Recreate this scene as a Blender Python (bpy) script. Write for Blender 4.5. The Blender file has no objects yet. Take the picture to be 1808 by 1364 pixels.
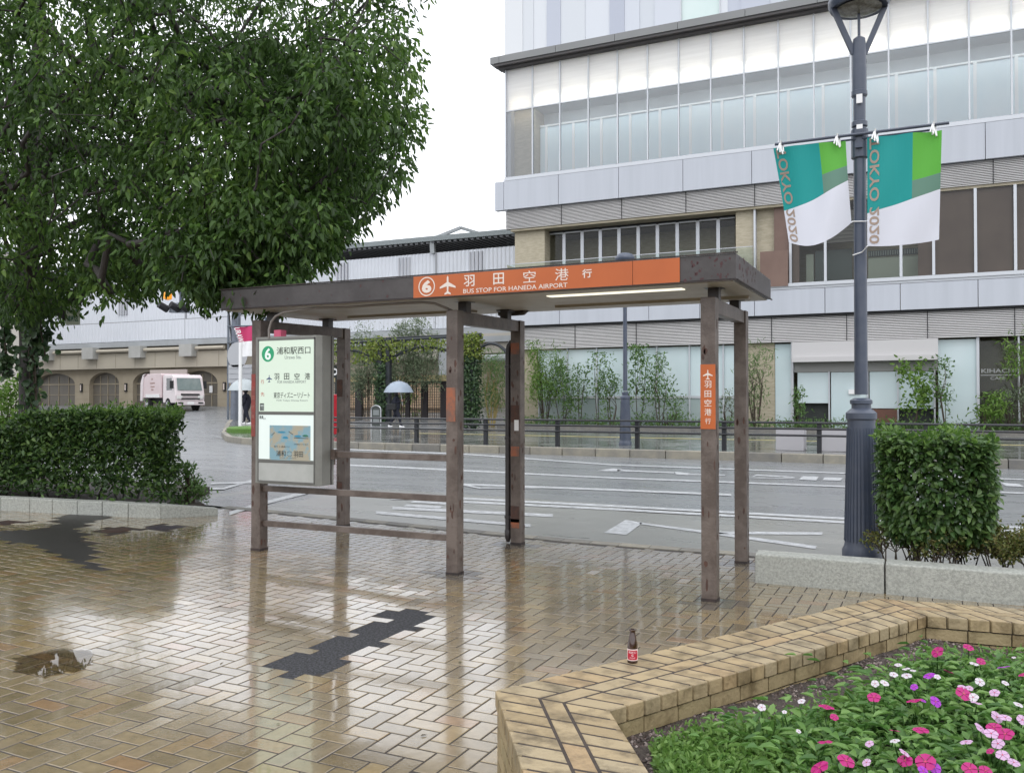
import bpy, bmesh, math, random
import numpy as np
from mathutils import Vector, Matrix
R = math.radians
rnd = random.Random(7)

# ------------------------------------------------------------------ camera, sky, sun, exposure
SC = bpy.context.scene
COL = SC.collection
F, PW, PH, EYE = 1530.0, 1808.0, 1364.0, 1.5
YAW, PITCH = R(25.8), R(0.86)
cam = bpy.data.cameras.new("camera"); cam_o = bpy.data.objects.new("camera", cam); COL.objects.link(cam_o)
cam.sensor_width = 36; cam.lens = F / PW * 36; cam.clip_start = 0.05; cam.clip_end = 2000
cam_o.location = (0, 0, EYE); cam_o.rotation_euler = (R(90) + PITCH, 0, YAW)
SC.camera = cam_o

W = bpy.data.worlds.new("World"); SC.world = W; W.use_nodes = True
nt = W.node_tree; nt.nodes.clear()
SUN_EL, SUN_AZ = R(55), R(150)
sky = nt.nodes.new('ShaderNodeTexSky'); sky.sky_type = 'NISHITA'; sky.sun_disc = False
sky.sun_elevation = SUN_EL; sky.sun_rotation = SUN_AZ
# an overcast sky: a pale cloud layer over the clear sky, a little brighter overhead
tc = nt.nodes.new('ShaderNodeTexCoord')
sep = nt.nodes.new('ShaderNodeSeparateXYZ'); nt.links.new(tc.outputs['Generated'], sep.inputs[0])
nz = nt.nodes.new('ShaderNodeTexNoise'); nz.inputs['Scale'].default_value = 2.2; nz.inputs['Detail'].default_value = 5
nt.links.new(tc.outputs['Generated'], nz.inputs['Vector'])
mr = nt.nodes.new('ShaderNodeMapRange'); mr.inputs[1].default_value = -0.05; mr.inputs[2].default_value = 1
mr.inputs[3].default_value = 11.5; mr.inputs[4].default_value = 16.0
nt.links.new(sep.outputs['Z'], mr.inputs[0])
mn = nt.nodes.new('ShaderNodeMapRange'); mn.inputs[1].default_value = .3; mn.inputs[2].default_value = .7
mn.inputs[3].default_value = .88; mn.inputs[4].default_value = 1.12
nt.links.new(nz.outputs['Fac'], mn.inputs[0])
mul = nt.nodes.new('ShaderNodeMath'); mul.operation = 'MULTIPLY'
nt.links.new(mr.outputs[0], mul.inputs[0]); nt.links.new(mn.outputs[0], mul.inputs[1])
cl = nt.nodes.new('ShaderNodeVectorMath'); cl.operation = 'SCALE'; cl.inputs[0].default_value = (0.965, 0.985, 1.03)
nt.links.new(mul.outputs[0], cl.inputs['Scale'])
mx = nt.nodes.new('ShaderNodeMix'); mx.data_type = 'RGBA'; mx.inputs['Factor'].default_value = 0.93
nt.links.new(sky.outputs[0], mx.inputs['A']); nt.links.new(cl.outputs[0], mx.inputs['B'])
bg = nt.nodes.new('ShaderNodeBackground'); bg.inputs['Strength'].default_value = 0.1
nt.links.new(mx.outputs['Result'], bg.inputs['Color'])
wo = nt.nodes.new('ShaderNodeOutputWorld'); nt.links.new(bg.outputs[0], wo.inputs['Surface'])

sl = bpy.data.lights.new("sun", 'SUN'); sl.energy = 0.5; sl.angle = R(40); sl.color = (1, .97, .93)
so = bpy.data.objects.new("sun", sl); COL.objects.link(so)
sd = Vector((math.sin(SUN_AZ) * math.cos(SUN_EL), math.cos(SUN_AZ) * math.cos(SUN_EL), math.sin(SUN_EL)))
so.rotation_euler = (-sd).to_track_quat('-Z', 'Y').to_euler()
so.location = (0, 0, 30)
SC.view_settings.view_transform = 'Standard'; SC.view_settings.look = 'None'
SC.view_settings.exposure = 0.5; SC.view_settings.gamma = 1.0
SC.cycles.max_bounces = 8; SC.cycles.transparent_max_bounces = 24
SC.cycles.diffuse_bounces = 3; SC.cycles.glossy_bounces = 3
SC.cycles.use_denoising = True
SC.cycles.sample_clamp_indirect = 4.0
SC.cycles.caustics_reflective = False; SC.cycles.caustics_refractive = False

# survey: a sighting from the photograph carried to a plane of known distance
_cy, _sy = math.cos(YAW), math.sin(YAW)
_f0 = np.array([-_sy, _cy, 0]); _rt = np.array([_cy, _sy, 0]); _u0 = np.array([0, 0, 1.0])
_fw = _f0 * math.cos(PITCH) + _u0 * math.sin(PITCH); _up = _u0 * math.cos(PITCH) - _f0 * math.sin(PITCH)
def _ray(x, y): return _fw * F + _rt * (x - PW / 2) - _up * (y - PH / 2)
def PY(x, y, Y):
    r = _ray(x, y); return np.array([0, 0, EYE]) + r * (Y / r[1])
def PZ(x, y, z=0.0):
    r = _ray(x, y); return np.array([0, 0, EYE]) + r * ((z - EYE) / r[2])
def PD(x, y, d): return np.array([0, 0, EYE]) + _ray(x, y) * (d / F)
def to_px(p):
    d = np.asarray(p, float) - np.array([0, 0, EYE]); z = d @ _fw
    return PW / 2 + F * (d @ _rt) / z, PH / 2 - F * (d @ _up) / z, z

# ------------------------------------------------------------------ materials
def mat(name, c1, rough=.5, c2=None, scale=4.0, detail=4, metal=0.0, spec=.5, bump=0.0, bscale=40.0, attr=False, coat=0.0,
        lo=.35, hi=.65, stretch=(1, 1, 1), emit=None, estr=0.0, transl=0.0, rough2=None, acol=None):
    """Principled paint / stone / leaf: two colours mixed by noise (or by a per-piece random attribute), optional bump."""
    m = bpy.data.materials.new(name); m.use_nodes = True
    t = m.node_tree; N = t.nodes; L = t.links
    b = N['Principled BSDF']
    b.inputs['Roughness'].default_value = rough; b.inputs['Metallic'].default_value = metal
    b.inputs['Specular IOR Level'].default_value = spec; b.inputs['Coat Weight'].default_value = coat
    b.inputs['Coat Roughness'].default_value = .08
    b.inputs['Base Color'].default_value = (*c1, 1)
    tcn = N.new('ShaderNodeTexCoord'); mp = N.new('ShaderNodeMapping'); mp.inputs['Scale'].default_value = stretch
    L.new(tcn.outputs['Object'], mp.inputs['Vector'])
    col = None
    if c2 is not None:
        n = N.new('ShaderNodeTexNoise'); n.inputs['Scale'].default_value = scale; n.inputs['Detail'].default_value = detail
        n.inputs['Roughness'].default_value = .65
        L.new(mp.outputs[0], n.inputs['Vector'])
        r = N.new('ShaderNodeMapRange'); r.inputs[1].default_value = lo; r.inputs[2].default_value = hi
        L.new(n.outputs['Fac'], r.inputs[0])
        mxx = N.new('ShaderNodeMix'); mxx.data_type = 'RGBA'
        mxx.inputs['A'].default_value = (*c1, 1); mxx.inputs['B'].default_value = (*c2, 1)
        L.new(r.outputs[0], mxx.inputs['Factor']); col = mxx.outputs['Result']
        if rough2 is not None:
            rr = N.new('ShaderNodeMapRange'); rr.inputs[3].default_value = rough; rr.inputs[4].default_value = rough2
            L.new(r.outputs[0], rr.inputs[0]); L.new(rr.outputs[0], b.inputs['Roughness'])
    if attr:
        a = N.new('ShaderNodeAttribute'); a.attribute_name = 'rnd'
        if acol:
            cr = N.new('ShaderNodeValToRGB'); e = cr.color_ramp.elements
            e[0].position = 0; e[0].color = (*acol[0], 1); e[1].position = 1; e[1].color = (*acol[-1], 1)
            for i in range(1, len(acol) - 1):
                q = e.new(i / (len(acol) - 1)); q.color = (*acol[i], 1)
            L.new(a.outputs['Fac'], cr.inputs[0]); ac = cr.outputs[0]
            if col is None: col = ac
            else:
                mm = N.new('ShaderNodeMix'); mm.data_type = 'RGBA'; mm.blend_type = 'MULTIPLY'; mm.inputs['Factor'].default_value = 1
                L.new(ac, mm.inputs['A']); L.new(col, mm.inputs['B']); col = mm.outputs['Result']
    if col is not None: L.new(col, b.inputs['Base Color'])
    if bump:
        n2 = N.new('ShaderNodeTexNoise'); n2.inputs['Scale'].default_value = bscale; n2.inputs['Detail'].default_value = 5
        L.new(mp.outputs[0], n2.inputs['Vector'])
        bp = N.new('ShaderNodeBump'); bp.inputs['Strength'].default_value = bump; bp.inputs['Distance'].default_value = .01
        L.new(n2.outputs['Fac'], bp.inputs['Height']); L.new(bp.outputs[0], b.inputs['Normal'])
    if emit: b.inputs['Emission Color'].default_value = (*emit, 1); b.inputs['Emission Strength'].default_value = estr
    if transl:
        tr = N.new('ShaderNodeBsdfTranslucent'); ms = N.new('ShaderNodeMixShader'); ms.inputs[0].default_value = transl
        if col is not None: L.new(col, tr.inputs['Color'])
        else: tr.inputs['Color'].default_value = (*c1, 1)
        L.new(b.outputs[0], ms.inputs[1]); L.new(tr.outputs[0], ms.inputs[2])
        L.new(ms.outputs[0], N['Material Output'].inputs['Surface'])
    return m

def glass(name, tint=(1, 1, 1), refl=1.0, rough=.02, wav=0.0):
    m = bpy.data.materials.new(name); m.use_nodes = True; t = m.node_tree; t.nodes.clear(); N = t.nodes
    o = N.new('ShaderNodeOutputMaterial'); fr = N.new('ShaderNodeFresnel'); fr.inputs['IOR'].default_value = 1.5
    ad = N.new('ShaderNodeMath'); ad.operation = 'MULTIPLY'; ad.inputs[1].default_value = refl; ad.use_clamp = True
    g = N.new('ShaderNodeBsdfGlossy'); g.inputs['Roughness'].default_value = rough
    tr = N.new('ShaderNodeBsdfTransparent'); tr.inputs[0].default_value = (*tint, 1)
    ms = N.new('ShaderNodeMixShader')
    t.links.new(fr.outputs[0], ad.inputs[0]); t.links.new(ad.outputs[0], ms.inputs[0])
    t.links.new(tr.outputs[0], ms.inputs[1]); t.links.new(g.outputs[0], ms.inputs[2]); t.links.new(ms.outputs[0], o.inputs[0])
    if wav:
        n2 = N.new('ShaderNodeTexNoise'); n2.inputs['Scale'].default_value = .6
        tcn = N.new('ShaderNodeTexCoord'); t.links.new(tcn.outputs['Object'], n2.inputs['Vector'])
        bp = N.new('ShaderNodeBump'); bp.inputs['Strength'].default_value = wav; bp.inputs['Distance'].default_value = .05
        t.links.new(n2.outputs['Fac'], bp.inputs['Height']); t.links.new(bp.outputs[0], g.inputs['Normal'])
    return m

def tree_socket(m): return m.node_tree.nodes, m.node_tree.links

# ------------------------------------------------------------------ mesh builder
class MB:
    def __init__(s): s.v = []; s.f = []; s.m = []; s.r = []
    def face(s, pts, mi=0, r=0.0):
        i = len(s.v); s.v.extend([tuple(p) for p in pts]); s.f.append(tuple(range(i, i + len(pts)))); s.m.append(mi); s.r.append(r)
    def solid(s, vs, fs, mi=0, r=0.0):
        i = len(s.v); s.v.extend([tuple(p) for p in vs])
        for f in fs: s.f.append(tuple(i + k for k in f)); s.m.append(mi); s.r.append(r)
    def hexa(s, b, t, mi=0, r=0.0):      # 4 bottom corners, 4 top corners, same winding (ccw from above)
        s.solid(list(b) + list(t), [(3, 2, 1, 0), (4, 5, 6, 7), (0, 1, 5, 4), (1, 2, 6, 5), (2, 3, 7, 6), (3, 0, 4, 7)], mi, r)
    def box(s, x0, x1, y0, y1, z0, z1, mi=0, r=0.0):
        s.hexa([(x0, y0, z0), (x1, y0, z0), (x1, y1, z0), (x0, y1, z0)], [(x0, y0, z1), (x1, y0, z1), (x1, y1, z1), (x0, y1, z1)], mi, r)
    def bar(s, a, b, w, h=None, mi=0, r=0.0, up=(0, 0, 1)):   # rectangular bar from a to b
        a = Vector(a); b = Vector(b); h = h or w; d = (b - a).normalized(); u = Vector(up)
        if abs(d.dot(u)) > .95: u = Vector((0, 1, 0))
        x = d.cross(u).normalized(); u = x.cross(d).normalized()
        q = [x * (-w / 2) - u * (h / 2), x * (w / 2) - u * (h / 2), x * (w / 2) + u * (h / 2), x * (-w / 2) + u * (h / 2)]
        s.solid([a + k for k in q] + [b + k for k in q], [(0, 1, 2, 3), (7, 6, 5, 4), (4, 5, 1, 0), (5, 6, 2, 1), (6, 7, 3, 2), (7, 4, 0, 3)], mi, r)
    def tube(s, path, rad, n=8, mi=0, r=0.0, cap=True):
        P = [Vector(p) for p in path]; k = len(P)
        rr = [rad] * k if not hasattr(rad, '__len__') else rad
        base = len(s.v); px = None
        for i in range(k):
            d = (P[min(i + 1, k - 1)] - P[max(i - 1, 0)]);  d = d.normalized() if d.length > 1e-9 else Vector((0, 0, 1))
            if px is None:
                px = d.orthogonal().normalized()
            else:
                px = (px - d * px.dot(d)); px = px.normalized() if px.length > 1e-6 else d.orthogonal().normalized()
            py = d.cross(px)
            for j in range(n):
                a = 2 * math.pi * j / n
                s.v.append(tuple(P[i] + (px * math.cos(a) + py * math.sin(a)) * rr[i]))
        for i in range(k - 1):
            for j in range(n):
                a = base + i * n + j; b = base + i * n + (j + 1) % n
                s.f.append((a, b, b + n, a + n)); s.m.append(mi); s.r.append(r)
        if cap:
            s.f.append(tuple(base + j for j in reversed(range(n)))); s.m.append(mi); s.r.append(r)
            s.f.append(tuple(base + (k - 1) * n + j for j in range(n))); s.m.append(mi); s.r.append(r)
    def lathe(s, prof, c, n=20, mi=0, r=0.0, rot=0.0):
        base = len(s.v); k = len(prof)
        for (rad, z) in prof:
            for j in range(n):
                a = 2 * math.pi * (j + rot) / n; s.v.append((c[0] + rad * math.cos(a), c[1] + rad * math.sin(a), c[2] + z))
        for i in range(k - 1):
            for j in range(n):
                a = base + i * n + j; b = base + i * n + (j + 1) % n
                s.f.append((a, b, b + n, a + n)); s.m.append(mi); s.r.append(r)
        s.f.append(tuple(base + j for j in reversed(range(n)))); s.m.append(mi); s.r.append(r)
        s.f.append(tuple(base + (k - 1) * n + j for j in range(n))); s.m.append(mi); s.r.append(r)
    def prism(s, poly, z0, z1, mi=0, r=0.0):               # polygon in xy (ccw)
        n = len(poly); s.solid([(x, y, z0) for x, y in poly] + [(x, y, z1) for x, y in poly],
            [tuple(reversed(range(n))), tuple(range(n, 2 * n))] + [(i, (i + 1) % n, n + (i + 1) % n, n + i) for i in range(n)], mi, r)
    def prism_y(s, poly, y0, y1, mi=0, r=0.0):             # polygon in xz, extruded along y (front at y0)
        n = len(poly); s.solid([(x, y0, z) for x, z in poly] + [(x, y1, z) for x, z in poly],
            [tuple(range(n)), tuple(reversed(range(n, 2 * n)))] + [(i, n + i, n + (i + 1) % n, (i + 1) % n) for i in range(n)], mi, r)
    def build(s, name, mats, parent=None, smooth=False, bevel=0.0, local=False):
        me = bpy.data.meshes.new(name); me.from_pydata(s.v, [], s.f)
        ms = mats if isinstance(mats, (list, tuple)) else [mats]
        for m in ms: me.materials.append(m)
        if len(ms) > 1: me.polygons.foreach_set('material_index', s.m)
        if any(s.r):
            a = me.attributes.new('rnd', 'FLOAT', 'FACE'); a.data.foreach_set('value', s.r)
        if smooth: me.polygons.foreach_set('use_smooth', [True] * len(me.polygons))
        me.update()
        return link(name, me, parent, bevel, local, smooth)

def link(name, me, parent=None, bevel=0.0, local=False, smooth=False):
    o = bpy.data.objects.new(name, me); COL.objects.link(o)
    if parent is not None:
        o.parent = parent
        if not local and parent.get('_at') is not None:
            o.matrix_parent_inverse = Matrix.Translation(Vector(parent['_at'])).inverted()
    if bevel:
        b = o.modifiers.new('edge', 'BEVEL'); b.width = bevel; b.segments = 2; b.limit_method = 'ANGLE'; b.angle_limit = R(40)
    if smooth and hasattr(me, 'set_sharp_from_angle'): me.set_sharp_from_angle(angle=R(42))
    return o

def tag(o, label=None, cat=None, group=None, kind=None):
    if label: o['label'] = label
    if cat: o['category'] = cat
    if group: o['group'] = group
    if kind: o['kind'] = kind
    return o
def thing(name, label, cat, at=(0, 0, 0), group=None, rz=0.0):
    o = bpy.data.objects.new(name, None); COL.objects.link(o); o.location = tuple(float(a) for a in at); o.rotation_euler = (0, 0, rz)
    o.empty_display_size = .2
    if not rz: o['_at'] = tuple(float(a) for a in at)
    return tag(o, label, cat, group)
def struct(name, mb, m, **k): return tag(mb.build(name, m, **k), kind='structure')
def dup(root, loc, label, rz=None):
    r = root.copy(); COL.objects.link(r); r.location = tuple(float(a) for a in loc); r['label'] = label
    if rz is not None: r.rotation_euler = (0, 0, rz)
    for ch in list(root.children):
        c = ch.copy(); COL.objects.link(c); c.parent = r
        for g in ch.children:
            d = g.copy(); COL.objects.link(d); d.parent = c
    return r

# lettering: set in the built-in face, fitted to a box on an upright plane (front towards -y)
def letters(body, x0, x1, z0, z1, y, m, parent, bold=0.0, depth=.002, name='lettering', flip=False, turn=0, keep=False):
    cu = bpy.data.curves.new(name, 'FONT'); cu.body = body; cu.size = 1.0; cu.offset = bold; cu.extrude = 0.0; cu.resolution_u = 3
    tmp = bpy.data.objects.new(name, cu); COL.objects.link(tmp)
    dg = bpy.context.evaluated_depsgraph_get(); dg.update()
    me = bpy.data.meshes.new_from_object(tmp.evaluated_get(dg)); bpy.data.objects.remove(tmp)
    n = len(me.vertices); co = np.empty(n * 3); me.vertices.foreach_get('co', co); co = co.reshape(-1, 3)
    p = co[:, :2].copy()
    if turn: p = np.stack([p[:, 1], -p[:, 0]], 1)
    if flip: p[:, 0] *= -1
    mn_, mx_ = p.min(0), p.max(0); u = (p - mn_) / np.maximum(mx_ - mn_, 1e-6)
    if keep:
        asp = (mx_ - mn_)[0] / (mx_ - mn_)[1]; w = (z1 - z0) * asp; cx = (x0 + x1) / 2; x0, x1 = cx - w / 2, cx + w / 2
    out = np.stack([x0 + u[:, 0] * (x1 - x0), np.full(n, y), z0 + u[:, 1] * (z1 - z0)], 1)
    me.vertices.foreach_set('co', out.ravel()); me.materials.clear(); me.materials.append(m); me.update()
    return me
def put_letters(*a, **k):
    parent = a[7] if len(a) > 7 else k.get('parent'); nm = k.get('name', 'lettering')
    return link(nm, letters(*a, **k), parent)
def join_meshes(name, meshes, parent, mats=None):
    vs, fs, ms, mm = [], [], [], []
    for me in meshes:
        b = len(vs); vs += [tuple(v.co) for v in me.vertices]
        mi = []
        for m in me.materials:
            if m not in mm: mm.append(m)
            mi.append(mm.index(m))
        for p in me.polygons: fs.append(tuple(b + i for i in p.vertices)); ms.append(mi[p.material_index] if mi else 0)
    me = bpy.data.meshes.new(name); me.from_pydata(vs, [], fs)
    for m in mm: me.materials.append(m)
    me.polygons.foreach_set('material_index', ms); me.update()
    return link(name, me, parent)
def plane_icon(mb, cx, cz, s, y, mi=0):
    """airliner seen from above, nose up"""
    h = [(0, .5), (.05, .42), (.055, .16), (.48, -.08), (.48, -.17), (.055, -.06), (.045, -.33), (.19, -.43), (.19, -.5), (.02, -.46)]
    pts = [(cx + x * s, cz + z * s) for x, z in h] + [(cx - x * s, cz + z * s) for x, z in reversed(h[1:])]
    pts = pts[::-1]
    n = len(pts); mb.face([(x, y, z) for x, z in pts], mi)
def ring(mb, cx, cz, r0, r1, y, mi=0, n=40):
    for i in range(n):
        a, b = 2 * math.pi * i / n, 2 * math.pi * (i + 1) / n
        mb.face([(cx + r0 * math.cos(a), y, cz + r0 * math.sin(a)), (cx + r1 * math.cos(a), y, cz + r1 * math.sin(a)),
                 (cx + r1 * math.cos(b), y, cz + r1 * math.sin(b)), (cx + r0 * math.cos(b), y, cz + r0 * math.sin(b))], mi)
def disc(mb, cx, cz, r, y, mi=0, n=40):
    mb.face([(cx + r * math.cos(2 * math.pi * i / n), y, cz + r * math.sin(2 * math.pi * i / n)) for i in range(n)], mi)

# leaves: folded six-point blades
RG = np.random.default_rng(11)
def leaf_mesh(name, C, D, Nn, L, Wd, m, parent=None, rv=None, droop=0.0):
    C = np.asarray(C, float); n = len(C)
    D = D / np.linalg.norm(D, axis=1, keepdims=True)
    S = np.cross(D, Nn); S /= np.maximum(np.linalg.norm(S, axis=1, keepdims=True), 1e-6); U = np.cross(S, D)
    L = np.broadcast_to(np.asarray(L, float), (n,))[:, None]; Wd = np.broadcast_to(np.asarray(Wd, float), (n,))[:, None]
    fold = .28 * Wd
    tip = C + D * L - U * L * droop
    m1 = C + D * L * .3; m2 = C + D * L * .68 - U * L * droop * .4
    V = np.stack([C, m1 + S * Wd * .5 + U * fold, m2 + S * Wd * .38 + U * fold * .8, tip, m2 - S * Wd * .38 + U * fold * .8, m1 - S * Wd * .5 + U * fold], 1).reshape(-1, 3)
    b = np.arange(n)[:, None] * 6
    fc = np.concatenate([b + np.array([[0, 1, 2, 3]]), b + np.array([[0, 3, 4, 5]])], 1).reshape(-1)
    me = bpy.data.meshes.new(name); me.vertices.add(n * 6); me.vertices.foreach_set('co', V.ravel())
    me.loops.add(n * 8); me.loops.foreach_set('vertex_index', fc.astype(np.int32))
    me.polygons.add(n * 2); me.polygons.foreach_set('loop_start', np.arange(n * 2, dtype=np.int32) * 4)
    me.update(calc_edges=True)
    a = me.attributes.new('rnd', 'FLOAT', 'FACE')
    rv = RG.random(n) if rv is None else rv
    a.data.foreach_set('value', np.repeat(rv, 2))
    me.materials.append(m); me.validate()
    return link(name, me, parent)
def unit(n, zb=0.0):
    v = RG.normal(size=(n, 3)); v[:, 2] += zb; return v / np.linalg.norm(v, axis=1, keepdims=True)

# ------------------------------------------------------------------ shared materials
M = {}
M['shelter'] = mat('shelter_paint', (.082, .061, .05), .4, (.14, .112, .096), 5, 6, bump=.25, bscale=60, lo=.42, hi=.6)
M['shelter_dark'] = mat('shelter_fascia_paint', (.036, .03, .029), .42, (.062, .055, .054), 3, 5, bump=.15, bscale=30)
M['soffit'] = mat('soffit_paint', (.5, .47, .42), .45, (.4, .36, .3), 2.5, 5)
M['orange'] = mat('orange_panel', (.48, .112, .022), .4, (.43, .098, .019), 2, 4)
M['orange_old'] = mat('worn_orange', (.32, .1, .045), .5, (.16, .085, .06), 9, 6, lo=.4, hi=.6)
M['rust'] = mat('rust_stain', (.1, .045, .03), .75, (.05, .032, .027), 18, 6)
M['foot'] = mat('dark_rusty_foot', (.045, .028, .024), .6, (.02, .016, .015), 14)
M['cream'] = mat('cream_letter', (.72, .63, .56), .5)
M['white'] = mat('white_letter', (.8, .8, .8), .45)
M['ink'] = mat('black_ink', (.02, .024, .022), .5)
M['blueink'] = mat('blue_ink', (.03, .05, .16), .5)
M['greyink'] = mat('grey_ink', (.2, .22, .22), .5)
M['redink'] = mat('red_ink', (.5, .06, .04), .5)
M['green'] = mat('green_roundel', (.01, .22, .1), .5, emit=(.01, .22, .1), estr=.35)
M['sign_grey'] = mat('sign_enamel', (.22, .22, .2), .42, (.17, .17, .155), 3, 4)
M['sign_pale'] = mat('sign_blank_plate', (.4, .41, .39), .4, (.34, .35, .33), 5, 4)
M['lit'] = mat('lit_panel', (.4, .46, .39), .35, emit=(.84, 1.0, .84), estr=.27)
M['lit2'] = mat('lit_panel_white', (.42, .46, .44), .3, emit=(.88, 1, .96), estr=.33)
M['tube'] = mat('fluorescent_cover', (.9, .9, .8), .4, emit=(1, .96, .78), estr=.75)
M['dark_pipe'] = mat('dark_pipe_paint', (.03, .025, .026), .35, (.05, .042, .04), 8)
M['conduit'] = mat('grey_conduit', (.2, .18, .165), .45)
M['lamp'] = mat('lamp_blue_grey', (.052, .066, .1), .38, (.07, .083, .115), 6, 5, bump=.08)
M['steel'] = mat('bare_steel', (.45, .46, .48), .3, metal=.8)
M['concrete'] = mat('pale_concrete', (.41, .42, .385), .75, (.27, .28, .255), 48, 9, bump=.5, bscale=120, lo=.38, hi=.62)
M['concrete_dark'] = mat('old_kerb_concrete', (.21, .205, .19), .7, (.29, .275, .235), 3, 6, bump=.5, bscale=70, attr=True, acol=[(.62, .62, .64), (1.1, 1.06, .97)])
M['rail'] = mat('rail_paint', (.018, .019, .023), .3)
M['mullion'] = mat('mullion_aluminium', (.52, .54, .57), .35, metal=.3)
M['panel'] = mat('white_metal_panel', (.47, .495, .545), .4, (.42, .445, .49), .9, 6, stretch=(2.5, 1, .12), lo=.4, hi=.75)
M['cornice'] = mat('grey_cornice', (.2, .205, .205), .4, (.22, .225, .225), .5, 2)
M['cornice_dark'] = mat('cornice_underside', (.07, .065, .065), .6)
M['slat'] = mat('louvre_slat', (.66, .65, .645), .45, (.6, .59, .585), .3, 3)
M['gap'] = mat('dark_gap', (.02, .021, .023), .8)
M['glass'] = glass('window_glass', (.94, .98, 1.0), 4.6, .02, .12)
M['glass_dark'] = glass('shop_glass', (.86, .89, .86), .9, .03, .0)
M['glass_rail'] = glass('rail_glass', (.8, .9, .86), 1.3, .02)
M['blind'] = mat('white_blind', (.9, .9, .9), .7, (.82, .82, .82), 1.2, 6, stretch=(.3, 1, 6), transl=.35)
M['partition'] = mat('pale_partition', (.72, .86, .93), .5, (.8, .9, .95), .35, 3)
M['partition_edge'] = mat('white_partition_edge', (.95, .96, .97), .4)
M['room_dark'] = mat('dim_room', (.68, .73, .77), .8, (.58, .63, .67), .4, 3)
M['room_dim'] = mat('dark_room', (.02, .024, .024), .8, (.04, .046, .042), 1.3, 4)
M['frost'] = mat('frosted_glass', (.5, .61, .63), .22, (.58, .67, .69), .35, 2, spec=.6)
M['frost_low'] = mat('frosted_lower_panel', (.3, .37, .37), .25, (.35, .41, .4), .5, 2)
M['stone'] = mat('beige_split_stone', (.46, .41, .31), .8, (.37, .33, .24), 3, 6, bump=.6, bscale=9, stretch=(1, 1, 5), lo=.4, hi=.6)
M['brown'] = mat('brown_screen', (.14, .085, .066), .5, (.18, .115, .09), .8, 5)
M['bark'] = mat('bark', (.045, .035, .028), .85, (.075, .06, .05), 9, 6, bump=.8, bscale=35, stretch=(3, 3, .6))
M['bark_dark'] = mat('dark_wet_bark', (.022, .019, .017), .7, (.04, .034, .03), 8, 6, bump=.7, bscale=30, stretch=(3, 3, .6))
M['twig'] = mat('twig_bark', (.06, .045, .032), .85)
def leafm(name, cols, rough=.42, tr=.3): return mat(name, cols[0], rough, attr=True, acol=cols, transl=tr, spec=.45)
M['leaf_tree'] = leafm('tree_leaf', [(.028, .06, .014), (.052, .11, .022), (.086, .17, .033), (.16, .26, .055)], .52, .48)
M['leaf_hedge'] = leafm('hedge_leaf', [(.016, .038, .01), (.032, .074, .017), (.06, .125, .028), (.12, .2, .045)], .45, .32)
M['leaf_top'] = leafm('hedge_new_leaf', [(.06, .13, .025), (.1, .2, .035), (.16, .27, .05)], .4, .4)
M['leaf_bush'] = leafm('camellia_leaf', [(.03, .07, .02), (.052, .11, .03), (.082, .15, .042), (.12, .2, .055)], .36, .3)
M['leaf_yel'] = leafm('yellow_green_leaf', [(.12, .18, .03), (.19, .26, .045), (.3, .34, .08)], .5, .45)
M['leaf_bright'] = leafm('bright_leaf', [(.09, .18, .03), (.15, .27, .05), (.23, .36, .08)], .5, .45)
M['leaf_grey'] = leafm('olive_leaf', [(.11, .15, .09), (.17, .22, .13), (.24, .29, .18)], .5, .4)
M['leaf_mid'] = leafm('shrub_leaf', [(.075, .15, .045), (.125, .23, .07), (.19, .3, .1)], .5, .5)
M['leaf_ivy'] = leafm('ivy_leaf', [(.028, .06, .026), (.05, .1, .04), (.09, .15, .06)], .4, .3)
M['leaf_brown'] = leafm('box_shrub_leaf', [(.05, .07, .018), (.1, .125, .03), (.18, .19, .05), (.14, .1, .04)], .5, .35)
M['leaf_flower'] = leafm('periwinkle_leaf', [(.055, .135, .03), (.095, .21, .045), (.145, .28, .065), (.2, .34, .095)], .42, .4)
M['leaf_weed'] = leafm('weed_leaf', [(.09, .19, .035), (.15, .28, .06), (.23, .37, .1)], .5, .45)
M['petal_mag'] = mat('magenta_petal', (.37, .0, .135), .5, transl=.12)
M['petal_pink'] = mat('pale_pink_petal', (.62, .4, .6), .5, transl=.3)
M['petal_white'] = mat('white_petal', (.66, .6, .66), .5, transl=.3)
M['petal_pur'] = mat('purple_petal', (.36, .03, .48), .5, transl=.25)
M['petal_eye'] = mat('petal_eye', (.45, .02, .1), .5)
M['soil'] = mat('wet_soil', (.022, .016, .012), .7, (.06, .045, .035), 60, 6, bump=1.0, bscale=90)
M['grass'] = mat('lawn', (.06, .14, .02), .8, (.1, .2, .035), 20, 5)

# ------------------------------------------------------------------ ground levels
def clamp(v, a=0.0, b=1.0): return max(a, min(b, v))
def sstep(a, b, v):
    t = clamp((v - a) / (b - a)); return t * t * (3 - 2 * t)
def gz(X, Y): return .02 * clamp(-3.5 - X, 0, 5.5) * (1 - sstep(9, 16, Y)) + .0 + max(0.0, (min(Y, 47.5) - 25) / 22.0) * sstep(-12, -24, X)
def wz(X, Y): return .2 + max(0.0, (min(Y, 47.5) - 27) / 22.0) * .95 * clamp((-X - 19) / 9)

# base sheet
mb = MB(); mb.face([(-400, -400, -.06), (400, -400, -.06), (400, 600, -.06), (-400, 600, -.06)])
struct('ground', mb, mat('bare_ground', (.12, .11, .1), .8, (.09, .085, .08), .3))

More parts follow.
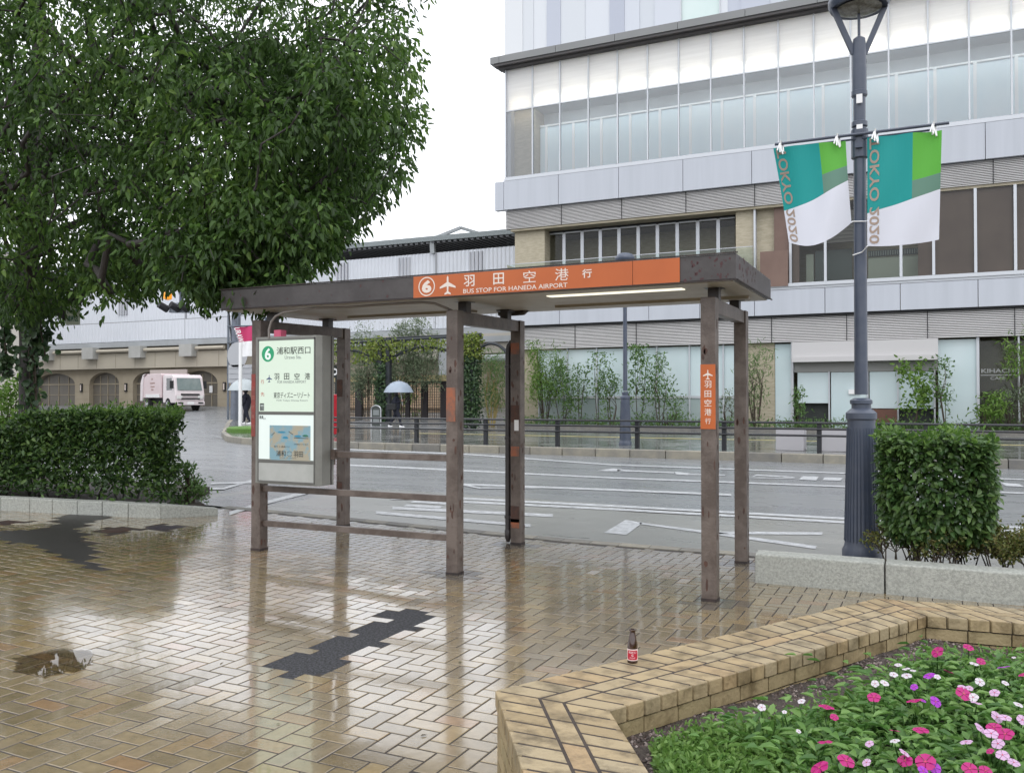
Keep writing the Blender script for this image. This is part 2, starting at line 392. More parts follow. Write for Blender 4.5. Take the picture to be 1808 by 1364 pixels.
# wet asphalt road, rising gently towards the station
def asphalt(name, c1, c2, r1, r2):
    m = mat(name, c1, r1, c2, 1.6, 9, stretch=(.22, 1, 1), lo=.35, hi=.65, rough2=r2)
    return m
M['asphalt'] = asphalt('wet_asphalt', (.172, .18, .188), (.198, .205, .21), .24, .32)
mb = MB()
xs = [-95, -80, -70, -60, -52, -46, -40, -36, -33, -30, -28, -26, -24, -22, -20, -17, -14, -11, -9, -7, -5, -3.5, -2, 0, 3, 8, 15, 30]
ys = [8.62, 9.5, 11, 13, 15, 18, 21, 24, 25, 27, 30, 34, 38, 42, 45, 47.6, 60]
V = [(x, y, gz(x, y) - .004) for y in ys for x in xs]; nx = len(xs)
mb.solid(V, [(j * nx + i, j * nx + i + 1, (j + 1) * nx + i + 1, (j + 1) * nx + i) for j in range(len(ys) - 1) for i in range(nx - 1)])
struct('road', mb, M['asphalt'], smooth=True)

M['bay'] = asphalt('bus_bay_surface', (.21, .212, .2), (.245, .245, .23), .26, .34)
mb = MB(); xs = [-9.5, -7, -5, -3.5, -2, 0, 3, 8, 30]; ys = [8.63, 9.5, 11, 11.75]
V = [(x, y, gz(x, y)) for y in ys for x in xs]; nx = len(xs)
mb.solid(V, [(j * nx + i, j * nx + i + 1, (j + 1) * nx + i + 1, (j + 1) * nx + i) for j in range(len(ys) - 1) for i in range(nx - 1)])
struct('bus_bay', mb, M['bay'])
# painted road markings: flat sheets 4 mm proud
M['paint'] = mat('worn_road_paint', (.5, .515, .53), .4, (.26, .267, .272), 10, 9, lo=.4, hi=.7)
def marking(polys, mid=None):
    mb = MB()
    for poly in polys:
        p = []
        for x, y in poly:
            w = PZ(x, y, 0.0)
            for _ in range(3): w = PZ(x, y, gz(w[0], w[1]) + .005)
            p.append((w[0], w[1], gz(w[0], w[1]) + .005))
        mb.face(p[::-1] if np.cross(np.subtract(p[1], p[0]), np.subtract(p[2], p[1]))[2] < 0 else p)
    return struct('road_marking', mb, M['paint'])
def stripe(pts, w):     # px centreline, px width
    out = []
    for (a, b) in zip(pts[:-1], pts[1:]): out.append([(a[0], a[1] - w / 2), (b[0], b[1] - w / 2), (b[0], b[1] + w / 2), (a[0], a[1] + w / 2)])
    return out
marking(stripe([(560, 790.5), (830, 802), (1080, 820), (1495, 835), (1808, 846)], 2.0))
marking(stripe([(600, 820), (690, 824), (1080, 843), (1495, 858.5), (1808, 870)], 2.4))
marking(stripe([(812, 854.5), (860, 856), (1080, 864), (1291, 873)], 3.2) + [[(800, 853), (812, 853), (850, 860), (975, 859.5), (975, 861), (846, 862)]])
marking(stripe([(690, 880), (812, 879), (1080, 892.5), (1495, 915), (1808, 931)], 3.6))
marking(stripe([(812, 885), (1080, 898), (1495, 921.5), (1808, 938)], 3.6))
marking(stripe([(693, 896), (976, 909.5)], 5))
marking(stripe([(664, 904), (937, 927.5)], 5))
marking([[(718, 889.5), (782, 893), (776, 897), (712, 893.2)], [(730, 883), (790, 886.5), (786, 890), (724, 886.5)]])
marking([[(1066, 940), (1104.6, 917), (1134, 922.5), (1106, 943.5)], [(1128, 920), (1134, 922.3), (1268, 939), (1442, 963), (1440, 968.5), (1268, 944), (1130, 924.5)],
         [(1268, 937.5), (1453, 939), (1451, 943.5), (1268, 942)]])
marking([[(1053, 831), (1080, 826.5), (1100, 828), (1090, 831.5)], [(1090, 828.5), (1190, 833), (1190, 835), (1090, 831)], [(1190, 832), (1218, 835), (1214, 838.5), (1194, 837)], [(1216, 836), (1281, 837.5), (1280, 839), (1216, 838)]])
marking([[(1326, 842), (1336, 837), (1400, 841), (1404, 842.5), (1336, 839.5)], [(1326, 842.2), (1400, 842.5), (1404, 844), (1330, 843.6)], [(1418, 840), (1446, 841), (1441, 847.5), (1410, 846)], [(1456, 842), (1488, 843), (1484, 848), (1452, 847)]])
marking([[(1766, 851), (1800, 854), (1808, 859), (1776, 857.5)]])
marking(stripe([(405, 906), (452, 891), (545, 867.5)], 6))
marking(stripe([(360, 862), (395, 862), (455, 845)], 3.4) + stripe([(372, 853), (445, 851)], 3))
marking(stripe([(372, 762), (392, 771), (440, 780), (520, 787)], 2.4))

# near kerb strip between paving and road
mb = MB()
n = 46; xk = np.linspace(-8.3, 6, n)
for a, b in zip(xk[:-1], xk[1:]):
    mb.hexa([(a + .004, 8.48, gz(a, 8.5) - .05), (b - .004, 8.48, gz(b, 8.5) - .05), (b - .004, 8.63, gz(b, 8.6) - .05), (a + .004, 8.63, gz(a, 8.6) - .05)],
            [(a + .004, 8.48, gz(a, 8.5) + .006), (b - .004, 8.48, gz(b, 8.5) + .006), (b - .004, 8.63, gz(b, 8.6) + .012), (a + .004, 8.63, gz(a, 8.6) + .012)], 0, rnd.random())
struct('kerb_strip', mb, M['concrete_dark'])

# ------------------------------------------------------------------ herringbone clay paving (each paver modelled, slightly uneven)
def inpoly(x, y, P):
    c = False; j = len(P) - 1
    for i in range(len(P)):
        if (P[i][1] > y) != (P[j][1] > y) and x < (P[j][0] - P[i][0]) * (y - P[i][1]) / (P[j][1] - P[i][1]) + P[i][0]: c = not c
        j = i
    return c
def zpoly(pts, z=0.0): return [tuple(PZ(x, y, z)[:2]) for x, y in pts]
patch_mid = zpoly([(478, 1196), (522, 1199), (560, 1181), (583, 1190), (625, 1168), (604, 1165), (662, 1140), (680, 1133), (735, 1102), (775, 1086), (700, 1075), (665, 1088), (683, 1095), (640, 1105), (615, 1114), (625, 1122), (595, 1124), (560, 1140), (485, 1172)])
patch_left = zpoly([(-60, 944), (0, 942), (60, 938), (105, 927), (88, 922), (125, 912), (135, 903), (212, 911), (155, 928), (135, 938), (154, 945), (140, 953), (170, 960), (162, 965), (177, 969), (160, 975), (175, 980), (153, 984), (184, 991), (184, 1003), (0, 951), (-60, 930)], .08)
M['paver'] = None
def paver_material():
    m = bpy.data.materials.new('wet_clay_paver'); m.use_nodes = True; N = m.node_tree.nodes; L = m.node_tree.links; b = N['Principled BSDF']
    a = N.new('ShaderNodeAttribute'); a.attribute_name = 'rnd'
    cr = N.new('ShaderNodeValToRGB'); e = cr.color_ramp.elements
    e[0].position = 0; e[0].color = (.165, .128, .074, 1); e[1].position = 1; e[1].color = (.245, .15, .076, 1)
    for p, c in ((.25, (.213, .166, .094)), (.5, (.24, .185, .105)), (.72, (.21, .168, .108)), (.88, (.262, .195, .096)), (.95, (.235, .163, .086))): q = e.new(p); q.color = (*c, 1)
    L.new(a.outputs['Fac'], cr.inputs[0])
    t = N.new('ShaderNodeTexCoord')
    n1 = N.new('ShaderNodeTexNoise'); n1.inputs['Scale'].default_value = 14; n1.inputs['Detail'].default_value = 8; n1.inputs['Roughness'].default_value = .7
    L.new(t.outputs['Object'], n1.inputs['Vector'])
    r1 = N.new('ShaderNodeMapRange'); r1.inputs[1].default_value = .3; r1.inputs[2].default_value = .7; r1.inputs[3].default_value = .76; r1.inputs[4].default_value = 1.14
    L.new(n1.outputs['Fac'], r1.inputs[0])
    nb = N.new('ShaderNodeTexNoise'); nb.inputs['Scale'].default_value = .9; nb.inputs['Detail'].default_value = 4
    L.new(t.outputs['Object'], nb.inputs['Vector'])
    rb = N.new('ShaderNodeMapRange'); rb.inputs[1].default_value = .35; rb.inputs[2].default_value = .65; rb.inputs[3].default_value = .82; rb.inputs[4].default_value = 1.1
    L.new(nb.outputs['Fac'], rb.inputs[0])
    mm = N.new('ShaderNodeMath'); mm.operation = 'MULTIPLY'; L.new(r1.outputs[0], mm.inputs[0]); L.new(rb.outputs[0], mm.inputs[1])
    sc = N.new('ShaderNodeVectorMath'); sc.operation = 'SCALE'; L.new(cr.outputs[0], sc.inputs[0]); L.new(mm.outputs[0], sc.inputs['Scale'])
    L.new(sc.outputs[0], b.inputs['Base Color'])
    # film of rain: smooth where it stands, rougher where it has drained
    nw = N.new('ShaderNodeTexNoise'); nw.inputs['Scale'].default_value = .75; nw.inputs['Detail'].default_value = 6; nw.inputs['Roughness'].default_value = .6
    L.new(t.outputs['Object'], nw.inputs['Vector'])
    rw = N.new('ShaderNodeMapRange'); rw.inputs[1].default_value = .38; rw.inputs[2].default_value = .62; rw.inputs[3].default_value = .08; rw.inputs[4].default_value = .22
    L.new(nw.outputs['Fac'], rw.inputs[0]); L.new(rw.outputs[0], b.inputs['Roughness'])
    b.inputs['Specular IOR Level'].default_value = .62
    b.inputs['Coat Weight'].default_value = 1.0; b.inputs['Coat IOR'].default_value = 1.36
    rc = N.new('ShaderNodeMapRange'); rc.inputs[1].default_value = .35; rc.inputs[2].default_value = .65; rc.inputs[3].default_value = .025; rc.inputs[4].default_value = .12
    L.new(nw.outputs['Fac'], rc.inputs[0]); L.new(rc.outputs[0], b.inputs['Coat Roughness'])
    n2 = N.new('ShaderNodeTexNoise'); n2.inputs['Scale'].default_value = 75; n2.inputs['Detail'].default_value = 4
    L.new(t.outputs['Object'], n2.inputs['Vector'])
    bp = N.new('ShaderNodeBump'); bp.inputs['Strength'].default_value = .12; bp.inputs['Distance'].default_value = .004
    L.new(n2.outputs['Fac'], bp.inputs['Height']); L.new(bp.outputs[0], b.inputs['Normal'])
    n3 = N.new('ShaderNodeTexNoise'); n3.inputs['Scale'].default_value = 9; n3.inputs['Detail'].default_value = 2
    L.new(t.outputs['Object'], n3.inputs['Vector'])
    bp2 = N.new('ShaderNodeBump'); bp2.inputs['Strength'].default_value = .1; bp2.inputs['Distance'].default_value = .004
    L.new(n3.outputs['Fac'], bp2.inputs['Height']); L.new(bp2.outputs[0], b.inputs['Coat Normal'])
    return m
M['paver'] = paver_material()
FEET = [(-1.47, 6.42), (-1.53, 8.08), (-3.72, 6.5), (-3.83, 8.08)]
mb = MB(); q = .1; J = .0037
random.seed(3)
manhole_at = [PZ(206, 933.5, .1), PZ(288, 928, .1), PZ(8, 924, .1)]
for jy in range(2, 85):
    for ix in range(-160, 48):
        d = (ix - jy) % 4
        if d == 0: x0, y0, x1, y1 = ix * q, jy * q, (ix + 2) * q, (jy + 1) * q
        elif d == 3: x0, y0, x1, y1 = ix * q, jy * q, (ix + 1) * q, (jy + 2) * q
        else: continue
        cx, cy = (x0 + x1) / 2, (y0 + y1) / 2
        if cy > 8.43: continue
        if cx > -1.2 and cy > 7.45: continue
        if inpoly(cx, cy, patch_mid) or inpoly(cx, cy, patch_left): continue
        if any(abs(cx - h[0]) < .2 and abs(cy - h[1]) < .2 for h in manhole_at): continue
        y1 = min(y1, 8.47)
        dz = random.gauss(.0002, .0004); tx = random.gauss(0, .002) ; ty = random.gauss(0, .002)
        if random.random() < .07: tx *= 2.6; ty *= 2.6
        def zz(x, y, e): return gz(x, y) + dz + (x - cx) * tx + (y - cy) * ty - e
        a, b_, c, d_ = x0 + J, x1 - J, y0 + J, y1 - J; k = .003
        v = [(a, c, zz(a, c, .012)), (b_, c, zz(b_, c, .012)), (b_, d_, zz(b_, d_, .012)), (a, d_, zz(a, d_, .012)),
             (a, c, zz(a, c, .002)), (b_, c, zz(b_, c, .002)), (b_, d_, zz(b_, d_, .002)), (a, d_, zz(a, d_, .002)),
             (a + k, c + k, zz(a, c, 0)), (b_ - k, c + k, zz(b_, c, 0)), (b_ - k, d_ - k, zz(b_, d_, 0)), (a + k, d_ - k, zz(a, d_, 0))]
        wet = any(((cx - fx_) / .24) ** 2 + ((cy - fy_) / .2) ** 2 < random.uniform(.5, 1.3) for fx_, fy_ in FEET)
        mb.solid(v, [(8, 9, 10, 11), (4, 5, 9, 8), (5, 6, 10, 9), (6, 7, 11, 10), (7, 4, 8, 11), (0, 1, 5, 4), (1, 2, 6, 5), (2, 3, 7, 6), (3, 0, 4, 7)], 1 if wet else 0, .001 + .998 * random.random())
M['paver_wet'] = mat('rust_stained_paver', (.085, .076, .066), .08, (.14, .115, .08), 6, 5, coat=.6)
struct('pavement', mb, [M['paver'], M['paver_wet']])
# sand joints under the pavers, and the sheet the paving stands on
mb = MB()
xs = [-24, -16, -12, -9, -8, -7, -6, -5, -4, -3.5, -2, 0, 3, 8]; ys = [-6, 0, 3, 6, 8.48]
V = [(x, y, gz(x, y) - .0015) for y in ys for x in xs]; nx = len(xs)
mb.solid(V, [(j * nx + i, j * nx + i + 1, (j + 1) * nx + i + 1, (j + 1) * nx + i) for j in range(len(ys) - 1) for i in range(nx - 1)])
struct('pavement_bed', mb, mat('joint_sand', (.03, .021, .014), .6, (.018, .013, .01), 12))
# plain paving behind the viewer
# asphalt patches
def inset_sheet(P, z, m, grow=.06):
    cx = sum(p[0] for p in P) / len(P); cy = sum(p[1] for p in P) / len(P)
    bm = bmesh.new(); vs = [bm.verts.new((x + np.sign(x - cx) * grow, y + np.sign(y - cy) * grow, 0)) for x, y in P]
    f = bm.faces.new(vs); bmesh.ops.triangulate(bm, faces=[f])
    bmesh.ops.subdivide_edges(bm, edges=bm.edges[:], cuts=2, use_grid_fill=True)
    for v in bm.verts: v.co.z = gz(v.co.x, v.co.y) + z
    me = bpy.data.meshes.new('asphalt_patch'); bm.to_mesh(me); bm.free()
    for p in me.polygons: pass
    me.materials.append(m); o = link('asphalt_patch', me); return tag(o, kind='structure')
M['patch'] = mat('patch_asphalt', (.004, .004, .005), .75, (.06, .061, .07), 70, 6, bump=1.0, bscale=120, lo=.44, hi=.62)
M['patch2'] = mat('wet_patch_asphalt', (.014, .012, .012), .35, (.024, .02, .02), 8, 6, bump=.4, bscale=120)
inset_sheet(patch_mid, -.0008, M['patch'], .05); inset_sheet(patch_left, -.0008, M['patch2'], .05)

# standing rain water: thin films a few millimetres deep
M['water'] = glass('rain_film', (.9, .88, .84), 1.0, .012)
def puddle(outline, z=0.0, seed=1):
    P = [PZ(x, y, z)[:2] for x, y in outline]; rr = random.Random(seed)
    c = np.mean(P, 0); pts = []
    for i in range(len(P)):
        a, b = P[i], P[(i + 1) % len(P)]
        for t in np.linspace(0, 1, 7)[:-1]:
            p = a * (1 - t) + b * t; p = c + (p - c) * (1 + rr.gauss(0, .05)); pts.append(p)
    mb = MB(); mb.face([(p[0], p[1], gz(p[0], p[1]) + .0042) for p in pts][::-1])
    o = struct('puddle', mb, M['water']); return o
puddle([(25, 1160), (60, 1152), (100, 1143), (162, 1143), (165, 1165), (140, 1180), (80, 1190), (30, 1186)], .03, 2)
#puddle([(725, 1003), (760, 995), (790, 992), (850, 1000), (862, 1012), (830, 1024), (770, 1027), (735, 1020)], .0, 3)
#puddle([(1195, 1052), (1235, 1044), (1280, 1046), (1312, 1060), (1300, 1072), (1250, 1078), (1205, 1068)], .0, 4)
#puddle([(905, 958), (940, 955), (975, 962), (955, 972), (910, 972)], .0, 5)
#puddle([(300, 1040), (420, 1036), (520, 1060), (470, 1100), (360, 1110), (270, 1085)], .02, 6)
#puddle([(560, 1220), (660, 1190), (800, 1180), (860, 1220), (840, 1290), (700, 1330), (600, 1300)], .0, 8)

# covers let into the paving
def cover(name, at, w, d, m, label, rnd_=False):
    mb = MB(); z = gz(at[0], at[1])
    if rnd_: mb.lathe([(w, -.01), (w, .001), (w * .9, .003), (w * .86, .0), (w * .8, .003), (.02, .003)], (at[0], at[1], z), 28)
    else:
        mb.box(at[0] - w, at[0] + w, at[1] - d, at[1] + d, z - .01, z + .001)
        for i in range(-4, 5): mb.box(at[0] - w * .85, at[0] + w * .85, at[1] + i * d / 5 - .006, at[1] + i * d / 5 + .006, z + .0012, z + .004)
    tag(mb.build(name, m), label, 'manhole cover')
M['iron'] = mat('rusty_iron', (.07, .035, .024), .5, (.04, .028, .026), 12, 5, metal=.3)
M['iron2'] = mat('purple_iron', (.05, .04, .05), .45, (.035, .03, .036), 12, 5, metal=.3)
cover('manhole_cover', manhole_at[0], .15, .15, M['iron'], 'small round rusty cover in the paving beside the left asphalt patch', True)
cover('manhole_cover', manhole_at[1], .17, .13, M['iron2'], 'rectangular dark metal cover in the paving below the concrete kerb end', False)
cover('manhole_cover', manhole_at[2], .15, .13, M['iron'], 'brown metal cover at the left photo edge near the hedge kerb', False)

# ------------------------------------------------------------------ main building (facade plane Y = 37)
FY = 37.0
def bx(x, y, Y=FY): p = PY(x, y, Y); return p[0], p[2]
B = thing('station_mall_building', 'large pale building with white metal bands, louvres and a long glazed upper storey', 'building', (-18.2, FY, 0))
XL, XR = -18.25, 16.0
def bpart(name, mbx, m, parent=B, **k): return mbx.build(name, m, parent, **k)
# upper storey: vertical metal strips of slightly different greys
mb = MB(); x = -18.3; i = 0; rr = random.Random(5)
M['strips'] = mat('pale_cladding_strip', (.66, .69, .74), .42, attr=True, acol=[(.42, .45, .53), (.52, .55, .62), (.62, .65, .7), (.68, .7, .72), (.5, .54, .6)])
while x < XR:
    w = rr.choice([.55, .7, .95, 1.2]); x2 = min(x + w, XR)
    if not (x2 > -9.75 and x < -8.0):
        mb.box(x, x2 - .004, FY + .05 + .03 * (i % 3), FY + 6, 17.7, 27, 0, .02 + .96 * rr.random())
    elif x < -9.75: x2 = -9.75; mb.box(x, x2 - .004, FY + .05, FY + 6, 17.7, 27, 0, .4)
    else: x2 = -8.0 if x2 < -8.0 else x2; x = -8.0; mb.box(x, max(x2, x + .3), FY + .08, FY + 6, 17.7, 27, 0, .6); x2 = max(x2, x + .3)
    x = x2; i += 1
bpart('upper_cladding', mb, M['strips'])
mb = MB(); mb.box(-9.7, -8.05, FY + .12, FY + .16, 17.75, 26, 0)
w = bpart('upper_window', mb, mat('pale_green_window', (.6, .72, .7), .2, (.66, .76, .74), .4))
mb = MB(); mb.box(-9.75, -9.7, FY + .04, FY + .2, 17.7, 26.5); mb.box(-8.05, -8.0, FY + .04, FY + .2, 17.7, 26.5); mb.build('window_frame', M['mullion'], w)
# cornice
mb = MB(); xx = np.arange(-18.78 + 3.0, XR, 3.0); e = [-18.78, -18.3] + [v for v in np.arange(-15.4, XR, 2.85)]
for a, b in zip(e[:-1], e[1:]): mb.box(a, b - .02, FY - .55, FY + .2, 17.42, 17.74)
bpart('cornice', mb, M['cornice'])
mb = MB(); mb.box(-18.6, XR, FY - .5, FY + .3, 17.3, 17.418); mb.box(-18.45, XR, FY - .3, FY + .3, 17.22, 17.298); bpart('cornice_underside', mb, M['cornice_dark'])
# glazed storey: bays of 1.40 m
zT, zM, zB = 17.22, 15.24, 12.08
bays = [-18.2 + 1.399 * k for k in range(0, 25)]
for k in range(24):
    a, b = bays[k], bays[k + 1]
    mb = MB(); mb.face([(a + .03, FY, zB), (b - .03, FY, zB), (b - .03, FY, zM - .03), (a + .03, FY, zM - .03)])
    w = bpart('window', mb, M['glass'])
    mb = MB(); mb.face([(a + .03, FY + .012, zM + .03), (b - .03, FY + .012, zM + .03), (b - .03, FY + .012, zT), (a + .03, FY + .012, zT)])
    mb.build('blind', M['blind'], w)
    mb = MB(); mb.box(a - .03, a + .03, FY - .06, FY + .06, zB, zT)
    mb.box(a + .03, b - .03, FY - .04, FY + .05, zM - .03, zM + .03)
    mb.build('window_frame', M['mullion'], w)
mb = MB(); mb.box(XL - .02, XR, FY - .05, FY + .08, zB - .1, zB - .002); mb.box(XL - .02, XR, FY - .1, FY + .08, 11.9, zB - .102)
bpart('sill', mb, M['mullion'])
# the room behind the glass: low pale screens, dim ceiling zone, warm lamps below the blinds
mb = MB(); mb.box(-16.9, XR, FY + 1.1, FY + 1.16, 11.9, 14.6); bpart('inner_screen', mb, M['partition'])
mb = MB()
for k in range(1, 24): mb.box(bays[k] + .18, bays[k] + .3, FY + 1.04, FY + 1.098, 11.9, 14.6)
mb.box(-16.9, XR, FY + 1.04, FY + 1.098, 14.602, 14.68)
bpart('screen_edge', mb, M['partition_edge'])
mb = MB(); mb.box(-18.1, XR, FY + 1.7, FY + 1.8, 11.9, 17.2); mb.box(-18.1, XR, FY + .3, FY + 1.7, 15.42, 15.5); bpart('inner_wall', mb, M['room_dark'])
mb = MB(); mb.box(-18.1, -16.95, FY + .5, FY + 1.69, 11.9, 15.4); bpart('inner_column', mb, M['stone'])
mb = MB()
for k in range(24): mb.box(bays[k] + .25, bays[k + 1] - .25, FY + .2, FY + .26, 15.52, 15.56)
m_ = MB(); m_.box(-16.8, XR - .5, FY + .13, FY + .27, 15.36, 15.4); bpart('ceiling_lamp', m_, mat('cool_lamp', (1, 1, 1), .5, emit=(.93, 1, 1), estr=4.5))
bpart('cove_lamp', mb, mat('warm_lamp', (1, .9, .7), .5, emit=(1, .86, .6), estr=9.0))
mb = MB(); mb.box(XL, XR, FY + .75, FY + .8, 15.5, 17.4, 0); bpart('cove_back', mb, M['white'])
# first metal band
def band(z0, z1, y, edges, name):
    mb = MB()
    for a, b in zip(edges[:-1], edges[1:]): mb.box(a + .012, b - .012, y, y + .3, z0, z1)
    return bpart(name, mb, M['panel'])
band(10.52, 11.88, FY - .12, [-18.75, -18.27] + list(np.arange(-15.45, 0, 2.92)) + [1.9, 4.8, 7.8, 10.8, 13.8, 16], 'metal_band')
def louvre(z0, z1, y, x0, x1, n, name):
    mb = MB(); h = (z1 - z0) / n
    for i in range(n):
        z = z0 + i * h
        mb.solid([(x0, y + .1, z + h * .12), (x1, y + .1, z + h * .12), (x1, y, z + h * .2), (x0, y, z + h * .2), (x0, y + .12, z + h * .86), (x1, y + .12, z + h * .86), (x1, y + .05, z + h * .86), (x0, y + .05, z + h * .86)],
                 [(0, 1, 2, 3), (3, 2, 6, 7), (7, 6, 5, 4)])
    o = bpart(name, mb, M['slat'])
    mb = MB(); mb.box(x0 + .02, x1, y + .13, y + .2, z0, z1); mb.build('louvre_back', M['gap'], o)
    mb = MB()
    for xj in np.arange(x0 + 2.9, x1, 2.92): mb.box(xj - .012, xj + .012, y - .004, y + .05, z0, z1)
    mb.build('louvre_joint', M['gap'], o); return o
louvre(9.6, 10.5, FY + .02, -18.26, XR, 14, 'louvre')
# second floor
mb = MB(); mb.box(-18.0, XR, FY + .1, FY + 2.2, 9.5, 9.598); bpart('floor_edge', mb, M['stone'])
for a, b, d in ((-17.9, -16.35, .35), (-7.45, -6.68, .35), (-6.6, -5.86, .5)): mb = MB(); mb.box(a, b, FY + d, FY + 3, 5.0, 9.498); bpart('stone_pier', mb, M['stone'])
mb = MB(); mb.box(-6.68, -6.6, FY + .2, FY + .6, 6.3, 9.498); bpart('pier_post', mb, M['mullion'])
dxs = [-16.44, -15.62, -14.7, -13.8, -12.89, -11.97, -11.07, -10.16, -9.24, -8.34, -7.55]
for a, b in zip(dxs[:-1], dxs[1:]):
    mb = MB(); mb.face([(a + .09, 38, 6.3), (b - .07, 38, 6.3), (b - .07, 38, 9.35), (a + .09, 38, 9.35)]); w = bpart('terrace_door', mb, M['glass_dark'])
    mb = MB(); mb.box(a - .07, a + .085, 37.95, 38.08, 6.2, 9.4); mb.box(a + .085, b - .07, 37.95, 38.06, 9.352, 9.42); mb.build('door_frame', M['mullion'], w)
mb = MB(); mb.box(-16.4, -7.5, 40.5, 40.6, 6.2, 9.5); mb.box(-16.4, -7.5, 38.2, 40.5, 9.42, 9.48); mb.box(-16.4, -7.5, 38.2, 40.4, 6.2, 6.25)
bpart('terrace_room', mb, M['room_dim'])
mb = MB(); mb.box(-13.35, -13.1, 40.3, 40.45, 8.2, 8.5); bpart('exit_sign', mb, mat('green_exit_lamp', (.1, .8, .4), .4, emit=(.12, 1, .45), estr=1.8))
mb = MB(); mb.box(-16.5, -7.4, 37.9, 38.12, 9.42, 9.5); bpart('door_head', mb, M['gap'])
rl = MB(); rl.face([(-18.1, FY - .1, 5.6), (-6.66, FY - .1, 5.6), (-6.66, FY - .1, 7.88), (-18.1, FY - .1, 7.88)]); rl.face([(-18.1, FY - .1, 5.6), (-18.1, FY - .1, 7.88), (-18.1, FY + 1.3, 7.88), (-18.1, FY + 1.3, 5.6)])
w = bpart('terrace_rail', rl, M['glass_rail'])
mb = MB()
for xx in np.arange(-16.8, -6.8, 1.45): mb.box(xx - .02, xx + .02, FY - .08, FY - .05, 5.6, 7.75)
mb.box(-18.1, -6.66, FY - .12, FY - .08, 7.882, 7.91); mb.build('rail_post', M['steel'], w)
# right half: brown screens and windows
for a, b in ((-5.86, -5.25), (-5.12, -4.86), (-.42, .1), (.15, 1.5), (1.62, 2.8), (2.92, 4.2), (4.3, 5.6), (5.7, 16)): mb = MB(); mb.box(a, b, FY + .3, FY + .4, 6.25, 9.498); bpart('brown_screen', mb, M['brown'])
mb = MB(); mb.box(-6.35, -5.24, FY - .2, FY - .12, 6.15, 7.62); bpart('brown_terrace_screen', mb, M['brown'])
for a, b in ((-5.18, -3.82), (-3.82, -2.4), (-2.4, -1.02), (-1.02, .13), (.13, 1.56), (1.56, 2.87), (2.87, 4.25), (4.25, 5.65), (5.65, 7.05), (7.05, 8.45)):
    mb = MB(); mb.face([(a + .05, FY + .15, 6.3), (b - .05, FY + .15, 6.3), (b - .05, FY + .15, 9.5), (a + .05, FY + .15, 9.5)]); w = bpart('window', mb, M['glass_dark'])
    mb = MB(); mb.box(a - .05, a + .05, FY + .08, FY + .22, 6.3, 9.5); mb.build('window_frame', M['mullion'], w)
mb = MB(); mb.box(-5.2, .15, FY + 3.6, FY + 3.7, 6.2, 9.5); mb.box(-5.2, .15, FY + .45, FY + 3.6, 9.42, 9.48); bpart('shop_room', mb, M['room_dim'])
mb = MB(); mb.box(-2.3, .05, FY + 1.6, FY + 1.7, 6.3, 7.35); mb.box(-4.7, -4.4, FY + 1.2, FY + 1.3, 6.4, 7.6); bpart('pale_counter', mb, mat('pale_counter', (.42, .46, .38), .5))
mb = MB(); mb.box(-4.35, -2.9, FY + 1.3, FY + 1.36, 6.45, 7.75); bpart('green_board', mb, mat('dark_green_board', (.02, .04, .035), .35, (.03, .055, .05), 2))
mb = MB(); mb.box(-2.3, .05, FY + 1.5, FY + 1.55, 7.36, 7.62)
o = bpart('patterned_band', mb, mat('band_dark', (.035, .05, .05), .5))
mb = MB()
for k in range(26): mb.box(-2.28 + k * .09, -2.24 + k * .09, FY + 1.47, FY + 1.498, 7.4, 7.58)
mb.build('band_pattern', mat('band_pale', (.2, .23, .22), .5), o)
mb = MB(); mb.box(-4.9, -2.5, FY + .6, FY + .75, 7.9, 9.2, 0)
for k in range(9): mb.box(-4.9, -2.5, FY + .55, FY + .6, 7.9 + k * .15, 7.97 + k * .15)
bpart('inner_blind', mb, mat('inner_blind', (.16, .15, .14), .6))
# second sill, band and louvre
mb = MB(); mb.box(-6.4, XR, FY - .16, FY + .3, 6.12, 6.26); mb.box(-6.4, XR, FY - .1, FY + .3, 6.02, 6.118); bpart('sill', mb, M['mullion'])
band(4.98, 6.0, FY - .12, [-18.3, -15.4, -11.15, -8.9, -6.6, -3.82, -1.05, 1.62, 4.4, 7.2, 10, 13, 16], 'metal_band')
louvre(3.86, 4.9, FY + .05, -17.6, XR, 16, 'louvre')
mb = MB(); mb.box(-17.6, XR, FY - .05, FY + .3, 4.902, 4.978); bpart('band_shadow_gap', mb, M['gap'])
# ground floor
for a, b in ((-17.6, -16.62), (-6.95, -5.86)): mb = MB(); mb.box(a, b, FY + .3, FY + 2, 0, 3.858); bpart('stone_pier', mb, M['stone'])
gxs = [-16.6, -15.16, -13.72, -12.32, -10.9, -9.44, -7.98, -6.95]
for a, b in zip(gxs[:-1], gxs[1:]):
    mb = MB(); mb.box(a + .03, b - .03, FY + .3, FY + .34, 1.66, 3.8); w = bpart('frosted_window', mb, M['frost'])
    mb = MB(); mb.box(a + .03, b - .03, FY + .3, FY + .34, .2, 1.55); mb.build('lower_panel', M['frost_low'], w)
    mb = MB(); mb.box(a - .03, a + .03, FY + .22, FY + .36, .2, 3.858); mb.box(a + .03, b - .03, FY + .26, FY + .35, 1.552, 1.658); mb.build('window_frame', M['mullion'], w)
for a, b in ((-5.84, -5.2), (.26, 1.56)):
    mb = MB(); mb.box(a, b, FY + .3, FY + .34, .2, 3.8); w = bpart('frosted_window', mb, M['frost'])
    mb = MB(); mb.box(b, b + .1, FY + .2, FY + .4, .2, 3.858); mb.build('window_frame', M['mullion'], w)
mb = MB(); mb.box(-5.1, .24, FY - .25, FY + .3, 3.02, 3.22); mb.prism_y([(-5.12, 3.22), (.26, 3.22), (.26, 3.84), (-5.12, 3.84)], FY - .1, FY + .3)
bpart('shop_canopy', mb, mat('white_canopy', (.5, .49, .49), .5))
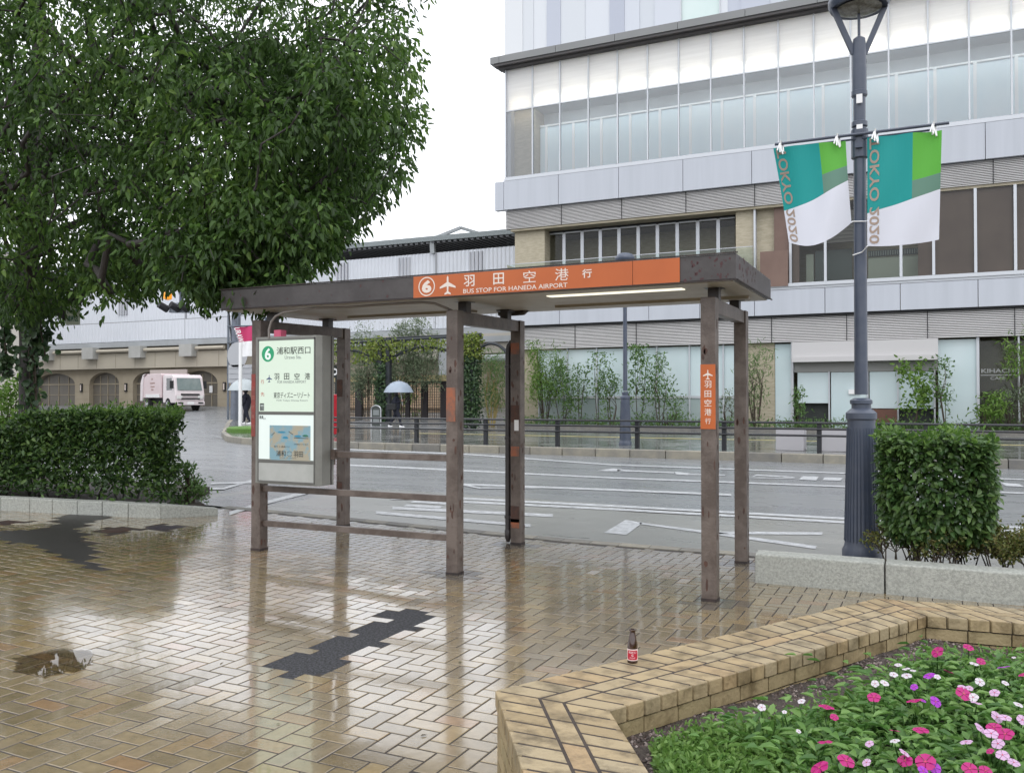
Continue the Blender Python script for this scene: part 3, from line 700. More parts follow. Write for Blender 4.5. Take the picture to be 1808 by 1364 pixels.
mb = MB(); mb.box(-5.1, .24, FY + .3, FY + .36, 2.62, 3.02); bpart('door_lintel', mb, mat('grey_lintel', (.3, .3, .29), .5))
for a, b, z in ((-4.95, -3.75, 1.35), (-3.65, -2.3, .3), (-2.2, -1.2, 1.15), (-1.15, .1, 1.15)):
    mb = MB(); mb.box(a, b, FY + .32, FY + .36, z, 2.6); w = bpart('shop_door', mb, M['frost'])
    mb = MB(); mb.box(b, b + .06, FY + .26, FY + .4, .2, 2.62); mb.build('door_frame', M['mullion'], w)
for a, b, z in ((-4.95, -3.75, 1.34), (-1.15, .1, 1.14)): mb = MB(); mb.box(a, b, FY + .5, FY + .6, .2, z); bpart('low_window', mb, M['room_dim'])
mb = MB(); mb.box(-2.6, -1.2, FY + .1, FY + .3, .55, 1.12); bpart('wood_bench', mb, mat('red_brown_wood', (.14, .06, .035), .5, (.1, .04, .03), 6, stretch=(1, 1, 8)))
mb = MB(); mb.box(-2.98, -2.55, FY + .24, FY + .3, 1.72, 1.9); bpart('door_notice', mb, M['white'])
for a, b in ((1.68, 2.92), (2.98, 4.3), (4.36, 5.7), (5.76, 7.1)):
    mb = MB(); mb.face([(a, FY + .2, .2), (b, FY + .2, .2), (b, FY + .2, 3.7), (a, FY + .2, 3.7)]); w = bpart('cafe_window', mb, M['glass_dark'])
    mb = MB(); mb.box(b, b + .06, FY + .14, FY + .26, .2, 3.858); mb.build('window_frame', M['mullion'], w)
    if a < 2:
        mt = mat('silver_letters', (.3, .31, .3), .4)
        put_letters('KIHACHI', 1.72, 2.86, 2.5, 2.66, FY + .17, mt, w, .015); put_letters('CAFE', 2.02, 2.5, 2.24, 2.36, FY + .17, mt, w, .01)
        mb = MB(); mb.box(1.7, 2.88, FY + .16, FY + .19, 2.4, 2.43); mb.build('lettering_rule', mt, w)
mb = MB(); mb.box(1.66, 8, FY + 1.2, FY + 1.3, .2, 3.8); bpart('cafe_room', mb, mat('cafe_room', (.15, .145, .1), .8, (.1, .1, .075), .8))
mb = MB(); mb.box(-17.9, XR, FY + 3.02, FY + 12, .2, 27); bpart('main_block', mb, M['stone'])
mb = MB(); mb.box(-18.22, -18.0, FY + .1, FY + 3, 10.5, 17.2, 0); bpart('side_wall', mb, M['panel'])

# planting bed in front of the shop windows
mb = MB(); mb.box(-17.8, 9, 35.4, 36.9, .1, .36); struct('planting_bed_soil', mb, M['soil'])
mb = MB()
for a in np.arange(-17.8, 9, 1.5): mb.box(a, a + 1.49, 35.25, 35.4, .1, .4)
tag(mb.build('bed_kerb', M['concrete_dark']), 'long low stone kerb of the planting bed below the frosted shop windows', 'kerb')

# ------------------------------------------------------------------ far pavement, kerb, guard rail
def xl(Y):
    pts = [(21.6, -17.6), (21.9, -19.6), (22.4, -21.0), (23.2, -22.4), (24.5, -23.8), (26.0, -25.4), (31, -30), (37, -35.2), (47, -45)]
    for (a, b), (c, d) in zip(pts[:-1], pts[1:]):
        if Y <= c: return b + (d - b) * (Y - a) / (c - a)
    return pts[-1][1]
M['walk'] = mat('wet_walk_slabs', (.1, .105, .1), .1, (.19, .19, .18), 1.1, 6, lo=.4, hi=.62, rough2=.22)
mb = MB(); ys = [21.8, 21.9, 22.4, 23.2, 24.5, 26, 28, 31, 34, 37, 42, 47.6]; K = 40; V = []
for y in ys:
    a = xl(y) + .14; 
    for i in range(K): X = a + (30 - a) * (i / (K - 1)) ** 1.5; V.append((X, y, wz(X, y)))
mb.solid(V, [(j * K + i, j * K + i + 1, (j + 1) * K + i + 1, (j + 1) * K + i) for j in range(len(ys) - 1) for i in range(K - 1)])
struct('far_pavement', mb, M['walk'], smooth=True)
mb = MB(); ys = np.arange(27.8, 29.0, .4)
for a in np.arange(-18, 14, .4): mb.box(a + .01, a + .39, 28.3, 28.62, wz(a, 28.4) + .002, wz(a, 28.4) + .007)
struct('tactile_strip', mb, mat('worn_yellow_tile', (.42, .37, .14), .5, (.3, .27, .13), 3))
mb = MB(); P = [(x, 21.6) for x in np.arange(30, -17.5, -.95)] + [(xl(y), y) for y in (21.75, 21.95, 22.4, 23.2, 24.5, 26.0, 27.2, 28.4, 29.7, 31, 33, 35, 37, 40, 43)]
rr = random.Random(2)
for a, b in zip(P[:-1], P[1:]):
    a = Vector(a); b = Vector(b); d = (b - a); nrm = Vector((-d.y, d.x)).normalized(); nrm = -nrm if nrm.y < 0 and abs(nrm.y) > .5 else nrm
    if nrm.x < 0 and abs(nrm.x) > .5: nrm = -nrm
    if nrm.y < 0 and a.y < 26: nrm = -nrm
    g = .008; a2 = a + d.normalized() * g; b2 = b - d.normalized() * g
    q = [a2, b2, b2 + nrm * .2, a2 + nrm * .2]
    if (q[1] - q[0]).cross(q[2] - q[1]) < 0: q = q[::-1]
    mb.hexa([(p.x, p.y, gz(p.x, p.y) - .05) for p in q], [(p.x, p.y, wz(p.x, p.y) + .006) for p in q], 0, .02 + .95 * rr.random())
struct('kerb', mb, M['concrete_dark'], bevel=.02)
# island of lawn at the corner
mb = MB(); mb.lathe([(1.3, .0), (1.3, .16), (1.2, .22), (.1, .26)], (-24.2, 26.9, .2), 24); struct('lawn', mb, M['grass'])

gr = thing('guard_rail', 'long black three-bar guard rail along the far kerb', 'railing', (-17, 22.25, .2))
gx = [-19.4, -16.6, -13.95, -11.6, -9.35, -7.05, -4.75, -2.45, -.1, 2.05, 4.3, 6.6, 9]
for x in gx:
    mb = MB(); mb.box(x - .055, x + .055, 22.2, 22.31, .15, .96); mb.build('post', M['rail'], gr, bevel=.01)
for z in (.93, .78, .62):
    mb = MB(); mb.tube([(-19.4, 22.17, z), (9.5, 22.17, z)], .027, 8); mb.build('rail', M['rail'], gr)
for i, (a, b) in enumerate(((1372, 1421), (1452, 1500))):
    x0 = PY(a, 797, 23.1)[0]; x1 = PY(b, 797, 23.1)[0]
    t = thing('planter_box', ('white rectangular planter box left of the near lamp post beyond the railing', 'white rectangular planter box partly hidden by the near lamp post')[i], 'planter', ((x0 + x1) / 2, 23.1, .2), 'white planters behind the railing')
    mb = MB(); mb.box(x0, x1, 22.9, 23.45, .2, .74); mb.build('box', mat('white_planter', (.44, .43, .45), .5), t, bevel=.015)
    mb = MB(); mb.box(x0 + .05, x1 - .05, 22.95, 23.4, .742, .76); mb.build('soil', M['soil'], t)

# ------------------------------------------------------------------ elevated railway station behind (Y = 47)
SY = 47.0
M['corr'] = mat('white_corrugated', (.62, .645, .69), .45, (.56, .585, .63), .12, 4)
M['arc'] = mat('beige_rendered', (.36, .31, .23), .7, (.31, .265, .19), .5, 4)
M['arc2'] = mat('pale_beige_panel', (.45, .41, .33), .6, (.4, .36, .29), .3, 4)
M['beam'] = mat('grey_girder', (.36, .38, .4), .5, (.3, .32, .33), .6, 4)
T = thing('railway_station', 'long elevated station with white corrugated wall above a beige arcade', 'station', (-50, SY, 1))
def corr(x0, x1, z0, z1, y, name, pitch=.28):
    mb = MB(); xs = np.arange(x0, x1, pitch / 4); pr = [0, .05, .05, 0]
    for i in range(len(xs) - 1):
        a, b = y - pr[i % 4], y - pr[(i + 1) % 4]; mb.face([(xs[i], a, z0), (xs[i + 1], b, z0), (xs[i + 1], b, z1), (xs[i], a, z1)])
    return mb.build(name, M['corr'], T)
corr(-95, -8, 7.47, 10.75, SY, 'corrugated_wall'); corr(-95, -8, 5.95, 7.4, SY - .08, 'corrugated_wall', .34)
mb = MB(); mb.box(-95, -8, SY - .06, SY + .1, 7.4, 7.47); mb.box(-95, -8, SY + .1, SY + .4, 5.9, 10.7)
for x in (-79, -49.4, -28.0, -20): mb.box(x - .06, x + .06, SY - .1, SY, 5.9, 10.75)
mb.build('wall_joint', mat('wall_joint_grey', (.3, .31, .33), .6), T)
for x in (-56, -44.6, -41, -35.3, -30.4, -25.2, -20.3):
    mb = MB()
    for k in range(4): mb.box(x - .42 + k * .26, x - .3 + k * .26, SY - .12, SY - .02, 8.0 if x < -40 else 9.3, 10.6 if x > -40 else 9.6)
    o = mb.build('wall_vent', mat('vent_grey', (.42, .43, .46), .5), T)
    if x > -40:
        mb = MB(); mb.box(x - .6, x + .05, SY - .4, SY - .13, 9.02, 9.28); mb.box(x - .1, x + .5, SY - .36, SY - .13, 8.62, 8.86); mb.build('wall_fitting', M['white'], o)
mb = MB(); mb.box(-95, -8, SY - .35, SY + .3, 5.5, 5.9); mb.build('girder', M['beam'], T)
mb = MB()
mb.box(-95, -12, SY + 1.0, SY + 1.2, 3.9, 5.6); mb.build('under_deck_wall', M['arc2'], T)
# platform canopy
mb = MB(); mb.hexa([(-95, SY - .4, 11.55), (-8, SY - .4, 11.4), (-8, SY + 9, 12.2), (-95, SY + 9, 12.4)], [(-95, SY - .5, 11.85), (-8, SY - .5, 11.68), (-8, SY + 9, 12.5), (-95, SY + 9, 12.7)])
rf = mb.build('platform_roof', mat('roof_edge_grey', (.33, .37, .38), .5), T)
mb = MB()
for i in range(220):
    x = -95 + i * .4; mb.box(x, x + .2, SY - .3, SY + 8, 11.3, 11.36 + .15)
mb.build('roof_decking', mat('dark_decking', (.13, .135, .145), .6), rf)
mb = MB(); mb.box(-95, -8, SY + 8, SY + 8.3, 8, 12); mb.build('platform_back', mat('platform_dark', (.05, .052, .056), .8), T)
for x in (-27.9, -40, -55):
    mb = MB(); mb.bar((x - .3, SY - .12, 10.7), (x - .3, SY - .2, 11.7), .3, .2); mb.bar((x - .3, SY - .3, 11.55), (x + 1.8, SY - .3, 12.1), .18); mb.bar((x + 1.8, SY - .3, 12.1), (x + 4, SY + 2, 11.4), .16)
    mb.build('roof_strut', M['beam'], T)
# arcade
mb = MB(); mb.box(-95, -44.9, SY - .5, SY + 1.0, 3.86, 5.0); mb.build('arcade_parapet', M['arc2'], T)
mb = MB()
for x in np.arange(-94, -45, 2.1): mb.box(x - .02, x + .02, SY - .506, SY - .49, 3.9, 4.98)
mb.build('parapet_joint', mat('joint_brown', (.24, .21, .16), .7), T)
arches = [(-66.5, -60.75), (-57.05, -52.2), (-51.0, -47.6 + .0)]
arches = [(-75.5, -70.5), (-69.2, -66.0), (-65.4, -60.9), (-59.9, -55.0), (-53.9, -50.0), (-49.2, -45.95 - .3)]
arches = [(-71.0, -67.0), (-65.6, -61.0), (-60.3 + .9, -55.6), (-53.9, -50.2), (-49.1, -46.2)]
aw = [(-71.2, -66.8), (-65.6, -61.1), (-58.2, -57.2)]
ARC = [(-71.4, -66.9), (-65.5, -61.0), (-61.0 + 1.75, -56.9), (-54.9, -51.0), (-50.6, -46.9)]
ARC = [(-71.5, -67.4), (-66.2, -61.4), (-59.75, -56.4), (-54.9, -51.4), (-49.9, -46.3)]
mb = MB(); prev = -95
def arch_pts(a, b, z0, zs, zt, n=12):
    c = (a + b) / 2; w = (b - a) / 2
    return [(c - w * math.cos(math.pi * i / n), zs + (zt - zs) * math.sin(math.pi * i / n)) for i in range(n + 1)]
for a, b in ARC:
    mb.box(prev, a, SY, SY + .5, .9, 3.86); pts = arch_pts(a, b, 1, 2.7, 3.6)
    for (x0, z0), (x1, z1) in zip(pts[:-1], pts[1:]): mb.hexa([(x0, SY, z0), (x1, SY, z1), (x1, SY + .5, z1), (x0, SY + .5, z0)], [(x0, SY, 3.86), (x1, SY, 3.86), (x1, SY + .5, 3.86), (x0, SY + .5, 3.86)])
    prev = b
mb.box(prev, -44.9, SY, SY + .5, .9, 3.86); mb.build('arcade_wall', M['arc'], T)
mb = MB()
for z in (1.5, 2.1, 2.65):
    pv = -95
    for a, b in ARC: mb.box(pv, a, SY - .004, SY, z, z + .02); pv = b
    mb.box(pv, -44.9, SY - .004, SY, z, z + .02)
mb.build('stone_course', mat('course_line', (.26, .22, .16), .7), T)
M['shutter'] = mat('brown_shutter', (.16, .145, .12), .5, (.13, .115, .095), .6, 3)
for i, (a, b) in enumerate(ARC):
    mb = MB(); mb.prism_y([(a, .95), (b, .95)] + arch_pts(a, b, 1, 2.7, 3.6)[::-1], SY + .38, SY + .44)
    w = mb.build('arch_door', M['shutter'] if i else M['room_dim'], T)
    mb = MB(); n = 4
    for k in range(1, n): x = a + (b - a) * k / n; mb.box(x - .03, x + .03, SY + .34, SY + .379, 1, 3.35)
    mb.box(a, b, SY + .33, SY + .379, 2.66, 2.76); mb.box(a, b, SY + .34, SY + .379, 1.85, 1.9); mb.build('door_frame', M['arc'], w)
for x in (-60.6, -55.6, -45.6):
    mb = MB(); mb.box(x - .12, x + .12, SY - .1, SY - .004, 2.1, 2.75); o = mb.build('wall_lamp', M['gap'], T)
    mb = MB(); mb.box(x - .05, x + .05, SY - .13, SY - .102, 2.2, 2.65); mb.build('lamp_pane', M['cream'], o)
for x in (-63.8, -58.75, -53.6, -48.45):
    mb = MB(); mb.box(x - .62, x + .62, SY - 1.0, SY - .4, 4.62, 5.5); mb.build('beam_end', mat('pale_concrete_block', (.42, .42, .4), .6, (.37, .37, .35), 1), T)
mb = MB()
for a, b in ((-63, -59.5), (-58, -54.3), (-52.9, -49.2), (-47.7, -45)): mb.tube([(a, SY - .7, 5.2), (b, SY - .7, 5.2)], .13, 8)
mb.build('drain_pipe', M['arc2'], T)
for x0, x1, z0, z1 in ((-49.1, -48.8, 2.0, 2.5), (-47.4, -47.1, 2.0, 2.5), (-48.6, -48.3, 2.0, 2.5)):
    mb = MB(); mb.box(x0, x1, SY + .3, SY + .33, z0, z1); mb.build('notice', M['white'], T)
# lower wall and pipes seen through the shelter
mb = MB(); mb.box(-44.9, -36, SY + 1.2, SY + 1.6, 1, 5.5); mb.box(-36, -24, SY + .6, SY + 1.0, 1, 5.6); mb.box(-23.99, -6, SY + .6, SY + 1.0, 0, 5.6); mb.build('under_deck_wall', mat('brown_render', (.36, .31, .24), .7, (.31, .265, .2), .5), T)
mb = MB(); mb.box(-31.2, -27.3, SY - 1.2, SY + .5, 4.0, 5.49); mb.box(-26, -18, SY - .6, SY + .4, 4.3, 5.49); mb.build('concrete_box_beam', mat('beam_beige', (.4, .37, .32), .6), T)
mb = MB(); mb.box(-27.25, -26.7, SY - 1.0, SY, 1.0, 5.4); mb.build('support_column', M['beam'], T)
mb = MB(); mb.tube([(-24.5, SY - 1.4, 3.95), (-18, SY - 1.4, 3.95)], .22, 10); mb.tube([(-21.5, SY - 1.5, 3.4), (-19, SY - 1.5, 3.4)], .1, 8); mb.tube([(-21.5, SY - 1.5, 3.9), (-21.5, SY - 1.5, 3.4)], .08, 8)
mb.tube([(-20.0, SY - 2, 1.0), (-20.0, SY - 2, 5.5)], .07, 8); mb.build('service_pipe', M['beam'], T)
mb = MB(); mb.box(-36, -18, SY - .9, SY - .2, 4.95, 5.3); mb.build('service_duct', M['beam'], T)

# sign board across the station arch
t = thing('sign_board', 'blank pinkish white sign board across the station arch above the truck', 'sign', PY(298, 660, 46.4))
mb = MB(); p = PY(265.5, 653, 46.4); p2 = PY(330.5, 664, 46.4); mb.box(p[0], p2[0], 46.35, 46.45, p2[2], p[2]); mb.build('panel', mat('pinkish_board', (.5, .43, .4), .6), t)
mb = MB()
for x in np.linspace(p[0] + .4, p2[0] - .4, 4): mb.bar((x, 46.4, p2[2] + .0), (x, 46.4, p2[2] - .25), .05); mb.bar((x, 46.42, p2[2] - .2), (x, SY - .01, p2[2] - .2), .05)
mb.build('bracket', M['steel'], t)

# plain building at the far left
t = thing('side_building', 'plain cream building at the left photo edge behind the tree trunk', 'building', (-44, 31, .3))
xa = PY(44, 600, 36)[0]
mb = MB(); mb.box(xa - 22, xa, 26, 36, .2, PY(40, 452, 36)[2]); mb.build('wall', mat('cream_wall', (.55, .52, .47), .7, (.5, .47, .42), .4, 4), t)
mb = MB(); mb.box(xa, xa + .06, 26.3, 27.6, .3, 6.5); mb.build('dark_opening', M['gap'], t)
mb = MB(); mb.box(xa - 22, xa + .15, 25.8, 36.1, PY(40, 452, 36)[2], PY(40, 440, 36)[2]); mb.build('roof_edge', M['panel'], t)
# distant block behind the tree
t = thing('apartment_block', 'distant pinkish apartment block glimpsed through the tree above the station', 'building', (-105, 100, 0))
mb = MB(); p = PY(265, 350, 100); p2 = PY(505, 340, 100); mb.box(p[0], p2[0], 100, 115, 0, p[2]); mb.build('wall', mat('pinkish_wall', (.5, .44, .42), .7), t)
for k in range(14):
    mb = MB(); x = p[0] + 1.5 + k * (p2[0] - p[0] - 3) / 13
    for z in np.arange(p[2] - 3, 12, -3.1): mb.box(x - .7, x + .7, 99.93, 100.0, z, z + 1.5)
    mb.build('window', M['room_dark'], t)

# ------------------------------------------------------------------ refuse truck
px_ = PD(325, 690, 57.5); tz = gz(px_[0], px_[1])
heading = math.atan2(-.354, .93)
px_ = PD(314, 690, 57.5); tz = gz(px_[0], px_[1])
tr = thing('refuse_truck', 'pink and white refuse truck parked before the station arcade', 'truck', (px_[0] - .93 * .9, px_[1] + .354 * .9, tz), rz=heading)
M['pink'] = mat('pink_truck_paint', (.6, .47, .48), .35, (.56, .43, .44), 1.5, 3, coat=.4)
M['pinkw'] = mat('pinkish_white_paint', (.66, .59, .6), .35, coat=.4)
M['tyre'] = mat('tyre_rubber', (.015, .015, .016), .8)
M['tglass'] = glass('truck_glass', (.3, .36, .36), 2.2, .03)
def side_prism(prof, y0, y1, mbx): # profile in xz (ccw seen from -y)
    mbx.prism_y(prof, y0, y1)
mb = MB(); side_prism([(.75, .45), (2.55, .45), (2.62, .9), (2.55, 1.15), (2.3, 1.98), (2.05, 2.12), (.85, 2.12), (.75, 2.0)], -.88, .88, mb); cab = mb.build('cab', M['pinkw'], tr, bevel=.05, local=True)
mb = MB(); mb.face([(2.575, -.74, 1.2), (2.575, .74, 1.2), (2.345, .7, 1.92), (2.345, -.7, 1.92)]); mb.build('windscreen', mat('windscreen_glass', (.14, .19, .19), .08, (.22, .26, .26), 1.5, spec=.9), cab, local=True)
for s in (-1, 1):
    mb = MB(); y = s * .884; q = [(1.3, y, 1.2), (2.1, y, 1.2), (2.2, y, 1.35), (2.05, y, 1.92), (1.3, y, 1.92)]
    mb.face(q if s < 0 else q[::-1]); mb.build('side_window', mat('side_glass', (.03, .04, .045), .1), cab, local=True)
    mb = MB(); mb.box(2.3, 2.4, s * 1.0 - .09, s * 1.0 + .09, 1.3, 1.75); mb.bar((2.35, s * .88, 1.75), (2.35, s * 1.0, 1.72), .03); mb.build('wing_mirror', M['gap'], cab, local=True)
    mb = MB(); mb.box(2.56, 2.64, s * .62 - .17, s * .62 + .17, .68, .88); mb.build('headlight', mat('headlight', (.7, .7, .68), .15), tr, bevel=.03, local=True)
    for x, n_ in ((1.55, 1), (-1.65, 1)):
        mb = MB(); mb.tube([(x, s * .66, .37), (x, s * .9, .37)], .37, 20); w = mb.build('wheel', M['tyre'], tr, smooth=True, local=True)
        mb = MB(); mb.tube([(x, s * .9, .37), (x, s * .93, .37)], .2, 16); mb.build('rim', M['steel'], w, smooth=True, local=True)
mb = MB(); mb.box(2.5, 2.7, -.86, .86, .32, .55); mb.box(2.6, 2.68, -.5, .5, .56, .64); bmp = mb.build('bumper', M['pinkw'], tr, bevel=.03, local=True)
mb = MB(); mb.box(2.6, 2.66, -.55, .55, .9, 1.0); mb.box(2.66, 2.7, -.55, .55, .66, .74); mb.box(2.7, 2.72, -.75, -.45, .42, .5); mb.box(2.7, 2.72, .45, .75, .42, .5); mb.build('grille', M['gap'], tr, local=True)
mb = MB(); mb.box(2.702, 2.715, -.2, .2, .36, .52); mb.build('number_plate', M['white'], tr, local=True)
mb = MB(); side_prism([(-2.35, .75), (.55, .75), (.6, 2.15), (.4, 2.22), (-1.7, 2.22), (-2.2, 2.0), (-2.5, 1.4), (-2.5, .9)], -.88, .88, mb); bd = mb.build('compactor_body', M['pink'], tr, bevel=.04, local=True)
mb = MB(); side_prism([(-2.75, .55), (-2.4, .55), (-2.2, 2.1), (-1.9, 2.24), (-2.35, 2.2), (-2.7, 1.7)], -.93, .93, mb); mb.build('tailgate', M['pinkw'], bd, bevel=.04, local=True)
mb = MB(); mb.box(-2.3, 2.4, -.6, .6, .42, .7); mb.box(.56, .74, -.8, .8, .7, 2.0); mb.build('chassis', M['gap'], tr, local=True)
mb = MB(); mb.box(-1.9, .3, -.91, -.885, .78, .98); mb.box(-1.9, .3, .885, .91, .78, .98); mb.build('side_skirt', M['white'], tr, local=True)
mb = MB()
for k, (z, w_) in enumerate(((1.85, .35), (1.6, .75), (1.38, .6), (1.2, .4))):
    for j in range(int(w_ / .12)): mb.box(-.85 - w_ / 2 + j * .13, -.85 - w_ / 2 + j * .13 + .09, -.886, -.881, z, z + .1)
mb.build('lettering', mat('faded_brown_letter', (.38, .25, .22), .5), bd, local=True)

tr.scale = (1.1, 1.1, 1.1)
# ------------------------------------------------------------------ pole, flag, round sign, signal
up = PD(416, 748, 44); uz = wz(up[0], up[1])
t = thing('utility_pole', 'thick grey utility pole with cables behind the white flag pole', 'pole', (up[0], up[1], uz))
mb = MB(); mb.tube([(up[0], up[1], uz - .1), (up[0], up[1], PD(416, 438, 44)[2])], [.26, .2], 12); mb.build('post', mat('pole_concrete', (.16, .18, .22), .7, (.12, .13, .16), 3, bump=.3), t, smooth=True)
mb = MB()
for dx, rr_ in ((-.33, .05), (-.28, .03), (.3, .035)): mb.tube([(up[0] + dx, up[1] - .2, uz), (up[0] + dx, up[1] - .2, uz + 9)], rr_, 6)
for z in np.arange(1.5, 8.5, .8): mb.box(up[0] - .36, up[0] + .34, up[1] - .26, up[1] - .2, uz + z, uz + z + .06)
mb.build('cable', mat('pole_conduit', (.13, .15, .18), .6), t)
mb = MB()
p = PD(404, 548, 44); mb.tube([tuple(p), tuple(PD(408, 590, 44)), tuple(PD(412, 640, 44))], .04, 5); mb.build('wire_bundle', M['gap'], t)
mb = MB(); p0 = PD(260, 515, 44); p1 = PD(415, 540, 44)
mb.tube([tuple(PD(330, 512, 44)), tuple(PD(380, 526, 44)), tuple(p1)], .02, 4); mb.tube([tuple(p1), tuple(PD(470, 533, 46)), tuple(PD(560, 525, 50))], .02, 4); mb.build('overhead_wire', M['gap'], t)
wp = PD(424, 756, 37); wzz = wz(wp[0], wp[1])
t = thing('flag_pole', 'slim white pole on the corner lawn below the crimson banner', 'pole', (wp[0], wp[1], wzz))
mb = MB(); mb.tube([(wp[0], wp[1], wzz), (wp[0], wp[1], PD(424, 605, 37)[2])], .075, 10); mb.build('post', M['white'], t, smooth=True)
t = thing('street_banner', 'crimson banner with white lower half hanging left of the shelter', 'banner', PD(436, 575, 39))
a, b = PD(414, 577, 39), PD(466, 575, 39); c = PD(466, 620, 39)
M['crimson'] = mat('crimson_cloth', (.5, .035, .13), .7)
mb = MB(); n = 10
for i in range(n):
    for j in range(6):
        u0, u1, v0, v1 = i / n, (i + 1) / n, j / 6, (j + 1) / 6
        f = lambda u, v: tuple(a + (b - a) * u * 1.0 + np.array([0, .12 * math.sin(u * 7 + v * 2), -(1.35 * v + .35 * v * (1 - u) * 0)]) + (b - a) * .22 * v * (1 - u))
        mb.face([f(u0, v1), f(u1, v1), f(u1, v0), f(u0, v0)], 0 if v1 < .56 else 1)
mb.build('cloth', [M['crimson'], M['white']], t)
me = letters('URAWA', 0, .22, 0, 1, 0, M['white'], t, .02, turn=1)
for v in me.vertices: q = a + (b - a) * (.06 + v.co.x * .9 + .2 * (1 - v.co.z)) + np.array([0, -.16, -.85 + .8 * v.co.z]); v.co = tuple(q)
link('lettering', me, t)
mb = MB(); mb.tube([tuple(a + np.array([0, 0, .03])), tuple(PD(484, 575, 39) + np.array([0, 0, .03]))], .03, 6); mb.tube([tuple(PD(470, 560, 39)), (PD(470, 560, 39)[0], PD(470, 560, 39)[1], .3)], .07, 8); mb.build('banner_post', M['lamp'], t)
ds = PD(419, 627, 41)
t = thing('road_sign', 'grey back of a round road sign with plates under it beside the utility pole', 'sign', (ds[0], ds[1], wz(ds[0], ds[1])))
mb = MB(); disc(mb, ds[0], ds[2], .62, ds[1], 0); mb.box(ds[0] - .55, ds[0] + .95, ds[1], ds[1] + .03, ds[2] - 1.3, ds[2] - .45); mb.build('plate', mat('sign_back_grey', (.4, .41, .43), .5), t)
mb = MB(); mb.tube([(ds[0] + .2, ds[1] + .1, .2), (ds[0] + .2, ds[1] + .1, ds[2] + .6)], .04, 8)
for z in (-.6, -.85, -1.1): mb.box(ds[0] - .5, ds[0] + .9, ds[1] - .03, ds[1] - .003, ds[2] + z, ds[2] + z + .04)
mb.build('post', M['steel'], t)
sg = PD(300, 540, 30)
t = thing('traffic_signal', 'traffic signal with dark visors and a lit amber lamp under the tree leaves', 'traffic light', tuple(sg))
rx = np.array([_cy, _sy, 0]); 
def sp(a, b, c): return tuple(sg + rx * a + _f0 * b + np.array([0, 0, c]))
mb = MB(); mb.hexa([sp(-.05, 0, -.22), sp(.75, 0, -.24), sp(.7, .25, -.22), sp(-.05, .25, -.22)], [sp(.05, 0, .12), sp(.5, 0, .14), sp(.45, .25, .14), sp(.05, .25, .12)]); mb.build('housing', mat('signal_grey', (.3, .33, .38), .5), t, bevel=.02)
for dx in (-.28, .12, .42):
    mb = MB(); mb.tube([sp(dx + .2, .0, -.12), sp(dx, -.25, .03)], [.13, .12], 10); mb.build('visor', M['gap'], t)
mb = MB(); mb.lathe([(.02, -.14), (.14, -.1), (.15, .08), (.08, .15), (.01, .16)], sp(-.08, 0, .34), 12); mb.build('amber_lamp', mat('amber_lamp', (.6, .22, .01), .4, emit=(1, .38, .02), estr=.4), t, smooth=True)
mb = MB(); mb.tube([sp(.3, .2, .1), sp(.3, .2, .75), sp(-1.5, .3, 1.3), sp(-5.05, .4, 1.35)], .06, 8); pb = sp(-5.05, .4, 0); mb.tube([(pb[0], pb[1], .1), (pb[0], pb[1], sg[2] + 1.5)], .1, 8); mb.build('mast_arm', M['lamp'], t)

# ------------------------------------------------------------------ people
M['navy'] = mat('navy_cloth', (.012, .014, .026), .8); M['denim'] = mat('dark_denim', (.016, .022, .05), .8)
M['skin'] = mat('skin', (.5, .31, .23), .5); M['hair'] = mat('dark_hair', (.012, .01, .009), .5)
def skin_body(name, joints, edges, m, parent, levels=1):
    bm = bmesh.new(); lay = bm.verts.layers.skin.verify(); vs = []
    for i, (p, r) in enumerate(joints):
        v = bm.verts.new(p); v[lay].radius = (r, r) if not isinstance(r, tuple) else r; v[lay].use_root = (i == 0); vs.append(v)
    for a, b in edges: bm.edges.new((vs[a], vs[b]))
    me = bpy.data.meshes.new(name); bm.to_mesh(me); bm.free(); me.materials.append(m)
    o = bpy.data.objects.new(name, me); COL.objects.link(o); o.parent = parent
    s = o.modifiers.new('Skin', 'SKIN'); s.use_smooth_shade = True
    ss = o.modifiers.new('Sub', 'SUBSURF'); ss.levels = levels; ss.render_levels = levels
    return o
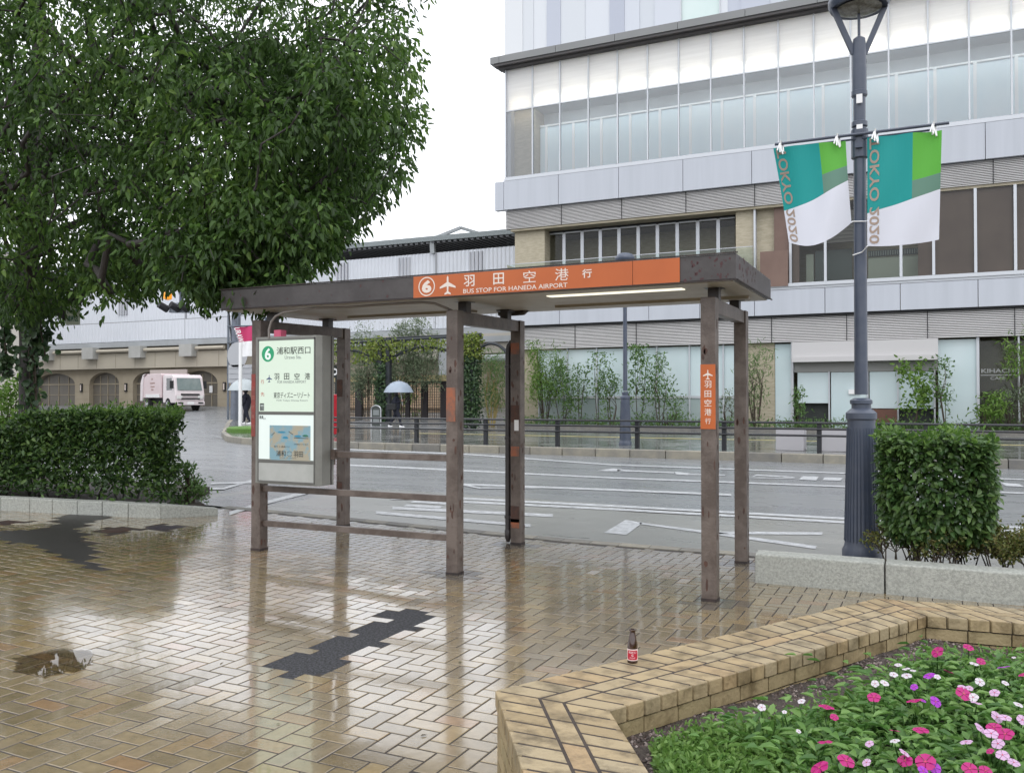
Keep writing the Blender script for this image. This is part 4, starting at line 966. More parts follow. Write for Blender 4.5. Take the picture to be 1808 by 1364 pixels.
def person(at, rz, label, h=1.66, stride=.26, m_top=None, umb=None, hand=(.22, -.12, 1.2)):
    t = thing('person', label, 'person', at, rz=rz); k = h / 1.7
    J = [((0, 0, .9), (.26, .24)), ((0, 0, 1.1), (.24, .23)), ((.02, 0, 1.32), (.2, .22)), ((.03, 0, 1.44), (.07, .08)), ((.05, 0, 1.5), (.05, .055)), ((.06, 0, 1.6), (.095, .08)), ((.06, 0, 1.7), (.06, .055)),
         ((0, -.09, .8), .15), ((stride * .55, -.09, .5), .09), ((stride * .75, -.09, .1), .045), ((stride * .75 + .14, -.09, .045), .04),
         ((0, .09, .8), .15), ((-stride * .2, .09, .5), .09), ((-stride, .09, .14), .045), ((-stride + .13, .09, .05), .04),
         ((.02, -.2, 1.38), .085), ((.0, -.27, 1.12), .07), (hand, .04), ((hand[0] + .07, hand[1] + .01, hand[2] + .05), .035),
         ((.02, .2, 1.38), .085), ((-.03, .27, 1.1), .07), ((.1, .24, .92), .038), ((.14, .24, .86), .033)]
    E = [(0, 1), (1, 2), (2, 3), (3, 4), (4, 5), (5, 6), (0, 7), (7, 8), (8, 9), (9, 10), (0, 11), (11, 12), (12, 13), (13, 14), (2, 15), (15, 16), (16, 17), (17, 18), (2, 19), (19, 20), (20, 21), (21, 22)]
    J = [((p[0] * k, p[1] * k, p[2] * k), r) for p, r in J]
    body = skin_body('body', J, E, M['navy'], t, 2)
    sc = lambda *p: tuple(v * k for v in p)
    mb = MB(); mb.lathe([(.02, -.1), (.075, -.08), (.095, .0), (.085, .08), (.03, .12)], sc(.085, 0, 1.6), 12); mb.build('face', M['skin'], t, smooth=True, local=True)
    mb = MB(); mb.lathe([(.03, -.15), (.105, -.1), (.118, .02), (.1, .1), (.03, .14)], sc(.045, 0, 1.62), 12); mb.build('hair', M['hair'], t, smooth=True, local=True)
    for s, x in ((-1, stride * .75), (1, -stride)):
        mb = MB(); mb.hexa([sc(x - .07, s * .09 - .05, .0), sc(x + .2, s * .09 - .045, .0), sc(x + .2, s * .09 + .045, .0), sc(x - .07, s * .09 + .05, .0)], [sc(x - .06, s * .09 - .04, .1), sc(x + .14, s * .09 - .035, .07), sc(x + .14, s * .09 + .035, .07), sc(x - .06, s * .09 + .04, .1)])
        mb.build('shoe', M['white'], t, bevel=.02, local=True)
    mb = MB()   # hand: palm with four fingers and thumb closed on the handle
    hx, hy, hz = hand[0] + .09, hand[1] + .01, hand[2] + .05
    mb.tube([sc(hx - .03, hy, hz - .03), sc(hx + .03, hy, hz + .0)], [.03, .035], 8)
    for f in range(4): mb.tube([sc(hx + .02, hy - .03, hz - .035 + .022 * f), sc(hx + .06, hy - .03, hz - .035 + .022 * f), sc(hx + .065, hy + .015, hz - .035 + .022 * f)], .009, 6)
    mb.tube([sc(hx - .0, hy + .02, hz + .03), sc(hx + .04, hy + .035, hz + .05)], .011, 6); mb.build('hand', M['skin'], t, smooth=True, local=True)
    return t, (hx + .035, hy)
def umbrella(at, label, top, rad, m, lean=(0, 0)):
    t = thing('umbrella', label, 'umbrella', at); x, y, z = at; tx, ty = x + lean[0], y + lean[1]
    mb = MB(); n = 16; rows = [(0, 0), (.2, .016), (.4, .066), (.6, .155), (.78, .285), (.9, .42), (1, .58)]
    V = []
    for a_, dzz in rows:
        for j in range(n):
            th = 2 * math.pi * j / n; k = 1 if j % 2 == 0 or a_ < .9 else .955
            V.append((tx + rad * a_ * k * math.cos(th), ty + rad * a_ * k * math.sin(th), top - rad * dzz * 1.3))
    mb.solid(V, [(i * n + j, i * n + (j + 1) % n, (i + 1) * n + (j + 1) % n, (i + 1) * n + j) for i in range(len(rows) - 1) for j in range(n)])
    mb.build('canopy', m, t, smooth=True)
    mb = MB(); mb.tube([(x, y, z), (tx, ty, top + .06)], .012, 6)
    for j in range(0, n, 2):
        th = 2 * math.pi * j / n; mb.tube([(tx, ty, top - .28 * rad), (tx + rad * .6 * math.cos(th), ty + rad * .6 * math.sin(th), top - rad * .13)], .006, 4)
    mb.build('shaft', M['steel'], t); return t
M['umb_b'] = mat('pale_blue_vinyl', (.42, .5, .6), .3, (.5, .57, .66), 2, transl=.4); M['umb_w'] = mat('white_vinyl', (.62, .68, .7), .3, transl=.4)
pp = PD(699, 752, 38.6); pz = wz(pp[0], pp[1])
_, hh = person((pp[0], pp[1], pz), R(18), 'walker in dark coat with shoulder bag under the pale blue umbrella', 1.62, .34)
ca, sa = math.cos(R(18)), math.sin(R(18)); hx, hy = hh; kk = 1.62 / 1.7
hp = (pp[0] + (hx * ca - hy * sa) * kk, pp[1] + (hx * sa + hy * ca) * kk, pz + .98)
umbrella(hp, 'pale blue umbrella held above the walker in the dark coat', PZ(697, 671, 0)[2] if False else pz + 2.06, .68, M['umb_b'], (-.2, 0))
t = thing('shoulder_bag', 'dark shoulder bag on the walker beyond the railing', 'bag', (pp[0], pp[1], pz + .8))
mb = MB(); mb.box(pp[0] - .25, pp[0] + .18, pp[1] - .36, pp[1] - .2, pz + .76, pz + 1.06); mb.build('body', M['gap'], t, bevel=.04)
mb = MB(); mb.tube([(pp[0] - .2, pp[1] - .26, pz + 1.05), (pp[0] - .02, pp[1] - .2, pz + 1.46), (pp[0] + .12, pp[1] - .24, pz + 1.05)], .012, 5); mb.build('strap', M['hair'], t)
p2 = PD(435, 743, 40); z2 = wz(p2[0], p2[1])
_, hh = person((p2[0], p2[1], z2), R(200), 'distant walker in black under a white umbrella beside the flag pole', 1.66, .2)
umbrella((p2[0] - .25, p2[1] - .1, z2 + 1.02), 'white umbrella of the distant walker beside the flag pole', z2 + 2.1, .72, M['umb_w'], (.2, 0))

# ------------------------------------------------------------------ plants
G_ = 'shrubs in the bed below the frosted windows'
def shrub(name, label, cat, base, height, width, m, n, leaf=(.09, .035), stems=4, seed=1, low=.15, shape='oval', group=None, droop=.25, stem_m=None, thick=.022, part='foliage', depth=None, clumps=9, spread=.22):
    """stems that fork towards leafy clumps, leaves scattered round each clump"""
    g = np.random.default_rng(seed); r_ = random.Random(seed); depth = depth or width
    t = thing(name, label, cat, base, group); bx_, by_, bz_ = base
    mb = MB(); tips = []
    for s in range(stems):
        a = r_.uniform(0, 6.28); x0, y0 = bx_ + .06 * width * math.cos(a), by_ + .06 * depth * math.sin(a)
        k = max(1, clumps // stems)
        mid = Vector((x0 + width * .12 * math.cos(a), y0 + depth * .12 * math.sin(a), bz_ + height * r_.uniform(.35, .5)))
        mb.tube([(x0, y0, bz_ - .05), tuple(mid)], [thick, thick * .7], 5)
        for c in range(k):
            u = r_.uniform(low, .97); w = {'oval': math.sin(math.pi * min(1, max(.06, u)) ** .9) ** .6, 'fan': u ** .8, 'column': .8, 'cone': 1.05 - u}[shape]
            b = r_.uniform(0, 6.28); rr_ = math.sqrt(r_.uniform(.05, 1)) * .5 * w
            tip = Vector((bx_ + width * rr_ * math.cos(b), by_ + depth * rr_ * math.sin(b), bz_ + height * u)); tips.append(tip)
            st = mid if tip.z > mid.z else Vector((x0, y0, bz_ + height * .1))
            q = (st + tip) / 2 + Vector((r_.gauss(0, .04), r_.gauss(0, .04), .06)) * width
            mb.tube([tuple(st), tuple(q), tuple(tip)], [thick * .55, thick * .4, thick * .2], 4, cap=False)
    mb.build('stem', stem_m or M['twig'], t)
    if group == G_: n = int(n * .9); leaf = (leaf[0] * 1.2, leaf[1] * 1.2)
    C = np.array([list(tips[i]) for i in g.integers(0, len(tips), n)]) + g.normal(size=(n, 3)) * np.array([width, depth, height * .8]) * spread * .5
    C[:, 2] = np.clip(C[:, 2], bz_ + .03, bz_ + height * 1.05)
    D = g.normal(size=(n, 3)); D[:, 2] -= droop; Nn = g.normal(size=(n, 3)) * .6; Nn[:, 2] += 1
    leaf_mesh(part, C, D, Nn, leaf[0] * g.uniform(.6, 1.3, n), leaf[1] * g.uniform(.7, 1.2, n), m, t, g.random(n))
    return t
G_ = 'shrubs in the bed below the frosted windows'
def at(x, Y=36.2, z=.34): return (PY(x, 740, Y)[0], Y, z)
def hz(y, x, Y=36.2): return PY(x, y, Y)[2] - .34
shrub('bamboo_plant', 'bright yellow-green bamboo clump at the left end of the shop window bed', 'bamboo', at(962), hz(607, 962), 1.7, M['leaf_bright'], 1900, (.22, .03), 7, 21, .35, 'column', G_, .5, clumps=28)
shrub('young_tree', 'bushy green young tree just right of the bright bamboo', 'tree', at(993), hz(640, 993), 1.9, M['leaf_mid'], 950, (.14, .06), 3, 22, .3, 'oval', G_, clumps=14)
shrub('young_tree', 'thin upright sapling with a small tuft of leaves in the shop window bed', 'tree', at(1024), hz(645, 1024), .9, M['leaf_mid'], 190, (.13, .06), 2, 23, .6, 'fan', G_, clumps=6)
shrub('young_tree', 'slender sapling with airy leaves left of the far lamp post', 'tree', at(1057), hz(630, 1057), 1.5, M['leaf_mid'], 420, (.13, .06), 2, 24, .5, 'fan', G_, clumps=10)
shrub('shrub', 'low spreading leafy shrub directly left of the far lamp base', 'shrub', at(1080, 35.9), hz(665, 1080), 1.2, M['leaf_mid'], 420, (.12, .05), 4, 25, .2, 'oval', G_)
shrub('young_tree', 'tall leafy sapling directly right of the far lamp post', 'tree', at(1127), hz(617, 1127), 1.6, M['leaf_mid'], 620, (.14, .06), 2, 26, .35, 'oval', G_, clumps=12)
shrub('young_tree', 'rounded sapling in the middle of the frosted windows', 'tree', at(1165), hz(630, 1165), 1.5, M['leaf_mid'], 620, (.14, .055), 3, 27, .3, 'oval', G_, clumps=12)
shrub('shrub', 'low dull green shrub under the frosted window sill', 'shrub', at(1180, 35.9), hz(697, 1180), 2.2, M['leaf_mid'], 460, (.1, .045), 5, 28, .1, 'oval', G_)
shrub('shrub', 'pale thin shrub showing between the two right shelter posts', 'shrub', at(1285), hz(690, 1285), 1.0, M['leaf_grey'], 240, (.1, .045), 4, 29, .2, 'oval', G_)
shrub('bamboo_plant', 'tall loose bamboo against the stone pier right of the shelter', 'bamboo', at(1335), hz(604, 1335), 1.7, M['leaf_mid'], 720, (.2, .028), 8, 30, .3, 'fan', G_, .7, clumps=24, stem_m=M['leaf_brown'] if False else M['twig'])
shrub('shrub', 'small round shrub before the shop door corner', 'shrub', at(1411), hz(683, 1411), .7, M['leaf_mid'], 260, (.11, .05), 2, 31, .4, 'oval', G_)
shrub('young_tree', 'fresh green maple sapling right of the near lamp post', 'tree', at(1610), hz(632, 1610), 1.3, M['leaf_bright'], 520, (.16, .08), 2, 32, .3, 'oval', G_, clumps=11)
shrub('young_tree', 'dark forked sapling with sparse leaves before the white window panel', 'tree', at(1674), hz(636, 1674), 1.5, M['leaf_mid'], 330, (.12, .06), 2, 33, .35, 'fan', G_, clumps=8, thick=.035)
shrub('shrub', 'bright leafy shrub under the cafe window', 'shrub', at(1748, 35.8), hz(690, 1748), 1.4, M['leaf_bright'], 520, (.16, .05), 4, 34, .15, 'oval', G_)
shrub('shrub', 'brownish rounded shrub at the right photo edge beside the cafe window', 'shrub', at(1790), hz(680, 1790), 1.5, M['leaf_grey'], 520, (.1, .045), 4, 35, .2, 'oval', G_)
shrub('bamboo_plant', 'bright bamboo sprig hanging in from the right photo edge', 'bamboo', at(1812, 35.9), hz(588, 1812), 1.4, M['leaf_bright'], 420, (.24, .035), 4, 36, .6, 'fan', G_, .4, clumps=12)
g = np.random.default_rng(4); n = 5200
C = np.stack([g.uniform(-17.6, 8.8, n), g.uniform(35.35, 36.8, n), .36 + np.abs(g.normal(0, .17, n))], 1); D = g.normal(size=(n, 3)); D[:, 2] += .4; Nn = g.normal(size=(n, 3)) * .5; Nn[:, 2] += 1
gc = leaf_mesh('ground_cover', C, D, Nn, g.uniform(.08, .2, n), .05, M['leaf_yel'] if False else M['leaf_mid'], None, g.random(n)); tag(gc, kind='stuff')

# pergola with ivy, olive trees, mesh fence
Yp = 33.9
M['pergola'] = mat('pergola_iron', (.02, .025, .03), .5)
pg = thing('pergola', 'dark iron garden pergola with arched beam behind the walker', 'pergola', (PD(740, 755, 39.5)[0], Yp, .25))
def pp_(x, y, Y=Yp): return tuple(PY(x, y, Y))
for x in (672, 686, 820, 836):
    mb = MB(); p = pp_(x, 750); tpz = pp_(x, 596)[2]; mb.box(p[0] - .11, p[0] + .11, Yp - .1, Yp + .1, .2, tpz); mb.build('post', M['pergola'], pg)
mb = MB()
for y in (601, ): mb.tube([pp_(560, y + 8), pp_(680, y), pp_(850, y - 9)], .06, 6)
def arch(xa, xb, yl, yt):
    n = 14; mb.tube([pp_(xa + (xb - xa) * i / n, yl - (yl - yt) * math.sin(math.pi * i / n) ** .7) for i in range(n + 1)], .07, 6)
arch(686, 822, 640, 612); arch(560, 672, 645, 618); arch(836, 900, 632, 606)
for x in (700, 716, 732, 748, 764, 780, 800, 640, 625, 655): mb.tube([pp_(x, 601), pp_(x, 622)], .035, 5)
mb.tube([pp_(660, 598, Yp + 2), pp_(850, 589, Yp + 2)], .05, 6); mb.build('beam', M['pergola'], pg)
def ivy(label, boxes, n, m, seed, leaf=(.12, .1), root=(0, 0, 0), hang=.6):
    g = np.random.default_rng(seed); t = thing('ivy', label, 'ivy', root); Cs = []
    tot = sum(b[-1] for b in boxes)
    for (x0, x1, y0, y1, z0, z1, w) in boxes:
        k = int(n * w / tot); Cs.append(np.stack([g.uniform(x0, x1, k), g.uniform(y0, y1, k), g.uniform(z0, z1, k)], 1) + g.normal(0, .05, (k, 3)))
    C = np.concatenate(Cs); k = len(C); D = g.normal(size=(k, 3)) * .6; D[:, 2] -= hang; Nn = g.normal(size=(k, 3)) * .5; Nn[:, 1] -= 1
    leaf_mesh('foliage', C, D, Nn, leaf[0] * g.uniform(.6, 1.3, k), leaf[1] * g.uniform(.7, 1.2, k), m, t, g.random(k))
    mb = MB()
    for b in boxes:
        for s in range(3):
            x = g.uniform(b[0], b[1]); pts = [(x + .06 * math.sin(q * 5 + s), (b[2] + b[3]) / 2 - .03, b[4] + (b[5] - b[4]) * q) for q in np.linspace(0, 1, 8)]; mb.tube(pts, .012, 4, cap=False)
    mb.build('vine', M['twig'], t); return t
def bxp(x0, x1, y0, y1, w, Y=Yp, d=.3): a = PY(x0, y0, Y); b = PY(x1, y1, Y); return (a[0], b[0], Y - d, Y + d, b[2], a[2], w)
ivy('dark ivy climbing the left pergola post, yellow at its head', [bxp(666, 684, 640, 750, 6)], 1300, M['leaf_ivy'], 51, root=pp_(674, 750))
ivy('yellow-green creeper spreading along the pergola beam above the walker', [bxp(655, 700, 598, 636, 7), bxp(700, 790, 600, 616, 4), bxp(560, 660, 603, 640, 6)], 1500, M['leaf_yel'], 52, root=pp_(680, 604))
ivy('thick dark ivy covering the right pergola post from top to ground', [bxp(813, 846, 625, 752, 9)], 2600, M['leaf_ivy'], 53, root=pp_(828, 752))
ivy('yellow-green ivy crown on top of the right pergola post', [bxp(812, 850, 590, 632, 5)], 900, M['leaf_yel'], 54, root=pp_(828, 600))
for x, yt, w, lab, sd in ((650, 578, 2.9, 'grey-green olive tree behind the left part of the pergola', 61), (705, 580, 2.0, 'slim grey-green olive tree behind the left pergola post', 62), (738, 573, 2.4, 'tall grey-green olive tree behind the arch above the umbrella', 63)):
    b = PY(x, 740, 36.5); shrub('olive_tree', lab, 'tree', (b[0], 36.5, .3), PY(x, yt, 36.5)[2] - .3, w, M['leaf_grey'], 3200, (.2, .045), 3, sd, .35, 'oval', 'olive trees behind the pergola', .0, clumps=20, thick=.028, part='crown')
b = PY(868, 740, 35.5); shrub('bamboo_plant', 'bamboo thicket with yellow canes right of the ivy post', 'bamboo', (b[0], 35.5, .25), PY(868, 622, 35.5)[2] - .25, 1.9, M['leaf_mid'], 1700, (.22, .03), 10, 64, .3, 'column', None, .6, clumps=36, stem_m=mat('yellow_cane', (.35, .27, .1), .5), thick=.03)
b = PY(660, 750, 37.4)
shrub('shrub', 'green garden shrub seen through the mesh fence beside the walker', 'shrub', (PY(716, 740, 38.5)[0], 38.5, .3), 1.6, 1.6, M['leaf_bright'], 420, (.14, .06), 4, 65, .2)
Yf = 37.2
fz = wz(PY(700, 745, Yf)[0], Yf)
fe = thing('mesh_fence', 'dark wire mesh fence with broad flat posts behind the walker', 'fence', (PY(700, 745, Yf)[0], Yf, fz))
xa, xb = PY(560, 745, Yf)[0], PY(815, 745, Yf)[0]; zt = PY(700, 676, Yf)[2]
for x, w in ((634, 15), (666, 8), (720, 9), (750, 13), (784, 14), (600, 12)):
    c = PY(x, 700, Yf)[0]; hw = w * .5 * 41 / F; mb = MB(); mb.box(c - hw, c + hw, Yf - .06, Yf + .06, fz - .1, zt); mb.build('post', mat('fence_post', (.022, .016, .018), .5), fe)
mb = MB(); x = xa
while x < xb: mb.box(x - .012, x + .012, Yf - .01, Yf + .01, fz, zt); x += .13
z = fz + .1
while z < zt: mb.box(xa, xb, Yf - .022, Yf - .011, z - .01, z + .01); z += .13
mb.box(xa, xb, Yf - .05, Yf + .05, zt, zt + .08); mb.build('mesh_panel', mat('fence_wire', (.025, .022, .024), .5), fe)
t = thing('screen_wall', 'bamboo lath screen above a brown wall behind the mesh fence', 'screen', (PY(700, 745, 42)[0], 42, fz))
x0, x1 = PY(590, 700, 42)[0], PY(815, 700, 42)[0]; za, zb_ = PY(700, 676, 42)[2], PY(700, 663, 42)[2]
mb = MB(); x = x0
while x < x1: mb.box(x, x + .07, 42, 42.05, za, zb_); x += .1
mb.build('lath_strip', mat('bamboo_lath', (.36, .3, .15), .6, (.28, .23, .11), 5), t)
mb = MB(); mb.box(x0, x1, 42.06, 42.2, .3, zb_); mb.box(x0, x1, 41.9, 42, 1.0, 1.6, 0); mb.build('wall', mat('terracotta_wall', (.38, .26, .16), .7, (.42, .33, .23), .7), t)
# things on the far pavement
rp = PD(585, 777, 31); rz_ = wz(rp[0], rp[1])
t = thing('vending_machine', 'red vending machine half hidden between the sign cabinet and the shelter post', 'machine', (rp[0], rp[1], rz_))
zt = PD(588, 696, 31)[2]
mb = MB(); mb.box(rp[0] - .75, rp[0] + .32, rp[1] - .35, rp[1] + .35, rz_ + .06, zt); o = mb.build('cabinet', mat('red_enamel', (.5, .012, .03), .3, coat=.4), t, bevel=.03)
mb = MB()
for k in (.75, .63, .36): mb.box(rp[0] - .7, rp[0] + .3, rp[1] - .365, rp[1] - .352, rz_ + k, rz_ + k + .025)
mb.box(rp[0] - .65, rp[0] + .1, rp[1] - .365, rp[1] - .352, rz_ + 1.0, zt - .1); mb.build('front_panel', M['white'], o)
rg = PD(591, 656, 42)
t = thing('shop_sign', 'small white ring shaped sign above the red machine', 'sign', tuple(rg))
mb = MB(); ring(mb, rg[0], rg[2], .09, .17, rg[1], 0, 24); mb.box(rg[0] - .6, rg[0] + .5, rg[1] + .05, rg[1] + .1, rg[2] - .3, rg[2] + .3, 1); mb.box(rg[0] - .05, rg[0] + .05, rg[1] + .1, rg[1] + .2, wz(rg[0], rg[1]), rg[2], 1); mb.build('plate', [M['white'], M['room_dim']], t)
sp_ = PD(664, 751, 39); sz = wz(sp_[0], sp_[1])
t = thing('pavement_sign', 'round topped sign stand on the pavement left of the walker', 'sign', (sp_[0], sp_[1], sz))
mb = MB(); n = 12; o_ = [(sp_[0] - .26, sz + .04), (sp_[0] + .26, sz + .04), (sp_[0] + .26, sz + .75)] + [(sp_[0] + .26 * math.cos(math.pi * i / n), sz + .75 + .18 * math.sin(math.pi * i / n)) for i in range(1, n)] + [(sp_[0] - .26, sz + .75)]
mb.prism_y(o_, sp_[1], sp_[1] + .06); mb.build('board', mat('sign_board_dark', (.05, .06, .055), .5), t)
mb = MB(); mb.tube([(x, sp_[1] - .01, z) for x, z in o_[1:]] , .03, 6); mb.tube([(sp_[0] - .26, sp_[1], sz), (sp_[0] - .26, sp_[1], sz + .75)], .03, 6); mb.build('frame', M['steel'], t)
mb = MB(); mb.box(sp_[0] - .16, sp_[0] + .16, sp_[1] - .006, sp_[1] - .001, sz + .5, sz + .74); mb.box(sp_[0] - .16, sp_[0] + .16, sp_[1] - .006, sp_[1] - .001, sz + .16, sz + .42); mb.build('face_panel', M['greyink'], t)

# far street lamp (same pattern as the near one)
def street_lamp(base, label, H, yaw=0.0, arm=True):
    t = thing('street_lamp', label, 'street lamp', base); x, y, z = base; k = H / 5.0
    mb = MB(); n = 28; prof = [(.165, 0), (.165, .07), (.15, .1), (.143, .13), (.115, 1.16), (.115, 1.2), (.128, 1.21), (.128, 1.26), (.1, 1.285), (.08, 1.3), (.08, 1.335), (.092, 1.34), (.092, 1.37), (.06, 1.39)]
    mb.lathe([(a * k, b * k) for a, b in prof], base, n); o = mb.build('base', M['lamp'], t, smooth=True)
    mb = MB()
    for j in range(28):
        a = 2 * math.pi * j / 28; mb.tube([(x + .1415 * k * math.cos(a), y + .1415 * k * math.sin(a), z + .15 * k), (x + .1145 * k * math.cos(a), y + .1145 * k * math.sin(a), z + 1.13 * k)], .0065 * k, 5)
    mb.build('fluting', M['lamp'], o)
    mb = MB(); mb.tube([(x, y, z + 1.42 * k), (x, y, z + 4.45 * k)], [.055 * k, .05 * k], 18)
    for zz in (3.75, 4.02): mb.lathe([(.05 * k, zz * k), (.066 * k, zz * k + .01), (.066 * k, zz * k + .05), (.05 * k, zz * k + .06)], base, 18)
    mb.lathe([(.06 * k, 4.02 * k), (.06 * k, 4.45 * k), (.05 * k, 4.53 * k), (.01, 4.56 * k)], base, 18); mb.build('pole', M['lamp'], t, smooth=True)
    mb = MB()
    for a in (yaw, yaw + math.pi): mb.bar((x + .045 * k * math.cos(a), y + .045 * k * math.sin(a), z + 4.4 * k), (x + .225 * k * math.cos(a), y + .225 * k * math.sin(a), z + 4.82 * k), .03 * k, .045 * k)
    mb.tube([(x, y, z + 4.5 * k), (x, y, z + 4.82 * k)], .012 * k, 8); mb.build('yoke', M['lamp'], t)
    mb = MB(); mb.lathe([(.18 * k, 4.81 * k), (.235 * k, 4.8 * k), (.255 * k, 4.84 * k), (.255 * k, 4.88 * k), (.19 * k, 4.97 * k), (.1 * k, 5.0 * k), (.02 * k, 5.01 * k)], base, 32); h = mb.build('lamp_head', M['lamp'], t, smooth=True)
    mb = MB(); mb.lathe([(.02 * k, 4.755 * k), (.12 * k, 4.765 * k), (.19 * k, 4.797 * k)], base, 24); mb.build('lens', mat('ribbed_lens', (.3, .3, .26), .15, (.16, .15, .12), 30, 3), h, smooth=True)
    return t
b = PD(1104, 790, 24.6); street_lamp((b[0], b[1], .2), 'distant blue-grey street lamp beyond the railing, seen under the shelter roof', PD(1104, 446, 24.6)[2] - .2, .4)

# ------------------------------------------------------------------ near street lamp with its two banners
LX, LY = -.56, 8.31
nl = street_lamp((LX, LY, .09), 'tall blue-grey street lamp with fluted foot rising behind the right concrete kerb', 5.12, R(22))
zr = PY(1523, 241, LY)[2]
mb = MB(); a = PY(1368, 259, LY - .1); b = PY(1676, 223, LY - .1); mb.tube([(a[0], LY - .09, zr), (b[0], LY - .09, zr)], .014, 8); mb.tube([(a[0] + .06, LY - .06, zr - .035), (b[0] - .1, LY - .06, zr - .035)], .009, 8); mb.build('banner_arm', M['lamp'], nl)
mb = MB(); mb.lathe([(.058, zr - .2 - .09), (.072, zr - .19 - .09), (.072, zr + .06 - .09), (.058, zr + .07 - .09)], (LX, LY, .09), 18)
for zz in (zr - .1, zr + .02): mb.box(LX - .03, LX + .03, LY - .1, LY - .05, zz - .02, zz + .02)
mb.build('arm_clamp', M['lamp'], nl)
mb = MB(); mb.box(LX - .02, LX + .03, LY - .078, LY - .07, zr + .28, zr + .36); mb.box(LX - .02, LX + .03, LY - .08, LY - .072, zr + .05, zr + .09); mb.build('plate', M['white'], nl)
M['b_teal'] = mat('teal_cloth', (.008, .3, .285), .65, transl=.3); M['b_green'] = mat('green_cloth', (.11, .42, .05), .65, transl=.3)
M['b_mix'] = mat('grey_green_cloth', (.13, .25, .19), .65, transl=.3); M['b_white'] = mat('white_cloth', (.72, .73, .8), .65, transl=.3); M['b_text'] = mat('bronze_letter', (.33, .25, .2), .6)
def banner(label, TL, TR, BR, BL, us, v1, wave, seed, bulge=0.0):
    tl, tr_, br, bl = [np.array(PY(x, y, LY - .09)) for x, y in (TL, TR, BR, BL)]
    t = thing('banner_flag', label, 'banner', tuple(tl), 'banners on the near street lamp')
    def P(u, v):
        p = (tl * (1 - u) + tr_ * u) * (1 - v) + (bl * (1 - u) + br * u) * v
        p = p + np.array([0, wave * math.sin(3.3 * u + 2.2 * v + seed) * v + .012 * math.sin(14 * u + seed) * (1 - v) + .01 * math.sin(9 * u + 6 * v), 0])
        p[2] -= bulge * math.sin(math.pi * u) * v * v; return p
    line = lambda u: v1[0] + (v1[1] - v1[0]) * u
    mb = MB(); NU, NA, NB = 26, 22, 12
    cols = sorted(set([i / NU for i in range(NU + 1)] + [us]))
    for u0, u1 in zip(cols[:-1], cols[1:]):
        for j in range(NA):
            t0, t1 = j / NA, (j + 1) / NA
            mi = 0 if (u0 + u1) / 2 < us else (1 if (t0 + t1) / 2 < v1[2] else 2)
            mb.face([P(u0, line(u0) * t1), P(u1, line(u1) * t1), P(u1, line(u1) * t0), P(u0, line(u0) * t0)], mi)
        for j in range(NB):
            t0, t1 = j / NB, (j + 1) / NB; q = lambda u, s: line(u) + (1 - line(u)) * s
            mb.face([P(u0, q(u0, t1)), P(u1, q(u1, t1)), P(u1, q(u1, t0)), P(u0, q(u0, t0))], 3)
    mb.build('cloth', [M['b_teal'], M['b_green'], M['b_mix'], M['b_white']], t, smooth=True)
    # the lettering shows through from the other face, so it reads mirrored
    me = letters('TOKYO 2020', .03, .17, 0, 1, 0, M['b_text'], t, .02, turn=1, flip=True)
    for v in me.vertices:
        p = P(v.co.x, .97 * (1 - v.co.z) + .01); v.co = (p[0], p[1] - .004, p[2])
    link('lettering', me, t)
    mb = MB()
    for u in (.1, .88):
        p = P(u, 0); mb.tube([tuple(p + np.array([0, -.01, -.03])), (p[0] + .01, LY - .11, zr + .02), (p[0] + .02, LY - .07, zr + .01), tuple(p + np.array([.03, -.02, -.05]))], .008, 5)
        for k in range(3): mb.tube([(p[0], LY - .11, zr), (p[0] - .02 + .025 * k, LY - .13, zr - .07 - .02 * k)], .007, 5)
    mb.build('cord', M['white'], t); return t, P
t, P = banner('left banner, blown askew with its corner pulled to the lamp pole', (1365, 261), (1493, 248), (1503, 392), (1393, 428), .64, (.66, .5, .64), .09, 1.0, .12)
p = P(1, 1); mb = MB(); mb.tube([tuple(p), (LX - .06, LY - .06, p[2] + .01), (LX + .05, LY - .07, p[2]), (LX + .08, LY - .06, p[2] + .01)], .005, 5); mb.build('tie', M['white'], t)
t, P = banner('right banner, hanging flat beside the lamp pole', (1531, 243), (1663, 230), (1658, 421), (1532, 436), .62, (.7, .54, .74), .045, 2.4, .02)
p = P(0, 1); mb = MB(); mb.tube([tuple(p), (LX + .02, LY - .08, p[2] - .04), (LX - .06, LY - .06, p[2] - .06)], .005, 5); mb.build('tie', M['white'], t)

# ------------------------------------------------------------------ bus shelter
FYp, BYp = 6.505, 8.12
fx = [-5.86, -3.69, -1.495]; bxx = [-6.075, -3.86, -1.575]
S = thing('bus_shelter', 'weathered brown steel bus shelter with orange airport name panel on its flat roof', 'bus shelter', (-3.7, 7.2, 0))
hw = .056
ztop = 2.265; zbk = 2.315
def post(x, y, z1):
    mb = MB(); mb.box(x - hw, x + hw, y - hw, y + hw, gz(x, y) - .02, z1); o = mb.build('post', M['shelter'], S, bevel=.006)
    g0 = gz(x, y); mb = MB(); mb.box(x - hw - .002, x + hw + .002, y - hw - .002, y + hw + .002, g0 - .01, g0 + .022); mb.build('rusty_foot', M['foot'], o); return o
fp = [post(x, FYp, ztop) for x in fx]; bp_ = [post(x, BYp, zbk) for x in bxx]
def plate(parent, x0, x1, z0, z1, y, m, name, th=.004):
    mb = MB(); mb.box(x0, x1, y - th, y, z0, z1); return mb.build(name, m, parent)
yf = FYp - hw
